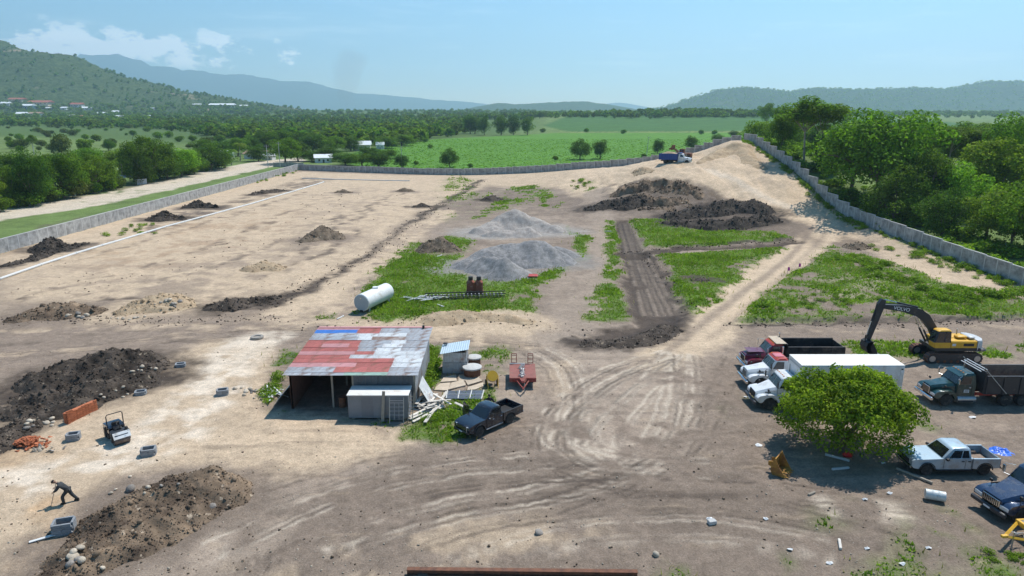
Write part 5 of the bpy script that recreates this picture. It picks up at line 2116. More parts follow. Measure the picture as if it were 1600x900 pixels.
def turf():
 """blades standing on the turf inside the walls"""
 rng = np.random.default_rng(12)
 X, Y, G = LAND.X, LAND.Y, LAND.grass
 ins = (X > XL + .5) & (X < XR - .3) & (Y > 26) & (Y < back_y(X) - 1.5) & (G > .25)
 r, c = np.where(ins)
 # weight by ground area of the cell
 dx = np.gradient(X, axis=1)[r, c]
 dy = np.gradient(Y, axis=0)[r, c]
 w = dx * dy * G[r, c] / (1 + (Y[r, c] / 70) ** 1.5)
 n = 52000
 k = rng.choice(len(r), n, p=w / w.sum())
 x = X[r[k], c[k]] + (rng.uniform(-.5, .5, n)) * dx[k]
 y = Y[r[k], c[k]] + (rng.uniform(-.5, .5, n)) * dy[k]
 z = ground_z(x, y) - .02
 rough = smooth(fbm(x / 4, y / 4, 3, 77), -.2, .6)
 h = (.05 + .11 * rng.uniform(0, 1, n) ** 2 + .15 * rough * rng.uniform(0, 1, n)) * (1 + y / 160)
 Vs = []
 for b in range(3):
  a = rng.uniform(0, 6.28, n)
  wd = h * rng.uniform(.25, .5, n)
  ox, oy = rng.normal(size=n) * .06, rng.normal(size=n) * .06
  lx, ly = rng.normal(size=n) * .45 * h, rng.normal(size=n) * .45 * h
  A = np.stack([x + ox - np.cos(a) * wd, y + oy - np.sin(a) * wd, z], 1)
  B = np.stack([x + ox + np.cos(a) * wd, y + oy + np.sin(a) * wd, z], 1)
  C = np.stack([x + ox + lx, y + oy + ly, z + h * rng.uniform(.7, 1.1, n)], 1)
  Vs.append(np.stack([A, B, C], 1).reshape(-1, 3))
 V = np.vstack(Vs)
 F = np.arange(len(V)).reshape(-1, 3)
 m = leaf_mat("turf_blades", (.110, .185, .022), (.280, .390, .060), .25, .0, .45)
 o = link_mesh("grass", np_mesh("grass", V, F, m))
 o["kind"] = "stuff"
 o["label"] = "short green grass and weeds growing over the turf patches"
 k = rng.choice(n, 9000)
 a = rng.uniform(0, 6.28, 9000)
 hh = rng.uniform(.12, .42, 9000) * (1 + y[k] / 200)
 xx, yy = x[k] + rng.normal(size=9000) * .8, y[k] + rng.normal(size=9000) * .8
 V = np.stack([np.stack([xx - np.cos(a) * .05, yy - np.sin(a) * .05, z[k]], 1), np.stack([xx + np.cos(a) * .05, yy + np.sin(a) * .05, z[k]], 1),
      np.stack([xx + rng.normal(size=9000) * .12, yy + rng.normal(size=9000) * .12, z[k] + hh], 1)], 1).reshape(-1, 3)
 o = link_mesh("dry_grass", np_mesh("dry_grass", V, np.arange(27000).reshape(-1, 3), leaf_mat("dry_stalks", (.22, .19, .07), (.46, .40, .20), .4, 0, .3)))
 o["kind"] = "stuff"
 o["label"] = "dry straw coloured stalks standing in the turf"
 # weeds in clumps along the rough field and the wall foot
 n = 0
 rr = random.Random(21)
 Vw, Fw = [], []
 protos = []
 for s in range(4):
  r2 = np.random.default_rng(s + 900)
  protos.append(leaf_cloud(r2, make_lobes(r2, 7, 2.0, 1.0, .5, .5, .3), 210, .19, .5))
 off = 0

 def put(px, py, s):
  nonlocal off
  g = gp(px, py)
  zz = float(ground_z(g.x, g.y)[0])
  V, F = protos[rr.randrange(4)]
  a = rr.uniform(0, 6.28)
  ca, sa = math.cos(a) * s, math.sin(a) * s
  Vw.append(np.stack([V[:, 0] * ca - V[:, 1] * sa + g.x, V[:, 0] * sa + V[:, 1] * ca + g.y, V[:, 2] * s * .8 + zz - .05], 1))
  Fw.append(F + off)
  off += len(V)
 for line, cnt, sp, s0, s1 in (([(1300, 408), (1350, 412), (1400, 440), (1450, 462), (1500, 480)], 70, (34, 9), .5, 1.1),
          ([(1520, 470), (1560, 466), (1600, 462), (1640, 458)], 34, (18, 6), .7, 1.5),
          ([(1380, 388), (1430, 402), (1520, 428), (1600, 450)], 40, (24, 5), .4, .9),
          ([(1200, 490), (1300, 470), (1400, 485)], 40, (50, 12), .3, .7),
          ([(675, 548), (672, 575), (668, 600), (660, 612)], 26, (7, 6), .5, 1.0),
          ([(410, 640), (425, 615), (432, 590)], 12, (8, 6), .4, .8),
          ([(160, 375), (230, 352), (215, 365)], 14, (26, 6), .5, .9),
          ([(400, 285), (440, 275), (460, 268)], 22, (10, 3), .5, 1.0),
          ([(700, 680), (660, 660), (720, 640)], 16, (24, 10), .25, .5),
          ([(1560, 880), (1620, 860)], 14, (40, 14), .2, .4),
          ([(900, 290), (920, 285)], 12, (10, 6), .5, 1.1)):
  for _ in range(cnt):
   i = rr.randrange(len(line) - 1)
   t = rr.random()
   a = line[i][0] + (line[i + 1][0] - line[i][0]) * t + rr.gauss(0, sp[0] * .5)
   b = line[i][1] + (line[i + 1][1] - line[i][1]) * t + rr.gauss(0, sp[1] * .5)
   put(a, b, rr.uniform(s0, s1))
 # along the inner foot of the side wall
 for _ in range(120):
  y = rr.uniform(88, 200)
  x = XR - .4 - abs(rr.gauss(0, .6))
  s = rr.uniform(.3, .9)
  V, F = protos[rr.randrange(4)]
  Vw.append(V * s + np.array((x, y, hz(x, y) - .05)))
  Fw.append(F + off)
  off += len(V)
 o = link_mesh("weeds", np_mesh("weeds", np.vstack(Vw), np.vstack(Fw), LEAF['bright']))
 o["kind"] = "stuff"
 o["label"] = "knee high leafy weeds over the rough field and along the wall foot"

spill(LAND)
colour_ground(LAND)
turf()
print("piles done", len(bpy.data.objects))
# ------------------------------------------------------------------ vehicles
P_NAVY = mat("midnight_blue_paint", (.018, .026, .042), .22, .3, .08, 2, coat=.8, dirt=(.16, .13, .10), dirt_amt=.28)
P_SILVER = mat("faded_silver_blue_paint", (.40, .50, .56), .35, .25, .10, 2, coat=.4, dirt=(.30, .27, .24), dirt_amt=.34)
P_WHITE = mat("white_truck_paint", (.74, .75, .75), .38, 0, .06, 1.5, coat=.3, dirt=(.46, .40, .32), dirt_amt=.34)
P_MAROON = mat("maroon_paint", (.16, .012, .035), .3, .1, .12, 2, coat=.6, dirt=(.2, .13, .1), dirt_amt=.3)
P_RED = mat("red_paint", (.42, .045, .035), .5, 0, .15, 2, dirt=(.30, .18, .13), dirt_amt=.25)
P_TEAL = mat("dark_teal_paint", (.007, .046, .046), .28, .2, .10, 2, coat=.7, dirt=(.12, .12, .10), dirt_amt=.3)
P_BLUE = mat("deep_blue_paint", (.015, .035, .085), .24, .2, .08, 2, coat=.8, dirt=(.14, .13, .12), dirt_amt=.28)
P_TRUCKBLUE = mat("blue_tipper_paint", (.02, .06, .25), .5, 0, .12, 2)
P_YELLOW = mat("machine_yellow", (.72, .40, .035), .45, 0, .10, 2, dirt=(.33, .24, .13), dirt_amt=.15)
P_RUSTY = mat("rusted_yellow", (.52, .27, .04), .7, 0, .2, 3, dirt=(.22, .09, .035), dirt_amt=.75)
P_DGREY = mat("dark_grey_paint", (.035, .037, .042), .45, 0, .15, 2, dirt=(.14, .12, .10), dirt_amt=.12)
P_LGREY = mat("light_grey_paint", (.52, .53, .53), .45, 0, .08, 2)
P_RUSTRED = mat("rusty_red_frame", (.27, .045, .035), .7, 0, .2, 3, dirt=(.20, .11, .075), dirt_amt=.4)
RUBBER = mat("tyre_rubber", (.030, .029, .028), .85, 0, .25, 6, dirt=(.17, .14, .11), dirt_amt=.3)
STEEL = mat("bare_steel", (.42, .42, .42), .4, .7, .15, 4)
CHROME = mat("chrome", (.62, .63, .64), .16, 1.0, .06, 4)
RIMW = mat("white_rim", (.55, .55, .54), .5, .1, .15, 5, dirt=(.25, .2, .16), dirt_amt=.2)
RIMD = mat("dark_alloy_rim", (.16, .16, .17), .35, .7, .15, 5)
RIMR = mat("red_hub_rim", (.33, .03, .03), .5, 0, .15, 5)
BLACK = mat("black_plastic", (.018, .018, .019), .55, 0, .2, 4)
BLACKSTEEL = mat("black_body_steel", (.022, .022, .024), .6, 0, .3, 2, dirt=(.12, .09, .07), dirt_amt=.34)
RUST = mat("rusty_steel", (.19, .085, .05), .85, .1, .35, 4, dirt=(.09, .05, .04), dirt_amt=.4)
WORNBED = mat("worn_bed_steel", (.22, .16, .12), .7, .1, .3, 3, dirt=(.11, .07, .05), dirt_amt=.35)
GLASS = mat("dark_window_glass", (.012, .015, .018), .06, 0, .1, 2, spec=1.0)
LAMP = mat("headlamp_lens", (.62, .64, .66), .12, .2, .05, 3, spec=.9)
AMBER = mat("amber_lens", (.75, .25, .03), .25, 0, .05, 3)
PLATE = mat("number_plate", (.70, .72, .74), .5, 0, .05, 3)
TANP = mat("tan_plate", (.50, .40, .29), .7, 0, .2, 3)

_WHEELS = {}

def wheel(root, x, y, r, w, rim, z=None, out=1):
 key = (round(r, 3), round(w, 3), rim.name)
 if key not in _WHEELS:
  t = MB().lathe([(r * .58, -w / 2), (r * .9, -w / 2), (r * .985, -w * .36), (r, -w * .2), (r, w * .2), (r * .985, w * .36), (r * .9, w / 2), (r * .58, w / 2)], 24, 'Y')
  k = MB()
  k.lathe([(r * .60, w * .40), (r * .57, w * .40), (r * .50, w * .20), (r * .2, w * .16), (r * .17, w * .34), (r * .02, w * .34)], 20, 'Y')
  for i in range(6):
   a = i * math.pi / 3
   k.cyl((math.sin(a) * r * .3, w * .12, math.cos(a) * r * .3), (math.sin(a) * r * .3, w * .25, math.cos(a) * r * .3), r * .035, n=6)
  _WHEELS[key] = (t.mesh("wheel", RUBBER, 35), k.mesh("rim", rim, 35))
 tm, rm = _WHEELS[key]
 o = link_mesh("wheel", tm, root, (x, y, r if z is None else z), (0, 0, 0 if out > 0 else math.pi))
 link_mesh("rim", rm, o)
 return o

def arc(cx, cz, r, a0, a1, n=9):
 return [(cx + r * math.cos(R(a0 + (a1 - a0) * i / n)), cz + r * math.sin(R(a0 + (a1 - a0) * i / n))) for i in range(n + 1)]

def patch(bl, br, tr, tl, u0, u1, v0, v1, off=.012, th=.008):
 """window laid on the face given by four corners"""
 bl, br, tr, tl = map(Vector, (bl, br, tr, tl))
 n = (br - bl).cross(tl - bl).normalized()

 def p(u, v):
  return bl.lerp(br, u).lerp(tl.lerp(tr, u), v) + n * off
 return MB().quad(p(u0, v0), p(u1, v0), p(u1, v1), p(u0, v1), th)

def ring(x0, x1, w, z, c=.12, xs=0):
 """chamfered rectangle seen from above, counter-clockwise"""
 h = w / 2
 return [(x0 + c, -h, z), (x1 - c, -h, z), (x1, -h + c, z), (x1, h - c, z), (x1 - c, h, z), (x0 + c, h, z), (x0, h - c, z), (x0, -h + c, z)]

def text_part(name, body, size, parent, loc, rot, material, ext=.004):
 cu = bpy.data.curves.new(name, 'FONT')
 cu.body = body
 cu.size = size
 cu.extrude = ext
 cu.align_x = 'CENTER'
 cu.align_y = 'CENTER'
 tmp = bpy.data.objects.new(name, cu)
 col.objects.link(tmp)
 dg = bpy.context.evaluated_depsgraph_get()
 me = bpy.data.meshes.new_from_object(tmp.evaluated_get(dg))
 bpy.data.objects.remove(tmp)
 me.materials.clear()
 me.materials.append(material)
 return link_mesh(name, me, parent, loc, rot)

def pickup(label, loc, rz, paint, rim, W_=1.82, L_=5.3, wb=3.0, r=.40, roof=1.76, cab=(-.55, 1.15), roofx=(-.40, .42), belt=1.12, sill=.42,
     doors=2, trim=BLACK, bedrail=1.10, old=False, open_door=False, flares=BLACK, plate=None):
 """pickup seen with front towards +x"""
 o = thing("pickup_truck", label, "pickup truck", loc, rz)
 f = L_ / 2
 fx = f - .92 if not old else f - .95
 rx = fx - wb
 ar = r + .09
 hb = belt + .03

 def fy(x, z):
  k = 1.0
  if x > f - .5:
   k -= .12 * ((x - f + .5) / .5) ** 2
  if z < sill + .05:
   k *= .96
  if z > belt - .05:
   k *= .955
  return k
 # hood, doors and sills in one shell
 prof = [(cab[0] - .04, sill)] + [(fx - ar - .02, sill)] + arc(fx, r, ar, 172, 8) + [(f - .12, sill + .08), (f, .62), (f + .01, .92 if not old else .98),
                      (f - .14, belt - .10 if not old else belt - .05), (f - .55, belt - .02), (cab[1] - .02, hb), (cab[0] - .04, hb)]
 MB().prism(prof, -W_ / 2, W_ / 2, fy).build("body", paint, o, 40)
 # cab: glasshouse and roof
 b = ring(cab[0], cab[1], W_ * .945, hb - .02, .06)
 m_ = ring(roofx[0] - .06, roofx[1] + .10, W_ * .80, roof - .09, .10)
 t_ = ring(roofx[0], roofx[1], W_ * .74, roof - .015, .14)
 t2 = ring(roofx[0] + .15, roofx[1] - .15, W_ * .60, roof, .14)
 g = MB().loft([b, m_, t_, t2]).build("cab", paint, o, 35)
 # glass
 patch(b[2], b[3], m_[3], m_[2], .03, .97, .10, .93).build("windscreen", GLASS, g)
 patch(b[6], b[7], m_[7], m_[6], .06, .94, .30, .88).build("rear_window", GLASS, g)
 for s in (0, 1):
  c = (b[0], b[1], m_[1], m_[0]) if s == 0 else (b[4], b[5], m_[5], m_[4])
  spans = ((.08, .47), (.51, .84)) if doors == 2 else ((.06, .34), (.38, .82))
  for u0, u1 in spans:
   if s == 1:
    u0, u1 = 1 - u1, 1 - u0
   patch(*c, u0, u1, .12, .90).build("side_window", GLASS, g)
 # shut lines and handles
 for s in (-1, 1):
  y = s * W_ / 2 * 1.004
  xs = [cab[0] + .02, (cab[0] + cab[1]) / 2 - .05, cab[1] - .12] if doors == 2 else [cab[0] + .02, cab[0] + .42, cab[1] - .12]
  for x in xs:
   MB().box(x - .007, x + .007, y - .006, y + .006, sill + .08, belt - .02).build("door_seam", BLACK, o)
  for x in xs[:2]:
   MB().box(x + .08, x + .26, y - .02, y + .02, belt - .16, belt - .11, .01).build("door_handle", CHROME if not old else BLACK, o)
  m = MB()
  m.box(cab[1] - .32, cab[1] - .14, s * (W_ / 2 + .02) - .0 if s > 0 else -(W_ / 2 + .22), (W_ / 2 + .22) if s > 0 else -(W_ / 2 + .02), belt - .02, belt + .16, .04)
  m.build("mirror", paint if not old else BLACK, o, 40)
  MB().box(fx - ar - .1 - (wb - 2 * ar - .35), fx - ar - .1, y - .05 if s > 0 else y - .03, y + .03 if s > 0 else y + .05, sill - .06, sill + .0, .01).build("side_step", STEEL if not old else BLACK, o)
  # wheel-arch lips
  for cx in (fx, rx):
   q = MB()
   pts = arc(cx, r, ar + .035, 178, 2, 12)
   q.tube([(px_, s * W_ / 2 * .985, pz_) for px_, pz_ in pts], .035, 5)
   q.build("arch_trim", flares, o, 50)
 # load bed
 x0, x1 = -f + .03, cab[0] - .07
 wall_prof = [(x0, .55), (rx - ar, .50)] + arc(rx, r, ar, 172, 8) + [(x1, .50), (x1, bedrail), (x0, bedrail)]
 bed = MB().box(x0 + .02, x1 - .02, -W_ / 2 + .12, W_ / 2 - .12, .60, .66).build("bed_floor", BLACK if not old else WORNBED, o)
 for s in (-1, 1):
  a, b2 = (-W_ / 2, -W_ / 2 + .09) if s < 0 else (W_ / 2 - .09, W_ / 2)
  MB().prism(wall_prof, a, b2).build("bed_side", paint, o, 40)
  MB().box(x0, x1, a - .004 if s < 0 else a - .03, b2 + .03 if s < 0 else b2 + .004, bedrail + .002, bedrail + .03, .01).build("bed_rail", BLACK if not old else paint, o)
  MB().loft([[(rx - .48, s * (W_ / 2 - .10), .665), (rx + .48, s * (W_ / 2 - .10), .665), (rx + .48, s * (W_ / 2 - .36), .665), (rx - .48, s * (W_ / 2 - .36), .665)],
       [(rx - .42, s * (W_ / 2 - .10), .86), (rx + .42, s * (W_ / 2 - .10), .86), (rx + .42, s * (W_ / 2 - .32), .84), (rx - .42, s * (W_ / 2 - .32), .84)]]).build("wheel_box", BLACK if not old else WORNBED, bed, 30)
 MB().box(x1 - .06, x1, -W_ / 2 + .095, W_ / 2 - .095, .60, bedrail).build("bed_front", paint, o)
 MB().box(x0 - .04, x0 + .03, -W_ / 2 + .095, W_ / 2 - .095, .56, bedrail - .01, .02).build("tailgate", paint, o)
 for s in (-1, 1):
  MB().box(x0 - .03, x0 + .04, s * (W_ / 2 - .06) - .06, s * (W_ / 2 - .06) + .06, .72, 1.02, .02).build("tail_lamp", P_RED, o)
 MB().box(x0 - .16, x0 - .045, -W_ / 2 * .92, W_ / 2 * .92, .46, .60, .03).build("rear_bumper", CHROME if not old else BLACK, o)
 # nose
 MB().box(f - .02, f + .10, -W_ / 2 * .86, W_ / 2 * .86, sill + .02, .66, .05).build("front_bumper", paint if not old else CHROME, o, 40)
 gr = MB().box(f - .05, f + .035, -W_ * .27, W_ * .27, .68, .95, .03).build("grille", BLACK, o, 40)
 for i in range(3):
  MB().box(f + .036, f + .045, -W_ * .25, W_ * .25, .72 + i * .075, .735 + i * .075).build("grille_bar", CHROME, gr)
 for s in (-1, 1):
  MB().loft([[(f + .02, s * W_ * .28, .80), (f + .02, s * W_ * .28, .95), (f - .08, s * W_ * .28, .97), (f - .08, s * W_ * .28, .80)],
       [(f - .04, s * W_ * .425, .82), (f - .06, s * W_ * .425, .96), (f - .30, s * W_ * .437, .99), (f - .30, s * W_ * .437, .84)]]).build("headlight", LAMP, o, 30)
  if not old:
   m = MB()
   m.tube([(f + .03, s * W_ * .30, .78), (f + .07, s * W_ * .36, .60), (f + .04, s * W_ * .30, .50)], .022, 5)
   m.build("chrome_trim", CHROME, o, 50)
 if plate:
  pp = MB().box(f + .105, f + .115, -.16, .16, .50, .58).build("number_plate", PLATE, o)
 for s in (-1, 1):
  wheel(o, fx, s * (W_ / 2 - .13), r, .25, rim, out=s)
  wheel(o, rx, s * (W_ / 2 - .13), r, .25, rim, out=s)
 MB().box(x0 + .2, f - .3, -W_ / 2 + .28, W_ / 2 - .28, .34, .62).build("chassis", BLACK, o)
 if open_door:
  d = MB()
  d.quad((0, 0, .48), (-1.02, 0, .48), (-1.02, 0, belt), (0, 0, belt), .07)
  d.add([(0, 0, belt), (-1.02, 0, belt), (-1.0, 0, belt + .05), (-.9, 0, roof - .1), (-.62, 0, roof - .1), (0, -.0, belt + .05)], [(0, 1, 2, 3, 4, 5)])
  dd = d.build("open_door", paint, o)
  dd.location = (cab[1] - .12, -W_ / 2 - .01, 0)
  dd.rotation_euler = (0, 0, R(80))
  MB().box(-.95, -.08, -.045, -.036, belt + .04, roof - .16).build("side_window", GLASS, dd)
 return o

def truck(name, label, loc, rz, paint, cab_roof, hoodw=1.0, hood_l=1.75, axles=(-5.3, -6.6), r=.50, rim=RIMW, frame=BLACK, visor=None, cat="truck", sloped=False,
    grille=CHROME, group=None, cab_h=2.62, rear_len=7.9, front_rim=None):
 """bonneted lorry, front bumper at x=0, tail towards -x"""
 o = thing(name, label, cat, loc, rz, group)
 if loc[2] == 0:
  ts = np.repeat((-1.05,) + tuple(axles), 2)
  ys = np.tile((-1.0, 1.0), len(ts) // 2)
  o.location.z = float(ground_z(loc[0] + ts * math.cos(rz) - ys * math.sin(rz), loc[1] + ts * math.sin(rz) + ys * math.cos(rz)).mean()) - .02
 fxl = -1.05
 hx = -hood_l
 # bonnet
 z0, z1, zr = .78, 1.52, 1.78
 if sloped:
  z1, zr = 1.36, 1.82

 def sec(x, w, zl, zt, c):
  h = w / 2
  return [(x, -h, zl), (x, -h, zt - c), (x, -h + c, zt), (x, h - c, zt), (x, h, zt - c), (x, h, zl)]
 hd = MB().loft([sec(-.06, 1.10 * hoodw, z0, z1 - .06, .10), sec(-.20, 1.18 * hoodw, z0, z1, .14), sec(hx * .6, 1.45 * hoodw, z0, (z1 + zr) / 2 + .02, .18), sec(hx - .02, 1.78 * hoodw, z0, zr, .2)])
 hood = hd.build("hood", paint, o, 40)
 for s in (-1, 1):
  MB().box(hx * .75, hx * .45, s * .80 * hoodw - .012, s * .80 * hoodw + .012, 1.38, 1.46).build("vent", BLACK, hood)
 # grille and lamps
 g = MB().box(-.08, .02, -.48 * hoodw, .48 * hoodw, z0 + .02, z1 - .10, .04).build("grille", grille, o, 40)
 for i in range(9):
  y = (-.40 + i * .10) * hoodw
  MB().box(.021, .03, y - .022, y + .022, z0 + .08, z1 - .18).build("grille_slot", BLACK, g)
 for s in (-1, 1):
  # wings sweep over the front wheels
  pr = [(-.12, .72), (-.02, .80), (-.06, 1.06), (-.22, 1.20), (-.55, 1.27), (-1.15, 1.30), (-1.55, 1.24), (-1.75, 1.02), (-1.78, .62), (fxl - .62, .60)] + arc(fxl, r, .62, 168, 20, 9) + [(-.30, .64)]
  y0, y1 = (.48 * hoodw, 1.20) if s > 0 else (-1.20, -.48 * hoodw)
  fd = MB().prism(pr, y0, y1).build("fender", paint, o, 40)
  hl = MB().loft([[(-.03, s * .62, .84), (-.03, s * .62, 1.02), (-.06, s * .62, 1.04), (-.10, s * .62, .84)],
      [(-.06, s * 1.16, .86), (-.07, s * 1.16, 1.03), (-.10, s * 1.17, 1.06), (-.12, s * 1.17, .86)]])
  hl.v = [(x + .03, y, z) for x, y, z in hl.v]
  hl.build("headlight", LAMP, o, 30)
  m = MB()
  m.tube([(-.9, s * .98, 1.28), (-.88, s * 1.02, 1.55)], .012, 5)
  m.box(-.93, -.83, s * 1.02 - .10, s * 1.02 + .10, 1.52, 1.70, .02)
  m.build("hood_mirror", BLACK, o, 40)
 MB().box(.0, .20, -1.18, 1.18, .48, .76, .05).build("front_bumper", CHROME if not sloped else P_DGREY, o, 40)
 MB().box(.201, .208, -.22, .22, .55, .66).build("number_plate", PLATE, o)
 # cab
 cx0, cx1 = hx - 1.55, hx
 b0 = ring(cx0, cx1, 2.02, .80, .07)
 b1 = ring(cx0, cx1, 2.08, 1.74, .07)
 b2 = ring(cx0 + .06, cx1 - .42, 1.86, cab_h - .14, .12)
 b3 = ring(cx0 + .12, cx1 - .55, 1.70, cab_h, .2)
 cb = MB().loft([b0, b1, b2]).build("cab", paint, o, 35)
 rf = MB().loft([[(x, y, z + .002) for x, y, z in b2], b3]).build("cab_roof", cab_roof, o, 35)
 if visor:
  MB().loft([[(cx1 - .46, -.92, cab_h - .18), (cx1 - .46, .92, cab_h - .18), (cx1 - .50, .92, cab_h - .08), (cx1 - .50, -.92, cab_h - .08)],
       [(cx1 - .16, -.92, cab_h - .24), (cx1 - .16, .92, cab_h - .24), (cx1 - .17, .92, cab_h - .20), (cx1 - .17, -.92, cab_h - .20)]]).build("sun_visor", visor, rf)
 patch(b1[2], b1[3], b2[3], b2[2], .03, .485, .08, .92).build("windscreen", GLASS, cb)
 patch(b1[2], b1[3], b2[3], b2[2], .515, .97, .08, .92).build("windscreen", GLASS, cb)
 patch(b1[6], b1[7], b2[7], b2[6], .2, .8, .2, .8).build("rear_window", GLASS, cb)
 patch(b1[0], b1[1], b2[1], b2[0], .28, .93, .06, .86).build("side_window", GLASS, cb)
 patch(b1[4], b1[5], b2[5], b2[4], .07, .72, .06, .86).build("side_window", GLASS, cb)
 for s in (-1, 1):
  y = s * 1.045
  for x in (cx0 + .35, cx1 - .05):
   MB().box(x - .008, x + .008, y - .012, y + .006, .86, 1.74).build("door_seam", BLACK, cb)
  MB().box(cx0 + .42, cx0 + .60, y - .02, y + .025, 1.50, 1.56, .01).build("door_handle", CHROME, cb)
  m = MB()
  m.tube([(cx1 - .12, s * 1.04, 1.80), (cx1 + .05, s * 1.30, 1.85), (cx1 + .05, s * 1.30, 2.45), (cx1 - .35, s * .98, 2.45)], .018, 5)
  m.box(cx1 + .02, cx1 + .09, s * 1.30 - .10, s * 1.30 + .10, 1.90, 2.35, .02)
  m.build("side_mirror", CHROME if grille is CHROME else BLACK, o, 40)
  MB().cyl((cx0 - .05, s * .92, .55), (cx1 - .15, s * .92, .55), .27, n=14).build("fuel_tank", STEEL if not sloped else BLACK, o, 40)
  MB().box(cx0 + .2, cx1 - .2, s * 1.12 - .12, s * 1.12 + .12, .42, .47).build("step", BLACK, o)
 MB().cyl((cx0 - .12, -.86, .8), (cx0 - .12, -.86, cab_h + .45), .07, n=10).build("exhaust_stack", CHROME if not sloped else STEEL, o, 40)
 for i in range(5):
  MB().box(cx1 - .66, cx1 - .56, -.62 + i * .31 - .05, -.62 + i * .31 + .05, cab_h - .03, cab_h + .05, .015).build("roof_marker_lamp", AMBER, rf)
 # frame and wheels
 for s in (-1, 1):
  MB().box(-rear_len, -.1, s * .42 - .05, s * .42 + .05, .62, .88).build("chassis_rail", frame, o)
 for s in (-1, 1):
  wheel(o, fxl, s * 1.0, r, .28, front_rim or rim, out=s)
  for x in axles:
   wheel(o, x, s * .92, r, .52, rim, out=s)
 for x in (fxl,) + tuple(axles):
  MB().cyl((x, -.95, r), (x, .95, r), .09, n=8).build("axle", BLACK, o, 40)
 return o, cx0

def tip_body(o, x1, ln, paint, inner, z0=.98, z1=2.35, w=2.44, ribs=5, shield=None, load=None):
 """open tipper body: front end at x1, running back ln metres"""
 x0 = x1 - ln
 bd = MB().box(x0, x1, -w / 2 + .06, w / 2 - .06, z0, z0 + .10).build("bed_floor", inner, o)
 for s in (-1, 1):
  a, b = (w / 2 - .06, w / 2) if s > 0 else (-w / 2, -w / 2 + .06)
  sd = MB().box(x0, x1, a, b, z0, z1).build("bed_side", paint, o)
  i0, i1 = (w / 2 - .072, w / 2 - .062) if s > 0 else (-w / 2 + .062, -w / 2 + .072)
  MB().box(x0 + .07, x1 - .07, i0, i1, z0 + .10, z1 - .01).build("bed_lining", inner, sd)
  o0, o1 = (w / 2 + .002, w / 2 + .07) if s > 0 else (-w / 2 - .07, -w / 2 - .002)
  for i in range(ribs):
   x = x0 + .1 + (ln - .2) * i / (ribs - 1)
   MB().box(x - .06, x + .06, o0, o1, z0 + .02, z1 - .09).build("bed_rib", paint, sd)
  MB().box(x0, x1, min(a, o0) - .004, max(b, o1) + .004, z1 - .085, z1 + .03, .01).build("bed_rail", paint, sd)
 MB().box(x0 - .06, x0 - .002, -w / 2, w / 2, z0 - .04, z1 - .1).build("tailgate", paint, o)
 MB().box(x1 + .002, x1 + .06, -w / 2, w / 2, z0, z1 + .25).build("bed_front", paint, o)
 if shield:
  MB().box(x1 + .062, x1 + 1.0, -w / 2 + .15, w / 2 - .15, z1 + .22, z1 + .28, .02).build("cab_shield", shield, o)
 if load:
  X, Y = np.meshgrid(np.linspace(x0 + .08, x1 - .08, 24), np.linspace(-w / 2 + .08, w / 2 - .08, 14))
  u = (X - x0) / ln * 2 - 1
  v = Y / (w / 2)
  Z = z1 - .25 + .75 * (1 - u ** 2) * (1 - v ** 2) + .08 * fbm(X * 2, Y * 2, 3, 5)
  V = np.stack([X, Y, Z], -1).reshape(-1, 3)
  a = (np.arange(13)[:, None] * 24 + np.arange(23)[None, :]).ravel()
  l = link_mesh("load_of_sand", np_mesh("load_of_sand", V, np.stack([a, a + 1, a + 25, a + 24], 1), EM[load], True), o)
 return bd

def gz0(x, y):
 return float(ground_z(x, y)[0])

# dark pickup by the sheds
_a, _b = gp(756, 682), gp(801.5, 662)
_h = math.atan2(_a.y - _b.y, _a.x - _b.x)
_c = (_a + _b) / 2
_n = Vector((-math.sin(_h), math.cos(_h), 0))
if _n.y < 0:
 _n = -_n
_c = _c + _n * .9
pk = pickup("midnight blue double cab pickup with its far door open beside the sheds", (_c.x + .10 * math.cos(_h), _c.y, .03), _h, P_NAVY, RIMD, open_door=True, plate=True, r=.41)
for ch in pk.children:
 if ch.name.startswith("front_bumper"):
  for an in (90, 210, 330):
   m = MB()
   ca, sa = math.cos(R(an)), math.sin(R(an))
   m.add([(0, 0, 0), (0, .03 * math.cos(R(an + 60)), .03 * math.sin(R(an + 60))), (0, .065 * ca, .065 * sa), (0, .03 * math.cos(R(an - 60)), .03 * math.sin(R(an - 60)))], [(0, 1, 2, 3)])
   e = m.build("emblem", CHROME, pk)
   e.location = (2.70, 0, .90)

# silver pickup
pickup("faded silver blue extended cab pickup parked beside the shade tree", (28.15, 39.95, .02), math.pi, P_SILVER, RIMW, W_=1.95, L_=5.55, wb=3.65, r=.38,
    roof=1.80, cab=(-.95, .95), roofx=(-.82, .28), belt=1.12, doors=1, old=True, bedrail=1.14, flares=BLACK)

# maroon tipper, white tractor, box truck in a row
t1, cx = truck("dump_truck", "maroon dump truck with black tipper body, farthest of the three parked side by side", (20.7, 57.7, 0), math.pi, P_MAROON, P_RED, axles=(-5.6, -6.9))
tip_body(t1, cx - .15, 5.0, BLACKSTEEL, BLACKSTEEL, .98, 2.45, 2.44, 6, TANP)
MB().box(-1.7, -.25, -.62, .62, 1.79, 1.80).build("hood_stripe", P_MAROON, t1)
t2, cx = truck("dump_truck", "white bonneted truck with red cab roof between the maroon dump truck and box truck", (19.6, 53.9, 0), math.pi, P_WHITE, P_RED, axles=(-5.4, -6.7), grille=P_LGREY)
tip_body(t2, cx - .25, 4.4, P_DGREY, WORNBED, .98, 1.95, 2.40, 5)
MB().box(cx + .25, cx + 1.0, -.42, .42, 2.625, 2.67, .02).build("roof_hatch", mat("pink_faded_paint", (.55, .16, .20), .6), t2)
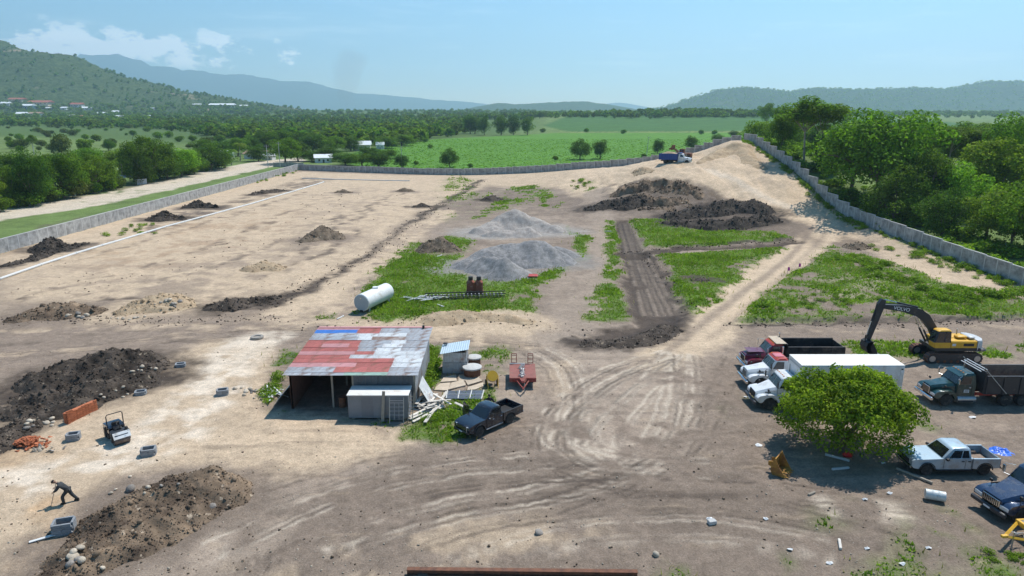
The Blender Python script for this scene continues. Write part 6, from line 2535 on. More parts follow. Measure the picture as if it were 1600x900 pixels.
t3, cx = truck("box_truck", "white box truck with long van body behind the shade tree", (18.9, 49.95, 0), math.pi, P_WHITE, P_WHITE, hood_l=1.5, axles=(-7.6,), sloped=True, hoodw=1.12, rear_len=10.9,
      grille=P_DGREY)
bx0, bx1 = -11.0, cx - .10
vb = MB().box(bx0, bx1, -1.25, 1.25, 1.10, 3.72, .05).build("van_body", P_WHITE, t3, 30)
MB().box(bx0 - .005, bx1 + .02, -1.24, 1.24, 3.722, 3.76, .02).build("van_roof", mat("cream_roof", (.76, .73, .66), .6, var=.08, dirt=(.55, .48, .38), dirt_amt=.2), vb)
for i in range(7):
 x = bx0 + .3 + i * (bx1 - bx0 - .6) / 6
 for s in (-1, 1):
  MB().box(x - .02, x + .02, s * 1.252 - .006, s * 1.252 + .006, 1.3, 3.6).build("body_seam", P_LGREY, vb)
for s in (-1, 1):
 MB().box(bx0, bx1, s * 1.25 - .02, s * 1.25 + .02, 1.03, 1.14).build("side_rail", P_LGREY, vb)
 MB().box(bx0 + .12, bx0 + .26, s * 1.256 - .01, s * 1.256 + .01, 3.40, 3.50).build("marker_lamp", BLACK, vb)
MB().box(bx1 + .002, bx1 + .03, -1.0, 1.0, 3.4, 3.5, .01).build("front_cap", P_LGREY, vb)

# teal tipper on the far right
t4, cx = truck("dump_truck", "dark teal dump truck with rusty brown empty bed near the excavator", (33.0, 50.7, 0), math.pi, P_TEAL, P_TEAL, axles=(-5.7, -7.05), frame=P_RED,
      visor=P_TEAL, front_rim=RIMR, hoodw=.98)
tip_body(t4, cx - .55, 5.4, P_DGREY, WORNBED, 1.05, 2.55, 2.46, 5)
for s in (-1, 1):
 m = MB()
 m.tube([(cx - .2, s * 1.30, 3.25), (cx - 2.2, s * 1.32, 1.15)], .03, 6)
 m.build("tarp_arm", STEEL, t4, 40)
m = MB()
for i in range(3):
 m.box(cx - .05 - i * .22, cx + .04 - i * .22, -1.22, 1.22, 2.92 + i * .07, 2.98 + i * .07, .02)
m.build("tarp_roller", P_LGREY, t4)
MB().box(cx - .5, cx - .42, -1.2, 1.2, 1.1, 2.9).build("headboard", P_DGREY, t4)
for s in (1, -1):
 pl = MB().box(cx + .55, cx + .95, s * 1.052 - .006, s * 1.052 + .006, 1.12, 1.36).build("door_sign", PLATE, t4)
 for k in range(3):
  MB().box(cx + .60, cx + .90, s * 1.062 - .003, s * 1.062 + .003, 1.16 + k * .065, 1.19 + k * .065).build("sign_line", P_DGREY, pl)

# blue bonneted truck at the picture edge
t5, cx = truck("truck", "deep blue bonneted truck with chrome grille at the picture edge beside the yellow trailer", (27.35, 34.7, 0), math.pi + R(9), P_BLUE, P_BLUE, hoodw=1.22, hood_l=1.95,
      axles=(-5.4, -6.7), sloped=True, grille=CHROME, rear_len=7.4)
tip_body(t5, cx - .4, 4.6, P_BLUE, WORNBED, .98, 2.1)

# blue tipper on the hill
g_ = gp(1057, 255.5)
t6, cx = truck("dump_truck", "distant dump truck with blue bed full of sand on top of the sandy slope", (g_.x + 3.6, g_.y - 1.2, g_.z - .05), R(-24), P_WHITE, P_WHITE, axles=(-5.3, -6.6))
tip_body(t6, cx - .15, 4.8, P_TRUCKBLUE, P_TRUCKBLUE, 1.0, 2.55, 2.44, 5, P_TRUCKBLUE, 'sand')

# ------------------------------------------------------------------ second machine behind the blue tipper: a wheel loader
def loader():
 g = gp(1070, 250)
 o = thing("wheel_loader", "rusty brown wheel loader with raised bucket just behind the distant blue dump truck", "loader", (g.x, g.y + 3.2, hz(g.x, g.y + 3.2)), R(150))
 MB().box(-2.6, -.2, -.9, .9, .9, 1.9, .15).build("engine_body", RUST, o, 40)
 c = MB().loft([ring(-.6, .7, 1.5, 1.3, .1), ring(-.55, .6, 1.4, 2.9, .1)]).build("cab", RUST, o, 40)
 MB().box(-.5, .62, -.72, .72, 1.9, 2.7).build("cab_window", GLASS, c)
 for x in (-1.8, 1.1):
  for s in (-1, 1):
   wheel(o, x, s * 1.0, .68, .5, RIMD, out=s)
 for s in (-1, 1):
  m = MB()
  m.tube([(.6, s * .5, 1.3), (1.8, s * .5, 2.6), (2.6, s * .5, 3.0)], .14, 6)
  m.build("lift_arm", RUST, o, 40)
 m = MB()
 m.prism([(2.5, 2.6), (3.5, 2.7), (3.4, 3.0), (2.8, 3.3), (2.6, 3.9), (2.4, 3.9)], -1.25, 1.25)
 m.build("bucket", RUST, o, 40)

loader()

# ------------------------------------------------------------------ excavator
def excavator():
 ox, oy = 40.5, 60.3
 o = thing("excavator", "yellow and dark grey excavator with its boom reaching over the parked trucks", "excavator", (ox, oy, gz0(ox, oy) - .03), math.pi)
 # undercarriage: front is +x (towards the left of the picture)
 for s in (-1, 1):
  y0, y1 = s * 1.22 - .30, s * 1.22 + .30
  outer, inner = [], []
  L2, rr = 2.05, .46
  for a in range(90, 271, 15):
   outer.append((-L2 + rr * math.cos(R(a)), rr + rr * math.sin(R(a))))
  for a in range(-90, 91, 15):
   outer.append((L2 + rr * math.cos(R(a)), rr + rr * math.sin(R(a))))
  tr = MB().prism(list(reversed(outer)), y0, y1).build("track", P_DGREY, o, 30)
  # shoes
  n = 46
  per = 4 * L2 + 2 * math.pi * rr
  shoe = MB().box(-.085, .085, y0 - .02, y1 + .02, .0, .045, .01).mesh("track_shoe", RUST)
  for i in range(n):
   d = per * i / n
   if d < 2 * L2:
    p, an = (-L2 + d, 2 * rr), 0
   elif d < 2 * L2 + math.pi * rr:
    t = (d - 2 * L2) / rr
    p, an = (L2 + rr * math.sin(t), rr + rr * math.cos(t)), t
   elif d < 4 * L2 + math.pi * rr:
    p, an = (L2 - (d - 2 * L2 - math.pi * rr), 0), math.pi
   else:
    t = (d - 4 * L2 - math.pi * rr) / rr
    p, an = (-L2 - rr * math.sin(t), rr - rr * math.cos(t)), math.pi + t
   link_mesh("track_shoe", shoe, tr, (p[0], 0, p[1]), (0, an, 0))
  for x in (-L2, L2):
   MB().cyl((x, y0 - .025, rr), (x, y1 + .025, rr), rr * .62, n=16).build("sprocket", STEEL, tr, 40)
  for i in range(6):
   x = -1.5 + i * .6
   MB().cyl((x, y0 - .02, .2), (x, y1 + .02, .2), .14, n=12).build("track_roller", RUST, tr, 40)
 MB().box(-1.2, 1.2, -.95, .95, .42, .98, .1).build("undercarriage", P_DGREY, o, 40)
 MB().cyl((0, 0, .98), (0, 0, 1.12), .75, n=24).build("slew_ring", P_DGREY, o, 40)
 # upper works
 hs = MB().prism([(-2.3, 1.12), (1.75, 1.12), (1.75, 1.42), (-2.3, 1.42)], -1.3, 1.3).build("deck", P_DGREY, o)
 MB().loft([ring(-2.0, .35, 1.0, 1.424, .05), ring(-2.0, .35, .98, 2.06, .08), ring(-1.95, .3, .80, 2.16, .1)]).build("engine_cover", P_YELLOW, o, 35)
 sp = MB()
 sp.M = Matrix.Translation((0, .82, 0))
 sp.loft([ring(-2.0, .40, .92, 1.424, .04), ring(-2.0, .40, .92, 2.0, .05), ring(-1.95, .35, .80, 2.08, .08)])
 sd = sp.build("side_cover", P_YELLOW, o, 35)
 MB().box(-1.7, -.75, 1.283, 1.29, 1.6, 1.85).build("louvre", BLACK, sd)
 sp = MB()
 sp.M = Matrix.Translation((0, -.84, 0))
 sp.loft([ring(-2.0, 1.2, .88, 1.424, .04), ring(-2.0, 1.2, .88, 1.95, .05), ring(-1.95, 1.1, .76, 2.02, .08)])
 sp.build("side_cover", P_YELLOW, o, 35)
 MB().box(-1.35, -.45, .1, .75, 2.165, 2.38, .06).build("air_filter_box", P_YELLOW, o, 40)
 MB().box(-2.0, -1.45, -.5, .9, 2.165, 2.36, .06).build("engine_hood", P_LGREY, o, 40)
 MB().cyl((-1.0, -.3, 2.1), (-1.0, -.3, 2.75), .06, n=10).build("exhaust_pipe", STEEL, o, 40)
 # counterweight, round-backed
 cw = []
 for z, k in ((1.05, .96), (1.25, 1.0), (2.0, 1.0), (2.12, .95)):
  cw.append([(-2.02, -1.32 * k, z), (-2.5 * (k * .3 + .7), -1.2 * k, z), (-2.85 * (k * .3 + .7), -.6 * k, z), (-2.92 * (k * .3 + .7), 0, z),
       (-2.85 * (k * .3 + .7), .6 * k, z), (-2.5 * (k * .3 + .7), 1.2 * k, z), (-2.02, 1.32 * k, z)])
 MB().loft(cw).build("counterweight", P_LGREY, o, 40)
 MB().box(-2.96, -2.1, -1.34, 1.34, 1.06, 1.34, .2).build("counterweight_base", P_DGREY, o, 40)
 # cab on the near side (operator's left is +y here)
 b0 = [(x, y + .80, z) for x, y, z in ring(.42, 1.85, .98, 1.424, .05)]
 b1 = [(x, y + .80, z) for x, y, z in ring(.42, 2.0, .98, 1.95, .06)]
 b2 = [(x, y + .80, z) for x, y, z in ring(.46, 1.72, .92, 3.0, .10)]
 b3 = [(x, y + .80, z) for x, y, z in ring(.55, 1.60, .80, 3.1, .12)]
 cb = MB().loft([b0, b1]).build("cab_base", P_YELLOW, o, 35)
 cg = MB().loft([[(x, y, z + .002) for x, y, z in b1], b2]).build("cab_frame", P_DGREY, o, 35)
 MB().loft([[(x, y, z + .004) for x, y, z in b2], b3]).build("cab_roof", P_YELLOW, o, 35)
 patch(b1[2], b1[3], b2[3], b2[2], .08, .92, .06, .95).build("windscreen", GLASS, cg)
 patch(b1[4], b1[5], b2[5], b2[4], .05, .55, .06, .92).build("side_window", GLASS, cg)
 patch(b1[4], b1[5], b2[5], b2[4], .62, .95, .06, .92).build("side_window", GLASS, cg)
 patch(b1[0], b1[1], b2[1], b2[0], .06, .94, .06, .92).build("side_window", GLASS, cg)
 patch(b1[6], b1[7], b2[7], b2[6], .08, .92, .1, .9).build("rear_window", GLASS, cg)
 pl = MB().box(-.05, .28, 1.284, 1.292, 1.62, 1.84).build("notice_plate", PLATE, sd)
 for s in (-1, 1):
  m = MB()
  m.tube([(1.3, s * 1.25, 1.42), (1.3, s * 1.25, 2.2), (-.3, s * 1.25, 2.2)], .022, 5)
  if s < 0:
   m.build("handrail", P_YELLOW, o, 40)

 # boom, arm and bucket (all in the x-z plane at y = 0)
 def limb(name, pts, wds, th, material, y=0.0):
  """bent box girder: centre line pts (x,z), depth wds at each"""
  top, bot = [], []
  for i, (x, z) in enumerate(pts):
   a = pts[max(i - 1, 0)]
   b = pts[min(i + 1, len(pts) - 1)]
   t = Vector((b[0] - a[0], b[1] - a[1])).normalized()
   n = Vector((-t.y, t.x))
   top.append((x + n.x * wds[i] / 2, z + n.y * wds[i] / 2))
   bot.append((x - n.x * wds[i] / 2, z - n.y * wds[i] / 2))
  return MB().prism(bot + list(reversed(top)), y - th / 2, y + th / 2).build(name, material, o, 25)
 P = [(1.0, 1.75), (1.6, 3.0), (2.4, 4.0), (3.1, 4.45), (4.6, 4.85), (6.45, 5.05)]
 bm_ = limb("boom", P, [.5, .68, .80, .76, .58, .36], .42, P_DGREY)
 A = [(6.45, 5.7), (6.62, 5.25), (6.95, 3.6), (7.35, 1.85)]
 am = limb("arm", A, [.40, .66, .46, .30], .34, P_DGREY)

 def ram(p, q, r, f=.55):
  a, b = Vector((p[0], 0, p[1])), Vector((q[0], 0, q[1]))
  m = a.lerp(b, f)
  c = MB().cyl(a, m, r, n=10).build("hydraulic_cylinder", P_DGREY, o, 40)
  MB().cyl(m, b, r * .55, n=8).build("piston_rod", CHROME, c, 40)
  return c
 ram((3.2, 4.95), (6.35, 5.68), .085, .62)
 for s in (-1, 1):
  c = ram((1.75, 1.5), (3.2, 4.0), .085, .55)
  c.location.y = s * .36
 ram((6.95, 5.2), (7.55, 2.35), .07, .55)
 m = MB()
 m.tube([(7.2, 0, 2.3), (7.62, 0, 2.25), (7.62, 0, 1.6)], .06, 6)
 m.build("bucket_link", P_DGREY, o, 40)
 pr = [(7.25, 1.85), (7.65, 1.65), (7.75, 1.2), (7.55, .72), (7.1, .5), (6.6, .52), (6.62, .60), (7.02, .66), (7.3, .95), (7.35, 1.3), (7.1, 1.75)]
 bk = MB().prism(pr, -.62, .62).build("bucket", BLACKSTEEL, o, 35)
 for s in (-1, 1):
  y = s * .60
  MB().prism([(7.25, 1.80), (7.65, 1.62), (7.72, 1.2), (7.52, .74), (7.1, .53), (6.62, .55), (6.75, 1.0)], y - .02, y + .02).build("bucket_side", BLACKSTEEL, bk)
 for i in range(5):
  y = -.52 + i * .26
  MB().prism([(6.62, .52), (6.62, .60), (6.38, .56)], y - .05, y + .05).build("bucket_tooth", STEEL, bk)
 # the maker's name on the boom
 ang = math.atan2(4.95 - 4.55, 6.0 - 3.6)
 t = text_part("lettering", "VOLVO", .46, o, (4.75, .222, 4.83), (R(90), 0, 0), mat("white_lettering", (.85, .86, .86), .5, var=.03))
 t.rotation_euler = (Matrix.Rotation(math.pi, 4, 'Z') @ Matrix.Rotation(ang, 4, 'Y') @ Matrix.Rotation(R(90), 4, 'X')).to_euler()
 m = MB()
 m.tube([(1.2, .1, 2.2), (2.0, .12, 3.95), (3.0, .12, 4.95), (4.6, .1, 5.25), (6.4, .1, 5.35)], .035, 5)
 m.build("hydraulic_hose", BLACK, o, 40)

excavator()

# ------------------------------------------------------------------ roller
def roller():
 a, b = gp(181, 697), gp(203, 690)
 h = math.atan2(b.y - a.y, b.x - a.x)           # along the front drum
 c = (a + b) / 2
 fwd = Vector((math.sin(h), -math.cos(h), 0))
 o = thing("road_roller", "small black ride-on road roller with roll bar on the whitish road", "roller", (c.x - fwd.x * .9, c.y - fwd.y * .9, gz0(c.x, c.y) - .02), math.atan2(fwd.y, fwd.x))
 r = .36
 for x, nm in ((.62, 1), (-.75, 0)):
  d = MB().cyl((x, -.50, r), (x, .50, r), r, n=28).build("drum", mat("worn_drum_steel", (.13, .11, .105), .5, .5, .25, 4, dirt=(.3, .25, .19), dirt_amt=.2), o, 35)
  for s in (-1, 1):
   MB().cyl((x, s * .505, r), (x, s * .53, r), r * .4, n=14).build("drum_hub", P_DGREY, d, 35)
   MB().box(x - .12, x + .12, s * .57 - .03, s * .57 + .03, r - .1, .95).build("drum_fork", P_DGREY, o)
 MB().box(.18, .82, -.54, .54, .78, 1.02, .06).build("front_frame", P_DGREY, o, 40)
 pn = MB().quad((1.10, -.55, .60), (1.10, .55, .60), (.84, .55, .99), (.84, -.55, .99), .03).build("front_panel", P_WHITE, o)
 MB().prism([(-1.2, .72), (.05, .72), (.05, 1.12), (-.2, 1.2), (-1.15, 1.16)], -.52, .52).build("engine_hood", P_NAVY, o, 35)
 MB().box(-.02, .45, -.26, .26, 1.03, 1.12, .04).build("seat", BLACK, o, 40)
 MB().box(-.16, -.05, -.26, .26, 1.12, 1.45, .04).build("backrest", BLACK, o, 40)
 m = MB()
 m.tube([(.50, .1, 1.0), (.42, .1, 1.40)], .03, 6)
 m.M = Matrix.Translation((.40, .1, 1.42)) @ Matrix.Rotation(.5, 4, 'Y')
 m.tube([(math.cos(t / 12 * 6.283) * .17, math.sin(t / 12 * 6.283) * .17, 0) for t in range(13)], .018, 5)
 m.build("steering_wheel", BLACK, o, 40)
 m = MB()
 m.tube([(-.14, -.52, .95), (-.14, -.52, 1.95), (-.14, -.44, 2.06), (-.14, .44, 2.06), (-.14, .52, 1.95), (-.14, .52, .95)], .035, 8)
 m.build("roll_bar", BLACK, o, 40)
 MB().box(.62, .80, .32, .50, 1.02, 1.20, .03).build("water_tank_cap", BLACK, o, 40)
 for s in (-1, 1):
  MB().cyl((1.02, s * .40, 1.04), (1.05, s * .40, 1.04), .05, n=10).build("headlamp", LAMP, o, 40)
 # the maker's mark on the panel is too small to read: a row of dark strokes
 for i in range(8):
  q = MB().box(-.028 if i else -.04, .028 if i else .04, -.06 if i else -.09, .06 if i else .09, 0, .006).build("lettering_stroke", P_NAVY, pn)
  q.location = (.972, -.36 + i * .10, .80)
  q.rotation_euler = (0, R(56.3), R(0))

roller()

# ------------------------------------------------------------------ trailers
def red_trailer():
 o = thing("flatbed_trailer", "rusty red flatbed trailer with upright ramps and a chain on its deck", "trailer", (.90, 54.8, 0), R(-90))
 # local +x = drawbar end towards the camera
 dk = MB().box(-1.75, 1.55, -1.12, 1.12, .78, .88, .01).build("deck", mat("faded_red_deck", (.27, .095, .075), .75, 0, .2, 2, dirt=(.24, .14, .10), dirt_amt=.3), o)
 for s in (-1, 1):
  MB().box(-1.75, 1.55, s * 1.06 - .05, s * 1.06 + .05, .62, .778).build("side_beam", P_RUSTRED, o)
  for x in (-.75, .15):
   wheel(o, x, s * .86, .34, .24, RIMD, out=s)
  m = MB()
  for dy in (-.22, .22):
   m.tube([(-1.80, s * .72 + dy, .80), (-1.95, s * .72 + dy, 1.75)], .03, 5)
  for t in (.15, .5, .85, 1.0):
   m.tube([(-1.80 - .15 * t, s * .72 - .22, .80 + .95 * t), (-1.80 - .15 * t, s * .72 + .22, .80 + .95 * t)], .03, 5)
  m.build("ramp", P_RUSTRED, o, 40)
 MB().box(1.552, 1.60, -1.12, 1.12, .52, .86).build("front_beam", P_RUSTRED, o)
 m = MB()
 m.tube([(1.5, .55, .66), (2.95, .06, .58)], .06, 6)
 m.tube([(1.5, -.55, .66), (2.95, -.06, .58)], .06, 6)
 m.tube([(2.85, 0, .58), (3.25, 0, .55)], .05, 6)
 m.build("drawbar", P_RUSTRED, o, 40)
 MB().loft([[(1.62, -.35, .72), (1.62, .35, .72), (2.2, .12, .68), (2.2, -.12, .68)], [(1.66, -.30, .90), (1.66, .30, .90), (2.1, .1, .82), (2.1, -.1, .82)]]).build("winch_plate", P_RUSTRED, o)
 MB().cyl((2.75, .12, .0), (2.75, .12, .85), .035, n=8).build("jack_stand", STEEL, o, 40)
 tb = MB().box(-1.72, -1.64, -1.1, .25, .882, .95).build("pale_bar", mat("pale_bar", (.66, .64, .60), .6), o)
 # chain heaped along the deck: one thing of its own
 ch = thing("chain", "heap of grey chain lying along the red trailer's deck", "chain", (.90 - .12, 54.8, .885))
 rr = random.Random(3)
 lk = MB()
 lk.tube([(math.cos(a) * .07, math.sin(a) * .045, 0) for a in [i * math.pi / 4 for i in range(9)]], .017, 4)
 lm = lk.mesh("link", STEEL, 50)
 for i in range(120):
  link_mesh("link", lm, ch, (rr.gauss(0, .11) + (i % 40) / 40 * .15, -1.45 + 2.9 * (i / 120), .02 + rr.random() * .09), (rr.uniform(-.8, .8), rr.uniform(-.8, .8), rr.uniform(0, 3)))

red_trailer()

def yellow_trailer():
 o = thing("equipment_trailer", "yellow equipment trailer with A-frame drawbar at the picture corner", "trailer", (27.7, 31.9, 0), R(186))
 for s in (-1, 1):
  m = MB()
  m.M = Matrix.Identity(4)
  m.tube([(1.45, s * .08, .62), (.0, s * .95, .72)], .085, 4)
  m.build("drawbar", P_YELLOW, o, 20)
  MB().box(-4.2, 0.02, s * 1.02 - .07, s * 1.02 + .07, .62, .86, .02).build("side_beam", P_YELLOW, o)
  for x in (-2.0, -2.9):
   wheel(o, x, s * .92, .36, .24, RIMD, z=.36, out=s)
 MB().box(-.12, .05, -.95, .95, .60, .88, .02).build("front_beam", P_YELLOW, o)
 MB().box(1.38, 1.75, -.09, .09, .56, .70, .02).build("coupler", P_YELLOW, o)
 for i in range(7):
  y = -.84 + i * .28
  MB().box(-4.1, -.14, y - .125, y + .125, .78, .83).build("deck_plank", mat("weathered_plank", (.33, .28, .22), .9, 0, .25, 3, obj_var=.2), o)
 rr = random.Random(9)
 m = MB()
 pts = [(.25 + .9 * rr.random(), rr.uniform(-.45, .45) * (1 - .4 * k / 12), .62 + .06 * rr.random()) for k in range(12)]
 m.tube(pts, .02, 5)
 m.build("safety_chain", mat("pale_rope", (.55, .52, .46), .8), o, 50)
 MB().cyl((1.2, .16, .0), (1.2, .16, .95), .04, n=8).build("jack_stand", STEEL, o, 40)

yellow_trailer()

def loader_bucket():
 g = gp(1224, 742)
 o = thing("loader_bucket", "rusted yellow loader bucket lying on end at the shade tree's edge", "bucket", (g.x, g.y + .35, 0), R(142))
 o.scale = (.8, .8, .8)
 pr = [(-.55, .02), (.45, .02), (.62, .35), (.60, .95), (.35, 1.45), (.28, 1.42), (.48, .92), (.50, .4), (.38, .12), (-.55, .10)]
 sh = MB()
 sh.M = Matrix.Rotation(R(-90), 4, 'X')
 b = MB()
 b.M = Matrix.Identity(4)
 b.prism(pr, -.85, .85)
 bk = b.build("shell", P_RUSTY, o, 35)
 for s in (-1, 1):
  MB().prism([(-.55, .02), (.45, .02), (.60, .35), (.58, .95), (.34, 1.43), (-.05, .75)], s * .85 - .025, s * .85 + .025).build("side_plate", P_RUSTY, o, 35)
 for i in range(5):
  MB().prism([(-.55, .02), (-.55, .10), (-.78, .05)], -.7 + i * .35 - .05, -.7 + i * .35 + .05).build("tooth", P_RUSTY, bk)
 for s in (-.4, .4):
  MB().prism([(.60, .4), (.95, .55), (.95, .85), (.60, .95)], s - .05, s + .05).build("mounting_ear", P_RUSTY, o)

loader_bucket()
print("vehicles done", len(bpy.data.objects))
# ------------------------------------------------------------------ sheds
def tin(name, rgb, rough=.45, metal=.35, rust=.1):
 return mat(name, rgb, rough, metal, .16, 1.6, dirt=(.25, .13, .08), dirt_amt=rust, obj_var=.10)

TIN = tin("galvanised_tin", (.50, .51, .52), .5, .15, .34)
TINW = tin("white_tin", (.72, .72, .70), .5, .1, .22)
TINR = tin("faded_red_tin", (.52, .165, .14), .6, .05, .28)
TINP = tin("pinkish_tin", (.60, .30, .29), .6, .05, .02)
TINB = tin("blue_tin", (.07, .22, .58), .5, .05, .0)
TING = tin("green_tin", (.34, .46, .38), .55, .1, .08)
TINRUST = tin("rust_streaked_tin", (.50, .44, .40), .6, .1, .75)
TINDK = tin("dark_tin", (.16, .17, .185), .55, .2, .12)
WOOD = mat("grey_timber", (.30, .26, .21), .9, 0, .25, 3, obj_var=.15)
WHITEWOOD = mat("whitish_timber", (.62, .57, .50), .85, 0, .18, 3, obj_var=.16)
BRICK = mat("red_clay_brick", (.42, .135, .060), .9, 0, .2, 4, obj_var=.22)

def corrugated(u, v, n, pitch=.15, amp=.016, th=.006, k=4):
 """sheet spanned by u and v from the origin, waves running along v, normal n"""
 u, v, n = Vector(u), Vector(v), Vector(n)
 cnt = max(4, int(u.length / pitch) * k)
 V = []
 for j in (0, 1):
  for i in range(cnt + 1):
   a = i / cnt
   w = math.sin(a * u.length / pitch * 2 * math.pi) * amp
   V.append(u * a + v * j + n * w)
 m = MB()
 m.add(V, [(i, i + 1, cnt + 2 + i, cnt + 1 + i) for i in range(cnt)])
 return m

def big_shed():
 x0, x1, y0, y1 = -17.3, -7.35, 49.1, 58.3
 o = thing("open_shed", "large open fronted shed with patchwork red, white and grey tin roof", "shed", (x0, y0, 0))
 W_, D = x1 - x0, y1 - y0
 zf, zb = 2.98, 3.52

 def zr(y):
  return zf + (zb - zf) * (y + .45) / (D + .9)
 # walls: brick end on the left, tin elsewhere
 bw = MB()
 bw.box(.12, .30, .05, D - .1, -.2, 2.85)
 wl = bw.build("brick_wall", mat("dark_brickwork", (.17, .085, .06), .9, 0, .25, 3), o)
 for nm, p, u, v, n in (("tin_wall", (.35, D, 0), (W_ - .5, 0, 0), (0, 0, 3.35), (0, 1, 0)),
         ("tin_wall", (W_ - .12, .1, 0), (0, D - .1, 0), (0, 0, 3.0), (1, 0, 0))):
  m = corrugated(u, v, n, .2, .018, k=3)
  q = m.build(nm, TIN, o)
  q.location = p
 for i in range(5):
  q = corrugated((.93, 0, 0), (0, 0, 2.75), (0, -1, 0), .12, .015, k=3).build("front_sheet", TINDK, o)
  q.location = (5.05 + i * .95, .06, .05)
 for x in (.22, 3.4, 5.0, W_ - .2):
  for y in (.12, D / 2, D - .15):
   MB().box(x - .07, x + .07, y - .07, y + .07, -.2, zr(y) - .14).build("post", WOOD, o)
 for x in (.22, 2.6, 5.0, 7.4, W_ - .2):
  MB().loft([[(x - .05, -.3, zr(-.3) - .16), (x + .05, -.3, zr(-.3) - .16), (x + .05, -.3, zr(-.3) - .05), (x - .05, -.3, zr(-.3) - .05)],
       [(x - .05, D + .3, zr(D + .3) - .16), (x + .05, D + .3, zr(D + .3) - .16), (x + .05, D + .3, zr(D + .3) - .05), (x - .05, D + .3, zr(D + .3) - .05)]]).build("rafter", WOOD, o)
 # roof: sheets run across, lapped row on row; colours as they lie from the back row to the front
 rows = [(.075, [(.37, TINP), (.56, TINR), (.80, TIN), (1, TIN)]),
   (.075, [(.36, TINB), (.56, TINR), (.82, TIN), (1, TIN)]),
   (.09, [(.38, TIN), (.55, TINW), (.80, TINW), (1, TIN)]),
   (.08, [(.40, TIN), (.52, TINW), (.80, TINRUST), (1, TIN)]),
   (.09, [(.44, TINR), (.70, TIN), (.82, TINW), (1, TIN)]),
   (.08, [(.14, TINR), (.36, TINP), (.44, TINR), (.64, TIN), (.80, TINW), (1, TIN)]),
   (.09, [(.45, TINR), (.60, TIN), (.80, TINW), (1, TIN)]),
   (.07, [(.44, TINP), (.60, TINR), (.85, TINW), (1, TINW)]),
   (.08, [(.42, TINR), (.64, TINW), (.86, TINW), (1, TINW)]),
   (.08, [(.48, TINR), (.78, TINR), (1, TINW)]),
   (.09, [(.24, TINP), (.50, TINP), (.78, TINR), (1, TINW)]),
   (.10, [(.18, TIN), (.36, TIN), (.60, TINR), (.77, TINR), (.90, TIN), (1, TIN)]),
   (.05, [(.20, TIN), (.45, TIN), (.77, TING), (1, TIN)])]
 tot = sum(r[0] for r in rows)
 rl = D + .95
 y = D + .45
 rr = random.Random(5)
 sl = (zb - zf) / (D + .9)
 for k, (fr, cols) in enumerate(rows):
  dy = fr / tot * rl
  a = 0.0
  for b, c in cols:
   xa, xb = -.15 + a * (W_ + .3), -.15 + b * (W_ + .3)
   ext = .09
   m = corrugated((0, -(dy + ext), -(dy + ext) * sl), (xb - xa + .05, 0, 0), (0, 0, 1), .105, .013, k=4)
   q = m.build("roof_sheet", c, o)
   q.location = (xa, y + rr.uniform(-.03, .03), zr(y) + .03 + (k % 2) * .012 + rr.uniform(0, .01))
   q.rotation_euler = (rr.uniform(-.006, .012), rr.uniform(-.003, .003), rr.uniform(-.012, .012))
   a = b
  y -= dy
 MB().box(-.1, W_ + .1, D + .2, D + .5, zr(D + .4) + .055, zr(D + .4) + .075).build("ridge_flashing", TINP, o)
 MB().cyl((W_ - .6, D + .1, zr(D) + .0), (W_ - .6, D + .1, zr(D) + .32), .11, n=10).build("roof_vent", BLACK, o, 40)
 # things in the shade inside
 d = thing("oil_drum", "rusty brown drum at the mouth of the open shed", "drum", (x0 + 4.05, y0 + .3, 0))
 MB().lathe([(.30, 0), (.305, .02), (.29, .04), (.29, .30), (.305, .32), (.29, .34), (.29, .62), (.305, .64), (.29, .66), (.29, .88), (.27, .86)], 18).build("shell", RUST, d, 35)
 s = thing("leaning_sheet", "long white tin sheet leaning against the shed's brick end", "tin sheet", (x0 - .2, y0 + .6, 0))
 q = corrugated((0, 5.2, 0), (-1.25, 0, -1.45), (-.75, 0, .66), .2, .012, k=3).build("sheet", TINW, s)
 q.location = (0.02, 0, 1.55)
 s = thing("leaning_sheet", "short white tin sheet leaning against the shed wall above the lumber", "tin sheet", (x1 + .1, y0 + .4, 0))
 q = corrugated((0, 2.2, 0), (.85, 0, -1.6), (.88, 0, .47), .2, .012, k=3).build("sheet", TINW, s)
 q.location = (0, 0, 1.7)
 # grey box cabin before the shed
 c = thing("steel_cabin", "flat grey steel cabin with white top in front of the open shed", "cabin", (-12.25, 47.1, 0))
 MB().box(0, 4.5, 0, 1.75, .15, 1.95, .02).build("body", mat("grey_cabin_paint", (.20, .215, .235), .6, .1, .15, 1, dirt=(.28, .22, .17), dirt_amt=.15), c)
 MB().box(-.06, 4.56, -.06, 1.81, 1.953, 2.02, .015).build("roof", mat("white_cabin_roof", (.74, .72, .68), .6, 0, .08, 1, dirt=(.50, .38, .25), dirt_amt=.28), c)
 for x in (.3, 2.2, 4.2):
  MB().box(x - .1, x + .1, .1, 1.6, 0, .148).build("skid", WOOD, c)
 MB().box(1.0, 1.9, -.008, -.002, .25, 1.8).build("door", mat("grey_door", (.17, .18, .20), .6, .1, .1), c)
 p = thing("plank", "weathered plank leaning upright against the grey steel cabin", "plank", (-9.65, 46.72, 0), rot=(R(-9), R(3), 0))
 MB().box(-.11, .11, -.03, .03, 0, 2.35).build("board", WOOD, p)
 f = thing("scaffold_frame", "grey welded steel rack leaning against the grey steel cabin", "steel rack", (-8.55, 46.45, 0), rot=(R(-12), 0, 0))
 m = MB()
 for x in (-.52, .52):
  m.tube([(x, 0, 0), (x, 0, 1.95)], .03, 6)
 for x in (-.17, .17):
  m.tube([(x, .0, .3), (x, 0, 1.5)], .015, 5)
 m.build("upright", STEEL, f, 40)
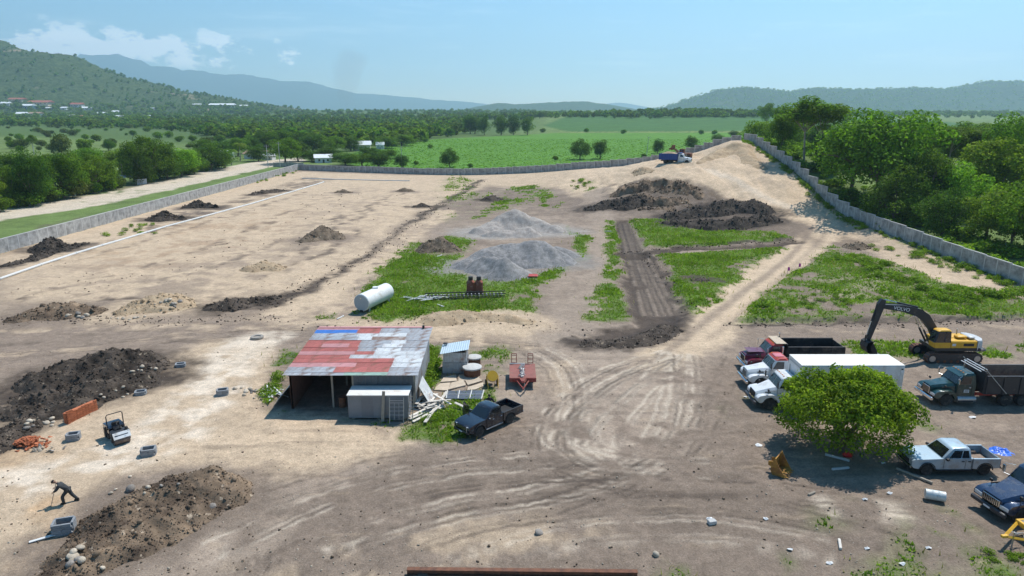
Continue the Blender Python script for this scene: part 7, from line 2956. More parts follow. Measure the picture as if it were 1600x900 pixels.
 for z in (.05, .35, .65, .95, 1.25, 1.55, 1.72):
  MB().cyl((-.52, 0, z), (.52, 0, z), .022, n=6).build("rung", STEEL, f, 40)
 f = thing("ladder", "thin wooden ladder leaning beside the steel rack on the cabin corner", "ladder", (-7.6, 46.7, 0), rot=(R(-10), R(4), 0))
 for x in (-.17, .17):
  MB().box(x - .025, x + .025, -.03, .03, 0, 2.2).build("rail", WOOD, f)
 for i in range(7):
  MB().box(-.145, .145, -.015, .015, .25 + i * .28, .29 + i * .28).build("rung", WOOD, f)

big_shed()

def small_shed():
 o = thing("tin_hut", "small tin hut with light blue sloping roof beside the big shed", "hut", (-6.05, 56.4, 0))
 for z0, z1, k in ((.05, 1.05, .06), (1.05, 1.95, 0)):
  for p, u, n in (((-k, -k, z0), (2.05 + 2 * k, 0, 0), (0, -1, 0)), ((2.05 + k, -k, z0), (0, 2.0 + 2 * k, 0), (1, 0, 0)), ((-k, 2.0 + k, z0), (2.05 + 2 * k, 0, 0), (0, 1, 0)),
      ((-k, -k, z0), (0, 2.0 + 2 * k, 0), (-1, 0, 0))):
   q = corrugated(u, (0, 0, z1 - z0), n, .14, .014, k=4).build("tin_wall", TIN, o)
   q.location = p
 MB().box(.0, 2.05, .0, 2.0, .0, .06).build("floor", WOOD, o)
 q = corrugated((2.5, 0, .42), (0, 2.6, 0), (-.16, 0, 1), .2, .015, k=4).build("roof", mat("pale_blue_tin", (.52, .62, .68), .45, .2, .08, 1), o)
 q.location = (-.25, -.3, 1.93)
 q2 = MB().box(-.15, .25, 1.7, 2.05, 2.1, 2.2, .02).build("roof_weight", BLACK, o)
 for x in (.04, 2.0):
  for y in (.04, 1.96):
   MB().box(x - .04, x + .04, y - .04, y + .04, 0, 1.95 + .17 * x).build("post", WOOD, o)
 # two covered wells
 for (px, py, s, l) in ((741, 561, .68, "round concrete cover on a low drum, the one farther from the camera"), (738, 577, .85, "round concrete cover on a drum, the nearer one beside the tin hut")):
  g = at(px, py + 10, 0)
  b = thing("covered_drum", l, "covered drum", (g.x, g.y, 0))
  MB().lathe([(s * .80, 0), (s * .86, .1), (s * .84, .72), (s * .82, .74)], 20).build("drum", RUST, b, 35)
  MB().lathe([(s * .98, .742), (s * 1.0, .76), (s * .99, .86), (s * .94, .88)], 24).build("cover", CONC, b, 35)

small_shed()

def slabs():
 rr = random.Random(12)
 quads = [[(693, 592), (712, 587), (714, 597), (688, 599)], [(717, 587), (737, 586), (739, 595), (716, 597)], [(688, 601), (704, 600), (700, 612), (676, 611)],
    [(706, 600), (724, 596), (728, 604), (700, 611)], [(727, 596), (746, 590), (754, 596), (731, 603)], [(732, 606), (755, 599), (757, 604), (742, 610), (730, 611)],
    [(741, 587), (750, 588), (748, 592), (740, 592)]]
 nm = ("back", "second back", "front tan", "middle", "pointed", "rounded front", "smallest back")
 for q, n in zip(quads, nm):
  P = [at(x, y, 0) for x, y in q]
  c = sum(P, Vector()) / len(P)
  z = gz0(c.x, c.y) + .03
  o = thing("concrete_slab", "%s broken concrete slab in the paving in front of the tin hut" % n, "slab", (c.x, c.y, z), 0, "broken slabs in front of the hut")
  ring_ = [(p.x - c.x, p.y - c.y) for p in P]
  MB().loft([[(x, y, 0) for x, y in ring_], [(x, y, .09) for x, y in ring_]]).build("slab", mat("tan_slab", (.50, .41, .31), .95, 0, .18, 1.5, obj_var=.14), o)
 a, b, c, d = at(699, 612, .05), at(756, 611, .05), at(752, 625, .05), at(697, 624, .05)
 o = thing("panel_rack", "dark grey panels in a white frame lying in front of the broken slabs", "panel", (0, 0, .08))
 for i in range(3):
  u0, u1 = i / 3 + .012, (i + 1) / 3 - .012
  MB().quad(d.lerp(c, u0), d.lerp(c, u1), a.lerp(b, u1), a.lerp(b, u0), .04).build("panel", mat("slate_panel", (.10, .115, .14), .4, .1, .2, 2), o)
 m = MB()
 for i in range(4):
  m.tube([d.lerp(c, i / 3) + Vector((0, 0, .02)), a.lerp(b, i / 3) + Vector((0, 0, .02))], .05, 4)
 m.tube([d.lerp(a, .5) + Vector((0, 0, .03)), c.lerp(b, .5) + Vector((0, 0, .03))], .03, 4)
 m.build("frame", PIPEW, o)
 # lumber
 g = gp(660, 640)
 o = thing("lumber_pile", "tumbled pile of whitish planks between the steel cabin and the grass", "lumber", (g.x, g.y, 0))
 for i in range(34):
  ln = rr.uniform(.9, 2.4)
  w = rr.uniform(.05, .13)
  b = MB().box(-ln / 2, ln / 2, -w, w, -.02, .02).mesh("plank", WHITEWOOD)
  link_mesh("plank", b, o, (rr.gauss(0, .8), rr.gauss(.5, .7), .06 + rr.random() * .5), (rr.uniform(-.2, .2), rr.uniform(-.22, .22), rr.uniform(0, 3.14)))
 for (a, b, z) in (((640, 655), (690, 632), .12), ((645, 659), (694, 634), .08), ((664, 660), (698, 612), .16), ((640, 651), (684, 630), .2)):
  p, q = at(*a, z), at(*b, z)
  d = q - p
  l = link_mesh("plank", MB().box(-d.length / 2, d.length / 2, -.12, .12, -.03, .03).mesh("plank", WHITEWOOD), o, (p + q) / 2 - Vector((g.x, g.y, 0)), (0, 0, math.atan2(d.y, d.x)))
 g = gp(428, 618)
 o = thing("scrap_pile", "small pile of white scrap strips beside the shed's brick end", "scrap", (g.x, g.y, 0))
 for i in range(22):
  ln = rr.uniform(.5, 1.5)
  link_mesh("strip", MB().box(-ln / 2, ln / 2, -.05, .05, -.012, .012).mesh("strip", TINW), o, (rr.gauss(0, .5), rr.gauss(0, .5), .05 + rr.random() * .35), (rr.uniform(-.3, .3), rr.uniform(-.3, .3), rr.uniform(0, 3.1)))
 a, b = at(713, 661, .25), at(752, 658, .35)
 MBp = MB()
 o = thing("fence_rail", "dark rail lying in the grass behind the dark pickup", "rail", a)
 MBp.cyl((0, 0, -.1), b - a, .05, n=6).build("bar", RUST, o, 40)

slabs()

def mixer():
 g = at(769, 603, 0)
 o = thing("concrete_mixer", "small yellow concrete mixer on wheels with a pale drum mouth", "mixer", (g.x, g.y, 0), R(-80))
 dr = MB()
 dr.M = Matrix.Translation((.15, 0, .95)) @ Matrix.Rotation(R(58), 4, 'Y')
 dr.lathe([(.12, -.5), (.36, -.46), (.46, -.2), (.46, .12)], 20)
 d = dr.build("drum", P_YELLOW, o, 40)
 dr = MB()
 dr.M = Matrix.Translation((.15, 0, .95)) @ Matrix.Rotation(R(238), 4, 'Y')
 dr.lathe([(.47, -.115), (.44, .16), (.30, .46), (.31, .48)], 20)
 dr.build("drum_cone", mat("cement_crust", (.66, .60, .50), .9, 0, .15, 4), d, 40)
 for s in (-1, 1):
  wheel(o, -.25, s * .48, .27, .14, RIMD, out=s)
  m = MB()
  m.tube([(-.25, s * .42, .3), (.1, s * .5, .95), (.65, s * .4, .05)], .035, 6)
  m.build("frame_leg", P_YELLOW, o, 40)
 MB().box(-.85, -.35, -.3, .3, .35, .85, .05).build("motor_box", BLACK, o, 40)

mixer()

def tank():
 a, b = Vector((-17.2, 74.9, 0)), Vector((-15.2, 80.2, 0))
 d = b - a
 o = thing("fuel_tank", "white horizontal steel tank with grey end on the grass", "tank", (a.x, a.y, gz0(a.x, a.y)), math.atan2(d.y, d.x))
 L_ = d.length
 r = 1.0
 W2 = mat("white_tank_paint", (.76, .76, .73), .45, 0, .06, .8, dirt=(.48, .40, .30), dirt_amt=.1)
 MB().lathe([(r * .9, .0), (r, .06), (r, L_ - .06), (r * .9, L_)], 36, 'X').build("shell", W2, o, 30).location = (0, 0, r + .22)
 MB().cyl((-.02, 0, r + .22), (.003, 0, r + .22), r * .93, n=36).build("end_plate", mat("grey_tank_end", (.36, .41, .44), .5, 0, .08, 1), o, 30)
 for x in (.7, L_ - .7):
  for s in (-1, 1):
   MB().box(x - .07, x + .07, s * .62 - .06, s * .62 + .06, -.1, .5).build("leg", PIPEW, o)
 MB().cyl((L_ * .55, 0, 2 * r + .2), (L_ * .55, 0, 2 * r + .36), .34, n=16).build("manhole", W2, o, 40)
 MB().cyl((-.06, 0, r + .75), (.0, 0, r + .75), .07, n=10).build("valve", CHROME, o, 40)
 MB().box(-.05, .01, -.18, .18, .12, .38).build("drain_box", BLACK, o)

tank()

def truss():
 p, q = gp(664, 469), gp(790, 465)
 d = q - p
 L_ = d.length
 o = thing("steel_truss", "long dark steel lattice conveyor frame lying on the grass", "truss", (p.x, p.y, gz0(p.x, p.y)), math.atan2(d.y, d.x))
 for y, z in ((0, .06), (0, .50), (.75, .06), (.75, .62)):
  MB().box(0, L_, y - .05, y + .05, z - .05, z + .05).build("chord", BLACKSTEEL, o)
 for i in range(21):
  x = L_ * (i + .3) / 21.3
  m = MB()
  m.box(x - .02, x + .02, -.03, .03, .112, .448)
  m.build("web_bar", STEEL, o)
  m = MB()
  m.tube([(x, .055, .30), (x, .69, .40)], .09, 8)
  m.build("idler_roller", STEEL if i % 2 else P_LGREY, o, 40)
 o = thing("scrap_pile", "tangle of white scrap strips at the end of the steel lattice frame", "scrap", p)
 rr = random.Random(4)
 for i in range(36):
  ln = rr.uniform(.6, 2.0)
  link_mesh("strip", MB().box(-ln / 2, ln / 2, -.06, .06, -.015, .015).mesh("strip", TINW), o, (rr.gauss(-.2, 1.1), rr.gauss(.1, .5), .08 + rr.random() * .4), (rr.uniform(-.3, .3), rr.uniform(-.3, .3), rr.gauss(0, .6)))
 # rusty twin unit behind it
 g = gp(742, 459)
 o = thing("hopper_unit", "rusty red twin hopper unit with two black collars behind the lattice frame", "hopper", (g.x, g.y, gz0(g.x, g.y)))
 rd = mat("rusty_red_paint", (.26, .075, .045), .8, 0, .3, 3, dirt=(.42, .33, .24), dirt_amt=.3)
 for s in (-.52, .52):
  MB().loft([ring(s - .50, s + .50, .95, .35, .15), ring(s - .50, s + .50, .95, 1.5, .18), ring(s - .3, s + .3, .6, 1.75, .15)]).build("hopper", rd, o, 35)
  MB().lathe([(.28, 1.752), (.29, 1.76), (.29, 2.2), (.27, 2.2)], 16).build("collar", BLACKSTEEL, o, 35).location = (s, 0, 0)
 MB().box(-1.1, 1.1, -.55, .55, .0, .345, .03).build("base_frame", RUST, o)

truss()

def yard_bits():
 # long rusty I-beam at the bottom of the picture
 a, b = at(636, 893, .15), at(996, 897, .15)
 d = b - a
 o = thing("steel_beam", "long rusty I-beam lying on the yard at the bottom of the picture", "beam", (a.x, a.y, gz0(a.x, a.y) + .02), math.atan2(d.y, d.x))
 L_ = d.length
 for y0, y1, z0, z1, n in ((-.012, .012, .03, .28, "web"), (-.13, .13, .0, .03, "flange"), (-.13, .13, .28, .31, "flange")):
  MB().box(0, L_, y0, y1, z0, z1).build(n, RUST, o)
 # catch basins of concrete block
 for px, py, s, w, l in ((110, 692, .9, 3, "block catch basin beside the brick stack on the left"), (228, 715, 1.0, 3, "block catch basin in front of the road roller"),
       (345, 620, .95, 3, "block catch basin on the whitish road nearest to the open shed"), (216, 619, .9, 2, "low block catch basin between the black heap and the roller"),
       (279, 575, .9, 2, "block catch basin at the tip of the largest black soil heap"), (94, 836, 1.15, 4, "tall block catch basin beside the digging worker")):
  g = gp(px, py)
  o = thing("catch_basin", l, "catch basin", (g.x, g.y + .4, gz0(g.x, g.y) - .03), R(18), "block catch basins")
  bl = MB().box(-.195 * s * 1.3, .195 * s * 1.3, -.075, .075, .004, .196, .008).mesh("block", mat("new_grey_block", (.27, .28, .29), .95, 0, .15, 4, obj_var=.12))
  hw, hd = .52 * s, .40 * s
  o.scale = (.8, .8, .85)
  for k in range(w):
   z = k * .2
   off = .0 if k % 2 else .075
   for y in (-hd, hd):
    for x in (-.26 * s, .26 * s):
     link_mesh("block", bl, o, (x + (off - .037), y, z))
   for x in (-hw, hw):
    for y in (-.16 * s, .16 * s):
     q = link_mesh("block", bl, o, (x, y, z), (0, 0, R(90)))
     q.scale = (.62, 1, 1)
 # tyre ring
 g = gp(402, 529)
 o = thing("old_tyre", "pale dusty tyre lying flat on the haul road behind the shed", "tyre", (g.x, g.y, gz0(g.x, g.y)))
 MB().lathe([(.38, .02), (.62, .0), (.66, .10), (.62, .22), (.38, .2), (.36, .1)], 24).build("tread", mat("dusty_rubber", (.33, .30, .26), .9), o, 35)
 # bricks
 bk = MB().box(-.12, .12, -.058, .058, .002, .066, .004).mesh("brick", BRICK)
 rr = random.Random(7)
 p, q = gp(103, 664), gp(151, 642)
 d = q - p
 o = thing("brick_stack", "neat wall-like stack of red bricks at the foot of the largest black heap", "brick stack", (p.x, p.y + .2, gz0(p.x, p.y) - .04), math.atan2(d.y, d.x))
 n = int(d.length / .25)
 for k in range(15):
  for i in range(n):
   if k > 12 and rr.random() < .4 + .2 * (k - 13):
    continue
   link_mesh("brick", bk, o, (.12 + i * .25 + (.06 if k % 2 else 0) + rr.uniform(-.01, .01), rr.uniform(-.012, .012), k * .07), (0, 0, rr.uniform(-.04, .04)))
 MB().box(.0, n * .25 - .05, .06, .32, .0, .90).build("stack_core", BRICK, o)
 g = gp(40, 698)
 o = thing("brick_pile", "tumbled pile of red bricks beside the pale stones on the left", "brick pile", (g.x, g.y + .3, gz0(g.x, g.y) - .03))
 for i in range(190):
  r = abs(rr.gauss(0, .48))
  a = rr.uniform(0, 6.28)
  z = max(0.0, .62 - r * .55) * rr.random() ** .5
  s = link_mesh("brick", bk, o, (math.cos(a) * r * 1.3, math.sin(a) * r, z), (rr.uniform(-.35, .35), rr.uniform(-.35, .35), rr.choice((0, 1.57)) + rr.gauss(0, .35)), 1.25)
 g = gp(68, 703)
 o = thing("scrap_pile", "heap of white and grey block rubble beside the tumbled bricks", "rubble", (g.x, g.y, gz0(g.x, g.y)))
 for i in range(14):
  link_mesh("fragment", STONES[i % 6][1 if i % 3 == 0 else 0], o, (rr.gauss(0, .6), rr.gauss(0, .4), .1), (rr.random(), rr.random(), rr.random() * 6), (.35 * rr.uniform(.5, 1.3), .22, .12))
 # board by the tall basin
 a, b = at(56, 844, .06), at(80, 837, .06)
 o = thing("white_board", "white board lying on the sand beside the tall catch basin", "board", (a + b) / 2, math.atan2(b.y - a.y, b.x - a.x))
 MB().box(-.65, .65, -.09, .09, -.02, .02).build("board", PIPEW, o)
 # drum in the yard
 g = gp(1460, 781)
 o = thing("steel_drum", "dented pale steel drum lying on its side below the silver pickup", "drum", (g.x, g.y, .31), R(-22))
 MB().lathe([(.27, -.52), (.30, -.52), (.305, -.5), (.295, -.47), (.295, -.18), (.308, -.16), (.295, -.14), (.295, .14), (.308, .16), (.295, .18), (.295, .48), (.30, .52), (.27, .52)], 24, 'X').build("shell", mat("pale_drum_paint", (.60, .62, .60), .5, .1, .12, 2, dirt=(.3, .24, .18), dirt_amt=.15), o, 35)
 MB().cyl((.50, 0, 0), (.526, 0, 0), .24, n=20).build("lid", P_DGREY, o, 40)
 # blue tarpaulin
 g = gp(1562, 706)
 X, Y = np.meshgrid(np.linspace(-1.1, 1.1, 40), np.linspace(-1.2, 1.2, 40))
 rad = np.sqrt((X / 1.1) ** 2 + (Y / 1.2) ** 2) + .3 * fbm(X * 1.5, Y * 1.5, 3, 4)
 Z = .12 + .22 * (1 - np.abs(fbm(X * 2.2, Y * 2.2, 4, 9))) * smooth(rad, 1.1, .2)
 keep = rad < 1.0
 idx = -np.ones(X.shape, int)
 idx[keep] = np.arange(keep.sum())
 qd = np.stack([idx[:-1, :-1], idx[:-1, 1:], idx[1:, 1:], idx[1:, :-1]], -1).reshape(-1, 4)
 qd = qd[(qd >= 0).all(1)]
 o = link_mesh("tarpaulin", np_mesh("tarpaulin", np.stack([X[keep], Y[keep], Z[keep]], 1), qd, mat("blue_tarpaulin", (.02, .13, .62), .35, 0, .15, 3, dirt=(.45, .55, .75), dirt_amt=.12)), None, (g.x, g.y, -.03), None, .68)
 tag(o, "crumpled bright blue tarpaulin on the ground behind the silver pickup", "tarpaulin")
 # red sheet on the turf, white scraps, timbers
 g = gp(832, 433)
 o = thing("red_sheet", "flat red sheet lying on the grass below the near gravel heap", "sheet", (g.x, g.y, gz0(g.x, g.y) + .2), rot=(.05, .03, .1))
 MB().box(-.75, .75, -.6, .6, 0, .05).build("sheet", P_RED, o)
 for px, py, ln, an, m_, l in ((1428, 745, 2.2, -55, WOOD, "broken pole lying at the edge of the tree's shade by the silver pickup"), (1312, 852, .9, 70, WHITEWOOD, "pale split log lying alone on the front yard"),
          (1268, 772, .6, 30, WOOD, "short stick lying below the tree's shade"), (463, 472, 1.4, -50, PIPEW, "white plank leaning on the grass in front of the lattice frame"),
          (1313, 734, 1.2, 10, P_LGREY, "grey pipe scrap in the shade of the tree"), (1308, 716, 1.5, -35, P_LGREY, "bent white rail lying in the tree's shade"),
          (687, 400, 1.5, 60, PIPEW, "white board lying on the grass beside the brown heap"), (950, 362, 1.3, -5, PIPEW, "white board on the grass strip beside the wet cut"),
          (532, 497, 1.3, 70, PIPEW, "white plank standing in the weeds near the white tank"), (1112, 820, .45, 15, CONC, "squared grey concrete block alone on the front yard")):
  if px == 463:
   px, py = 688, 478
  g = gp(px, py)
  o = thing("timber" if m_ in (WOOD, WHITEWOOD) else ("concrete_block" if m_ is CONC else "board"), l, "timber" if m_ in (WOOD, WHITEWOOD) else ("block" if m_ is CONC else "board"), (g.x, g.y, gz0(g.x, g.y) + .07), R(an))
  k = .16 if m_ is CONC else .07
  MB().box(-ln / 2, ln / 2, -k, k, -.07, k, .02).build("piece", m_, o)
 g = gp(1322, 712)
 o = thing("red_bag", "red sack lying by the trunk in the tree's shade", "sack", (g.x + .1, g.y, gz0(g.x, g.y)))
 MB().loft([ring(-.28, .28, .36, 0, .12), ring(-.34, .34, .46, .14, .15), ring(-.2, .24, .3, .30, .12)]).build("sack", mat("red_cloth", (.55, .03, .03), .8), o, 60)
 # scraps of paper and plastic
 for i, (px, py) in enumerate(((1519, 652), (1185, 697), (1108, 812), (1196, 811), (1296, 881), (1355, 857), (1450, 857), (1165, 622), (1409, 882), (1380, 724), (1350, 783), (1390, 771), (1234, 860), (1300, 650))):
  g = gp(px, py)
  s = .34 if i in (0, 1) else .20
  m = MB()
  pts = [(math.cos(a) * s * rr.uniform(.6, 1.1), math.sin(a) * s * .6, rr.uniform(.0, .10)) for a in [k * .785 for k in range(8)]]
  m.add(pts + [(0, 0, .12)], [(k, (k + 1) % 8, 8) for k in range(8)])
  o = m.build("paper_scrap", mat("white_litter", (.74, .73, .71), .7), None)
  o.location = (g.x, g.y, gz0(g.x, g.y) + .01)
  tag(o, "scrap of white litter lying on the bare ground of the yard", "litter", "scraps of litter about the yard")
 # survey flags
 for px, py, l in ((1230, 430, "pink survey flag nearer to the sandy track"), (1247, 426, "pink survey flag farther from the sandy track, the taller one")):
  g = gp(px, py)
  o = thing("survey_flag", l, "flag", (g.x, g.y, gz0(g.x, g.y)))
  MB().cyl((0, 0, 0), (0, 0, 1.1), .02, n=6).build("stake", WOOD, o)
  m = MB()
  m.quad((0.02, 0, .55), (.34, .05, .6), (.30, .08, 1.05), (.02, 0, 1.1), .01)
  m.build("flag", mat("magenta_cloth", (.75, .04, .38), .7), o)

yard_bits()
print("site done", len(bpy.data.objects))
# ------------------------------------------------------------------ people
SKIN = mat("brown_skin", (.30, .17, .11), .6, 0, .08, 6)

def skin_mesh(name, chains, material, parent, sub=1, root=0, cloth=None):
 """limbs as one surface: chains share joints by name; [(joint, (x,y,z), r)], edges"""
 joints, edges = chains
 ids = {k: i for i, k in enumerate(joints)}
 me = bpy.data.meshes.new(name)
 me.from_pydata([joints[k][0] for k in joints], [(ids[a], ids[b]) for a, b in edges], [])
 o = bpy.data.objects.new(name, me)
 col.objects.link(o)
 sm = o.modifiers.new("skin", 'SKIN')
 sm.use_smooth_shade = True
 lay = me.skin_vertices[0] if me.skin_vertices else None
 for k, i in ids.items():
  r = joints[k][1]
  r = r if isinstance(r, tuple) else (r, r)
  lay.data[i].radius = r
  lay.data[i].use_root = (i == root)
 ss = o.modifiers.new("subsurf", 'SUBSURF')
 ss.levels = sub
 ss.render_levels = sub
 dg = bpy.context.evaluated_depsgraph_get()
 m2 = bpy.data.meshes.new_from_object(o.evaluated_get(dg))
 bpy.data.objects.remove(o)
 m2.materials.clear()
 m2.materials.append(material)
 m2.polygons.foreach_set("use_smooth", [True] * len(m2.polygons))
 if cloth:
  # dressed skin: each face takes the cloth of the bone it belongs to
  m2.materials.append(cloth[0])
  m2.materials.append(cloth[1])
  for f in m2.polygons:
   best = min(((Vector(joints[a][0]) * (1 - t) + Vector(joints[b][0]) * t - f.center).length, a, b) for a, b in edges for t in (.15, .5, .85))
   f.material_index = 0 if best[2] == "head" else (2 if best[2][0] in "hkat" and best[2] != "head" else 1)
 return link_mesh(name, m2, parent)

def person(label, loc, rz, J, shirt, pants, cap, sleeves=True, name="person"):
 """J: joint positions in metres, facing +x, left is +y"""
 o = thing(name, label, "person", loc, rz)
 rad = dict(pelvis=.115, belly=.12, chest=(.135, .15), neck=.055, head=.075, sl=.08, sr=.08, el=.055, er=.055, wl=.038, wr=.038, hl=.10, hr=.10, kl=.075, kr=.075, al=.052, ar=.052,
      tl=.035, tr=.035)
 E = [("pelvis", "belly"), ("belly", "chest"), ("chest", "neck"), ("neck", "head"), ("chest", "sl"), ("sl", "el"), ("el", "wl"), ("chest", "sr"), ("sr", "er"), ("er", "wr"),
   ("pelvis", "hl"), ("hl", "kl"), ("kl", "al"), ("al", "tl"), ("pelvis", "hr"), ("hr", "kr"), ("kr", "ar"), ("ar", "tr")]
 skin_mesh("body", ({k: (J[k], rad[k]) for k in rad}, E), SKIN, o, 1, 0, (shirt, pants))
 up = ["belly", "chest", "sl", "el", "wl", "sr", "er", "wr", "pelvis"]
 up2 = {k: (J[k], tuple(v + .045 for v in rad[k]) if isinstance(rad[k], tuple) else rad[k] + (.045 if k in ('belly', 'pelvis') else .026)) for k in up}
 skin_mesh("shirt", (up2, [e for e in E if e[0] in up and e[1] in up]), shirt, o)
 lo = ["pelvis", "hl", "kl", "al", "hr", "kr", "ar"]
 skin_mesh("trousers", ({k: (J[k], rad[k] + .028) for k in lo}, [e for e in E if e[0] in lo and e[1] in lo]), pants, o)
 for s in "lr":
  a, t = Vector(J["a" + s]), Vector(J["t" + s])
  d = (t - a)
  d.z = 0
  d = d.normalized() if d.length > 1e-3 else Vector((1, 0, 0))
  n = Vector((-d.y, d.x, 0))
  z = min(a.z, t.z) - .05
  m = MB()
  m.loft([[tuple(a - d * .08 - n * .04 + Vector((0, 0, z - a.z))), tuple(a + d * .20 - n * .05 + Vector((0, 0, z - a.z))), tuple(a + d * .20 + n * .05 + Vector((0, 0, z - a.z))), tuple(a - d * .08 + n * .04 + Vector((0, 0, z - a.z)))],
    [tuple(a - d * .07 - n * .045 + Vector((0, 0, .06))), tuple(a + d * .17 - n * .045 - Vector((0, 0, .0))), tuple(a + d * .17 + n * .045), tuple(a - d * .07 + n * .045 + Vector((0, 0, .06)))]])
  m.build("boot", BLACK, o, 50)
  # hand: palm and five fingers closed round what it holds
  w, e = Vector(J["w" + s]), Vector(J["e" + s])
  f = (w - e).normalized()
  u = f.cross(Vector((0, 0, 1)))
  u = u.normalized() if u.length > .1 else Vector((0, 1, 0))
  k = f.cross(u)
  hm = MB()
  p0 = w + f * .02
  hm.loft([[tuple(p0 + u * a_ * .03 + k * b_ * .014) for a_, b_ in ((-1, -1), (1, -1), (1, 1), (-1, 1))], [tuple(p0 + f * .09 + u * a_ * .042 + k * b_ * .013) for a_, b_ in ((-1, -1), (1, -1), (1, 1), (-1, 1))]])
  for i in range(4):
   b = p0 + f * .088 + u * (-.033 + .022 * i)
   ln = (.068, .078, .074, .058)[i]
   hm.tube([b, b + f * ln * .45 + k * .012, b + f * ln * .5 + k * ln * .5, b + f * ln * .15 + k * ln * .75], [.0095, .009, .0085, .007], 5)
  b = p0 + f * .025 + u * .034
  hm.tube([b, b + u * .03 + f * .03, b + u * .022 + f * .055 + k * .03], [.011, .010, .008], 5)
  hm.build("hand", SKIN, o, 50)
 # head with a face, cap
 h = Vector(J["head"])
 up_ = (h - Vector(J["neck"])).normalized()
 bm = bmesh.new()
 bmesh.ops.create_uvsphere(bm, u_segments=16, v_segments=12, radius=1)
 for v in bm.verts:
  x, y, z = v.co
  jaw = 1 - .22 * max(0, -z)
  v.co = Vector((x * .098 * jaw, y * .078 * jaw, z * .122))
  if x > .75 and abs(y) < .3 and -.35 < z < .12:
   v.co.x += .018
  if x > .7 and .1 < z < .35 and .15 < abs(y) < .5:
   v.co.x -= .010
  if abs(y) > .93 and -.2 < z < .25:
   v.co.y *= 1.14
 me = bpy.data.meshes.new("head")
 bm.to_mesh(me)
 bm.free()
 me.materials.append(SKIN)
 me.polygons.foreach_set("use_smooth", [True] * len(me.polygons))
 q = up_.to_track_quat('Z', 'X').to_euler()
 tilt = math.atan2(up_.x, up_.z)
 hd = link_mesh("head", me, o, h + up_ * .06, (0, tilt, 0))
 for s in (-1, 1):
  MB().box(.082, .093, s * .032 - .012, s * .032 + .012, .012, .024, .003).build("eye", BLACK, hd)
 MB().box(.080, .092, -.022, .022, -.062, -.054, .002).build("mouth", mat("lips", (.22, .09, .07), .6), hd)
 c = MB()
 c.lathe([(.104, .03), (.107, .05), (.098, .10), (.06, .135), (.01, .145)], 16)
 c.loft([[(.06, -.08, .045), (.06, .08, .045), (.17, .055, .035), (.17, -.055, .035)], [(.06, -.08, .055), (.06, .08, .055), (.17, .055, .043), (.17, -.055, .043)]])
 c.build("cap", cap, hd, 50)
 return o

CL_D = mat("dark_grey_cloth", (.045, .048, .050), .9, 0, .2, 6)
CL_J = mat("dusty_jeans", (.055, .065, .085), .9, 0, .2, 6)
CL_B = mat("black_cloth", (.014, .014, .016), .9, 0, .2, 6)
# worker bent over a shovel, facing to the picture's left
g_ = gp(107, 786)
wj = dict(pelvis=(-.08, 0, .88), belly=(.05, 0, 1.03), chest=(.24, 0, 1.22), neck=(.40, 0, 1.36), head=(.50, 0, 1.42), sl=(.27, .19, 1.24), sr=(.27, -.19, 1.24),
    el=(.42, .26, 1.0), er=(.40, -.24, 1.02), wl=(.62, .12, .86), wr=(.55, -.08, 1.04), hl=(-.08, .10, .84), hr=(-.08, -.10, .84), kl=(.22, .13, .50), kr=(-.20, -.12, .48),
    al=(.18, .14, .10), ar=(-.46, -.13, .12), tl=(.33, .15, .05), tr=(-.34, -.14, .05))
wk = person("worker in dark clothes bent over a shovel on the orange sand", (g_.x, g_.y, gz0(g_.x, g_.y) - .03), math.pi + .25, wj, CL_D, CL_D, CL_B)
sv = thing("shovel", "shovel held by the bent worker, its blade in the sand", "shovel", (g_.x, g_.y, gz0(g_.x, g_.y) - .03), math.pi + .25)
a_, b_ = Vector((.47, -.10, 1.34)), Vector((.80, .20, .12))
m = MB()
m.tube([Vector((.545, -.04, 1.09)) + (b_ - a_) * t for t in (-.18, .3, .72)], .017, 6)
m.build("handle", WOOD, sv, 50)
m = MB()
e_ = Vector((.545, -.04, 1.09)) + (b_ - a_) * .72
m.add([e_ + Vector(v) for v in ((-.02, -.11, .02), (-.02, .11, .02), (.10, .10, -.26), (.14, 0, -.33), (.10, -.10, -.26), (.03, 0, -.02))], [(0, 5, 4), (5, 1, 2), (5, 2, 3, 4)])
m.build("blade", STEEL, sv)
# someone standing behind the dark pickup's bed, one arm on the side
sj = dict(pelvis=(0, 0, .95), belly=(.01, 0, 1.10), chest=(.02, 0, 1.34), neck=(.03, 0, 1.50), head=(.04, 0, 1.58), sl=(.02, .19, 1.40), sr=(.02, -.19, 1.40), el=(.18, .30, 1.22),
    er=(.06, -.30, 1.14), wl=(.42, .26, 1.20), wr=(.22, -.30, .98), hl=(0, .10, .90), hr=(0, -.10, .90), kl=(.03, .12, .50), kr=(.02, -.11, .50), al=(0, .12, .09), ar=(0, -.12, .09),
    tl=(.14, .13, .05), tr=(.14, -.13, .05))
q_ = Vector((_c.x, _c.y, 0)) + _n * 1.42 - Vector((math.cos(_h), math.sin(_h), 0)) * 1.2
person("person in black clothes standing behind the dark pickup's bed", (q_.x, q_.y, gz0(q_.x, q_.y) - .02), math.atan2(-_n.y, -_n.x) - .3, sj, CL_B, CL_J, CL_B)
g_ = gp(1018, 249)
sj2 = dict(sj)
sj2.update(el=(.02, .27, 1.12), wl=(.10, .27, .88), er=(.02, -.27, 1.12), wr=(.10, -.27, .88))
person("tiny distant person standing on the sandy bank beside the blue dump truck", (g_.x, g_.y, g_.z - .02), -1.2, sj2, CL_B, CL_J, CL_B)
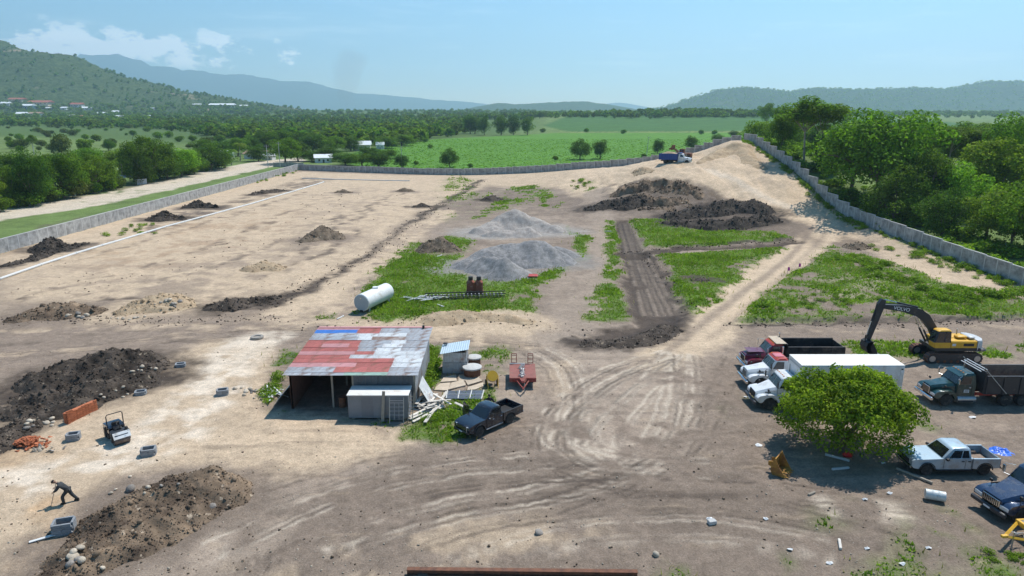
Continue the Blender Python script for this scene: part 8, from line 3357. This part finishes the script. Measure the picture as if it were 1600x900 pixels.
# ------------------------------------------------------------------ houses, poles
def hill_z(x, y):
 X, Y, Z = HILL_L
 i = (x - X[0, 0]) / (X[0, 1] - X[0, 0])
 j = (y - Y[0, 0]) / (Y[1, 0] - Y[0, 0])
 if 0 <= i < X.shape[1] - 1 and 0 <= j < X.shape[0] - 1:
  a, b = int(i), int(j)
  u, v = i - a, j - b
  return (Z[b, a] * (1 - u) + Z[b, a + 1] * u) * (1 - v) + (Z[b + 1, a] * (1 - u) + Z[b + 1, a + 1] * u) * v
 return -9

def town_point(px, py):
 d = ray(px, py)
 t = np.arange(150, 3600, 8.0)
 x, y, z = d[0] * t, d[1] * t, CAM_H + d[2] * t
 g = np.maximum(H(x, y), [hill_z(a, b) if b > 1600 else -9 for a, b in zip(x, y)])
 k = np.where(z <= g)[0]
 i = k[0] if len(k) else -1
 return Vector((x[i], y[i], g[i]))

PW = [mat("white_wall_render", (.74, .73, .70), .85, 0, .08, .5), mat("cream_wall_render", (.66, .56, .40), .85, 0, .08, .5), mat("pale_blue_render", (.50, .60, .68), .85, 0, .08, .5)]
ROOFC = {'w': mat("white_metal_roof", (.80, .81, .80), .5, 0, .08, .5), 'r': mat("red_tile_roof", (.34, .105, .07), .9, 0, .15, .5), 'g': mat("grey_metal_roof", (.42, .44, .45), .6, 0, .12, .5),
   'o': mat("orange_tile_roof", (.48, .23, .13), .9, 0, .15, .5), 'b': mat("rust_tin_roof", (.36, .24, .17), .9, 0, .3, .5)}

def house(px, py, wpx, hpx, roof, label, wall=0, group=None, rz=None, cat="house", deep=.7, flat=False, rise=.22):
 g = town_point(px, py)
 sc = (g.y * _ct + (CAM_H - g.z) * _st) / FPX
 w, h = wpx * sc, max(2.4, hpx * sc)
 d = w * deep
 rng = random.Random(int(px * 7 + py))
 o = thing("house", label, cat, (g.x, g.y, g.z - .3), rng.uniform(-.25, .25) if rz is None else rz, group)
 hw = h * (.62 if not flat else .85)
 MB().box(-w / 2, w / 2, 0, d, -1.5, hw).build("wall", PW[wall], o)
 ov = .06 * w
 rs = h * rise * 1.7
 rf = MB()
 if flat:
  rf.loft([[(-w / 2 - ov, -ov, hw + .02), (w / 2 + ov, -ov, hw + .02), (w / 2 + ov, d + ov, hw + rs * .7), (-w / 2 - ov, d + ov, hw + rs * .7)],
     [(-w / 2 - ov, -ov, hw + .18), (w / 2 + ov, -ov, hw + .18), (w / 2 + ov, d + ov, hw + rs * .7 + .16), (-w / 2 - ov, d + ov, hw + rs * .7 + .16)]])
 else:
  rf.loft([[(-w / 2 - ov, -ov, hw + .02), (-w / 2 - ov, d / 2, hw + rs), (-w / 2 - ov, d + ov, hw + .02)], [(w / 2 + ov, -ov, hw + .02), (w / 2 + ov, d / 2, hw + rs), (w / 2 + ov, d + ov, hw + .02)]])
 rf.build("roof", ROOFC[roof], o)
 n = 2 if w < 12 else 4
 for i in range(n):
  x = -w / 2 + w * (i + .5) / n
  MB().box(x - w * .05, x + w * .05, -.06, -.01, hw * .42, hw * .78).build("window", GLASS, o)
 MB().box(-w * .05, w * .05, -.06, -.012, 0, hw * .68).build("door", P_DGREY, o)
 return o

T = "houses of the town below the hillside"
for px, py, w, h, r, wl, l in ((8, 166, 12, 6, 'w', 0, "white roofed house at the picture edge of the town"), (24, 160, 20, 6, 'r', 1, "long red tiled house highest in the town"),
          (40, 170, 18, 7, 'w', 2, "white roofed blue walled house in front of the long red tiled house"), (60, 166, 28, 8, 'r', 1, "dark red roofed hall, the widest of the town"),
          (33, 182, 14, 7, 'w', 0, "white two storey block at the town's near edge"), (34, 192, 12, 6, 'w', 0, "small white house lowest at the town's near edge"),
          (52, 181, 18, 6, 'b', 0, "rusty roofed house beside the white two storey block"), (75, 172, 10, 4, 'w', 0, "small white roof between the dark red hall and the tree gap"),
          (99, 172, 9, 5, 'w', 0, "small white house below the red tiled pair"), (119, 168, 16, 7, 'r', 0, "red tiled house with white gable in the town's middle"),
          (136, 172, 13, 5, 'w', 0, "white hipped roof beside the red tiled house with white gable"), (109, 184, 12, 5, 'w', 0, "long low white roof at the near edge, middle of the town"),
          (130, 186, 10, 6, 'o', 1, "orange roofed house beside a pale green roofed one"), (142, 187, 13, 5, 'g', 0, "grey green roofed house at the near edge of the town"),
          (156, 180, 13, 5, 'w', 0, "white roof standing by a tall dark tree in the town"), (180, 178, 9, 5, 'w', 0, "small white peaked house at the town's outer side"),
          (185, 186, 15, 6, 'w', 0, "wide white roofed house with green wall at the town's outer side"), (197, 190, 7, 5, 'w', 0, "small white hut below the wide white roofed house"),
          (229, 184, 12, 4, 'w', 0, "lone low white roof outside the town beside dark trees"), (309, 196, 9, 3, 'o', 1, "lone orange roof among the trees of the plain"),
          (236, 172, 9, 4, 'g', 0, "grey roof half hidden by the dark tree clump outside town")):
 house(px, py, w, h, r, l, wl, T)
house(346, 168, 34, 6, 'w', "long white warehouse roof at the foot of the hillside", 0, None, 0.1, "warehouse", .4)
house(380, 168, 11, 4, 'w', "small white warehouse beside the long one", 0, None, 0, "warehouse", .5)
house(307, 165, 12, 3, 'w', "short white warehouse at the foot of the hill scar", 0, None, 0, "warehouse", .5)
# by the road
house(397, 250, 34, 14, 'b', "white house with rusty patched roof where the dirt road bends", 0, None, -.2)
house(418, 252, 16, 12, 'w', "white gabled end house beside the rusty roofed house", 0, None, -.2)
house(352, 250, 18, 14, 'w', "white tin roofed house behind the yellowish palm", 0, None, -.1)
house(506, 256, 26, 14, 'w', "white tin roofed house just behind the corner of the block walls", 0, None, .3)
house(565, 236, 26, 16, 'w', "house with broad white metal roof behind the trees", 1, None, .1)
house(594, 234, 12, 12, 'w', "small white roofed house beside the broad white metal roof", 0, None, .1)
house(538, 186, 12, 3, 'w', "lone white roof far out in the green belt", 0, None, 0)

def lean_to():
 g = gp(200, 290)
 o = thing("lean_to", "tin roofed lean-to with sheet fence at the edge of the dirt road", "lean-to", g, R(52))
 q = corrugated((5.2, 0, 0), (0, 4.2, .5), (0, 0, 1), .4, .02, k=3).build("roof", TIN, o)
 q.location = (-2.6, 0, 2.5)
 for x in (-2.4, 2.4):
  for y in (.2, 3.8):
   MB().box(x - .07, x + .07, y - .07, y + .07, -.3, 2.5 + y * .1).build("post", WOOD, o)
 for i in range(6):
  m = TIN if i % 3 else TINW
  p = corrugated((1.5, 0, 0), (0, 0, 1.7), (0, -1, 0), .3, .02, k=3).build("fence_sheet", m, o)
  p.location = (-2.6 - 1.55 * (i + 1) if i < 4 else 2.7 + 1.55 * (i - 4), -.1, 0)

lean_to()

def pole(px, pyb, pyt, label, lean=0.0, arm=True):
 g = gp(px, pyb)
 d = ray(px, pyt)
 h = CAM_H + d[2] / d[1] * g.y - g.z
 o = thing("utility_pole", label, "utility pole", g, 0, None, (0, lean, 0))
 MB().cyl((0, 0, -.5), (0, 0, h), .16, .10, 8).build("shaft", CONC, o, 40)
 if arm:
  MB().box(-.9, .9, -.06, .06, h - .7, h - .58).build("crossarm", WOOD, o)
  for x in (-.8, 0, .8):
   MB().cyl((x, 0, h - .58), (x, 0, h - .36), .05, n=6).build("insulator", PIPEW, o, 40)

pole(419, 262, 226, "dark utility pole beside the dirt road at the wall's far end")
pole(438, 262, 222, "pale utility pole at the corner where the dirt road bends")
pole(628, 262, 228, "thin grey utility pole behind the back wall at the crop field edge")
pole(1010, 244, 213, "leaning utility pole in the crop field beside the blue dump truck", .08)
pole(118, 306, 279, "short wooden pole in front of the roadside trees", 0, False)
pole(54, 243, 226, "pale post under the thin lone tree on the meadow", 0, False)

def town_trees():
 rng = np.random.default_rng(66)
 V0 = [leaf_cloud(rng, make_lobes(rng, 7, 11, 9, 4.4, 4.2, .34), 80, 2.4, .6) for _ in range(4)]
 a, b, off = [], [], 0
 for i in range(520):
  px, py = rng.uniform(-30, 430), rng.uniform(163, 197)
  if px > 240:
   py = rng.uniform(167, 178)
  g = town_point(px, py)
  if g.y < 500:
   continue
  V, F = V0[rng.integers(4)]
  s = rng.uniform(.7, 1.4)
  a.append(V * s + np.array((g.x, g.y, g.z - .5)))
  b.append(F + off)
  off += len(V)
 o = link_mesh("far_wood", np_mesh("far_wood", np.vstack(a), np.vstack(b), LEAF['mid']))
 o["kind"] = "stuff"
 o["label"] = "trees crowding round the houses of the town below the hillside"

town_trees()
# ------------------------------------------------------------------ air

def build_haze():
 mb = MB()
 mb.box(-19000, 19000, -390, 15500, -9, 1400)
 m = bpy.data.materials.new("pale_air")
 m.use_nodes = True
 nt = m.node_tree
 nt.nodes.clear()
 out = nt.nodes.new("ShaderNodeOutputMaterial")
 v = nt.nodes.new("ShaderNodeVolumePrincipled")
 v.inputs["Color"].default_value = (.58, .82, 1.0, 1)
 v.inputs["Density"].default_value = HAZE
 v.inputs["Anisotropy"].default_value = 0.4
 nt.links.new(v.outputs[0], out.inputs["Volume"])
 o = mb.build("haze", m)
 o["kind"] = "stuff"
 o["label"] = "pale blue haze over the whole valley"

HAZE = 1.15e-4
build_haze()

def smoke():
 """thin plume of field smoke over the plain, far off"""
 D = 3200.0
 mb = MB()
 secs = []
 rr = random.Random(5)
 for py, w in ((168, 8), (150, 14), (130, 18), (112, 22), (98, 26), (86, 20), (78, 8)):
  d = ray(545 + rr.uniform(-5, 5), py)
  c = Vector((d[0] / d[1] * D, D, CAM_H + d[2] / d[1] * D))
  r = w / FPX * D
  secs.append([(c.x + math.cos(a) * r * rr.uniform(.8, 1.2), c.y + math.sin(a) * r * 1.3, c.z + rr.uniform(-6, 6)) for a in [k * math.pi / 6 for k in range(12)]])
 mb.loft(secs)
 m = bpy.data.materials.new("thin_smoke")
 m.use_nodes = True
 nt = m.node_tree
 nt.nodes.clear()
 out = nt.nodes.new("ShaderNodeOutputMaterial")
 v = nt.nodes.new("ShaderNodeVolumePrincipled")
 v.inputs["Color"].default_value = (.45, .47, .5, 1)
 v.inputs["Density"].default_value = .0013
 nt.links.new(v.outputs[0], out.inputs["Volume"])
 o = mb.build("smoke", m)
 o["kind"] = "stuff"
 o["label"] = "faint grey plume of smoke rising over the far plain"

smoke()
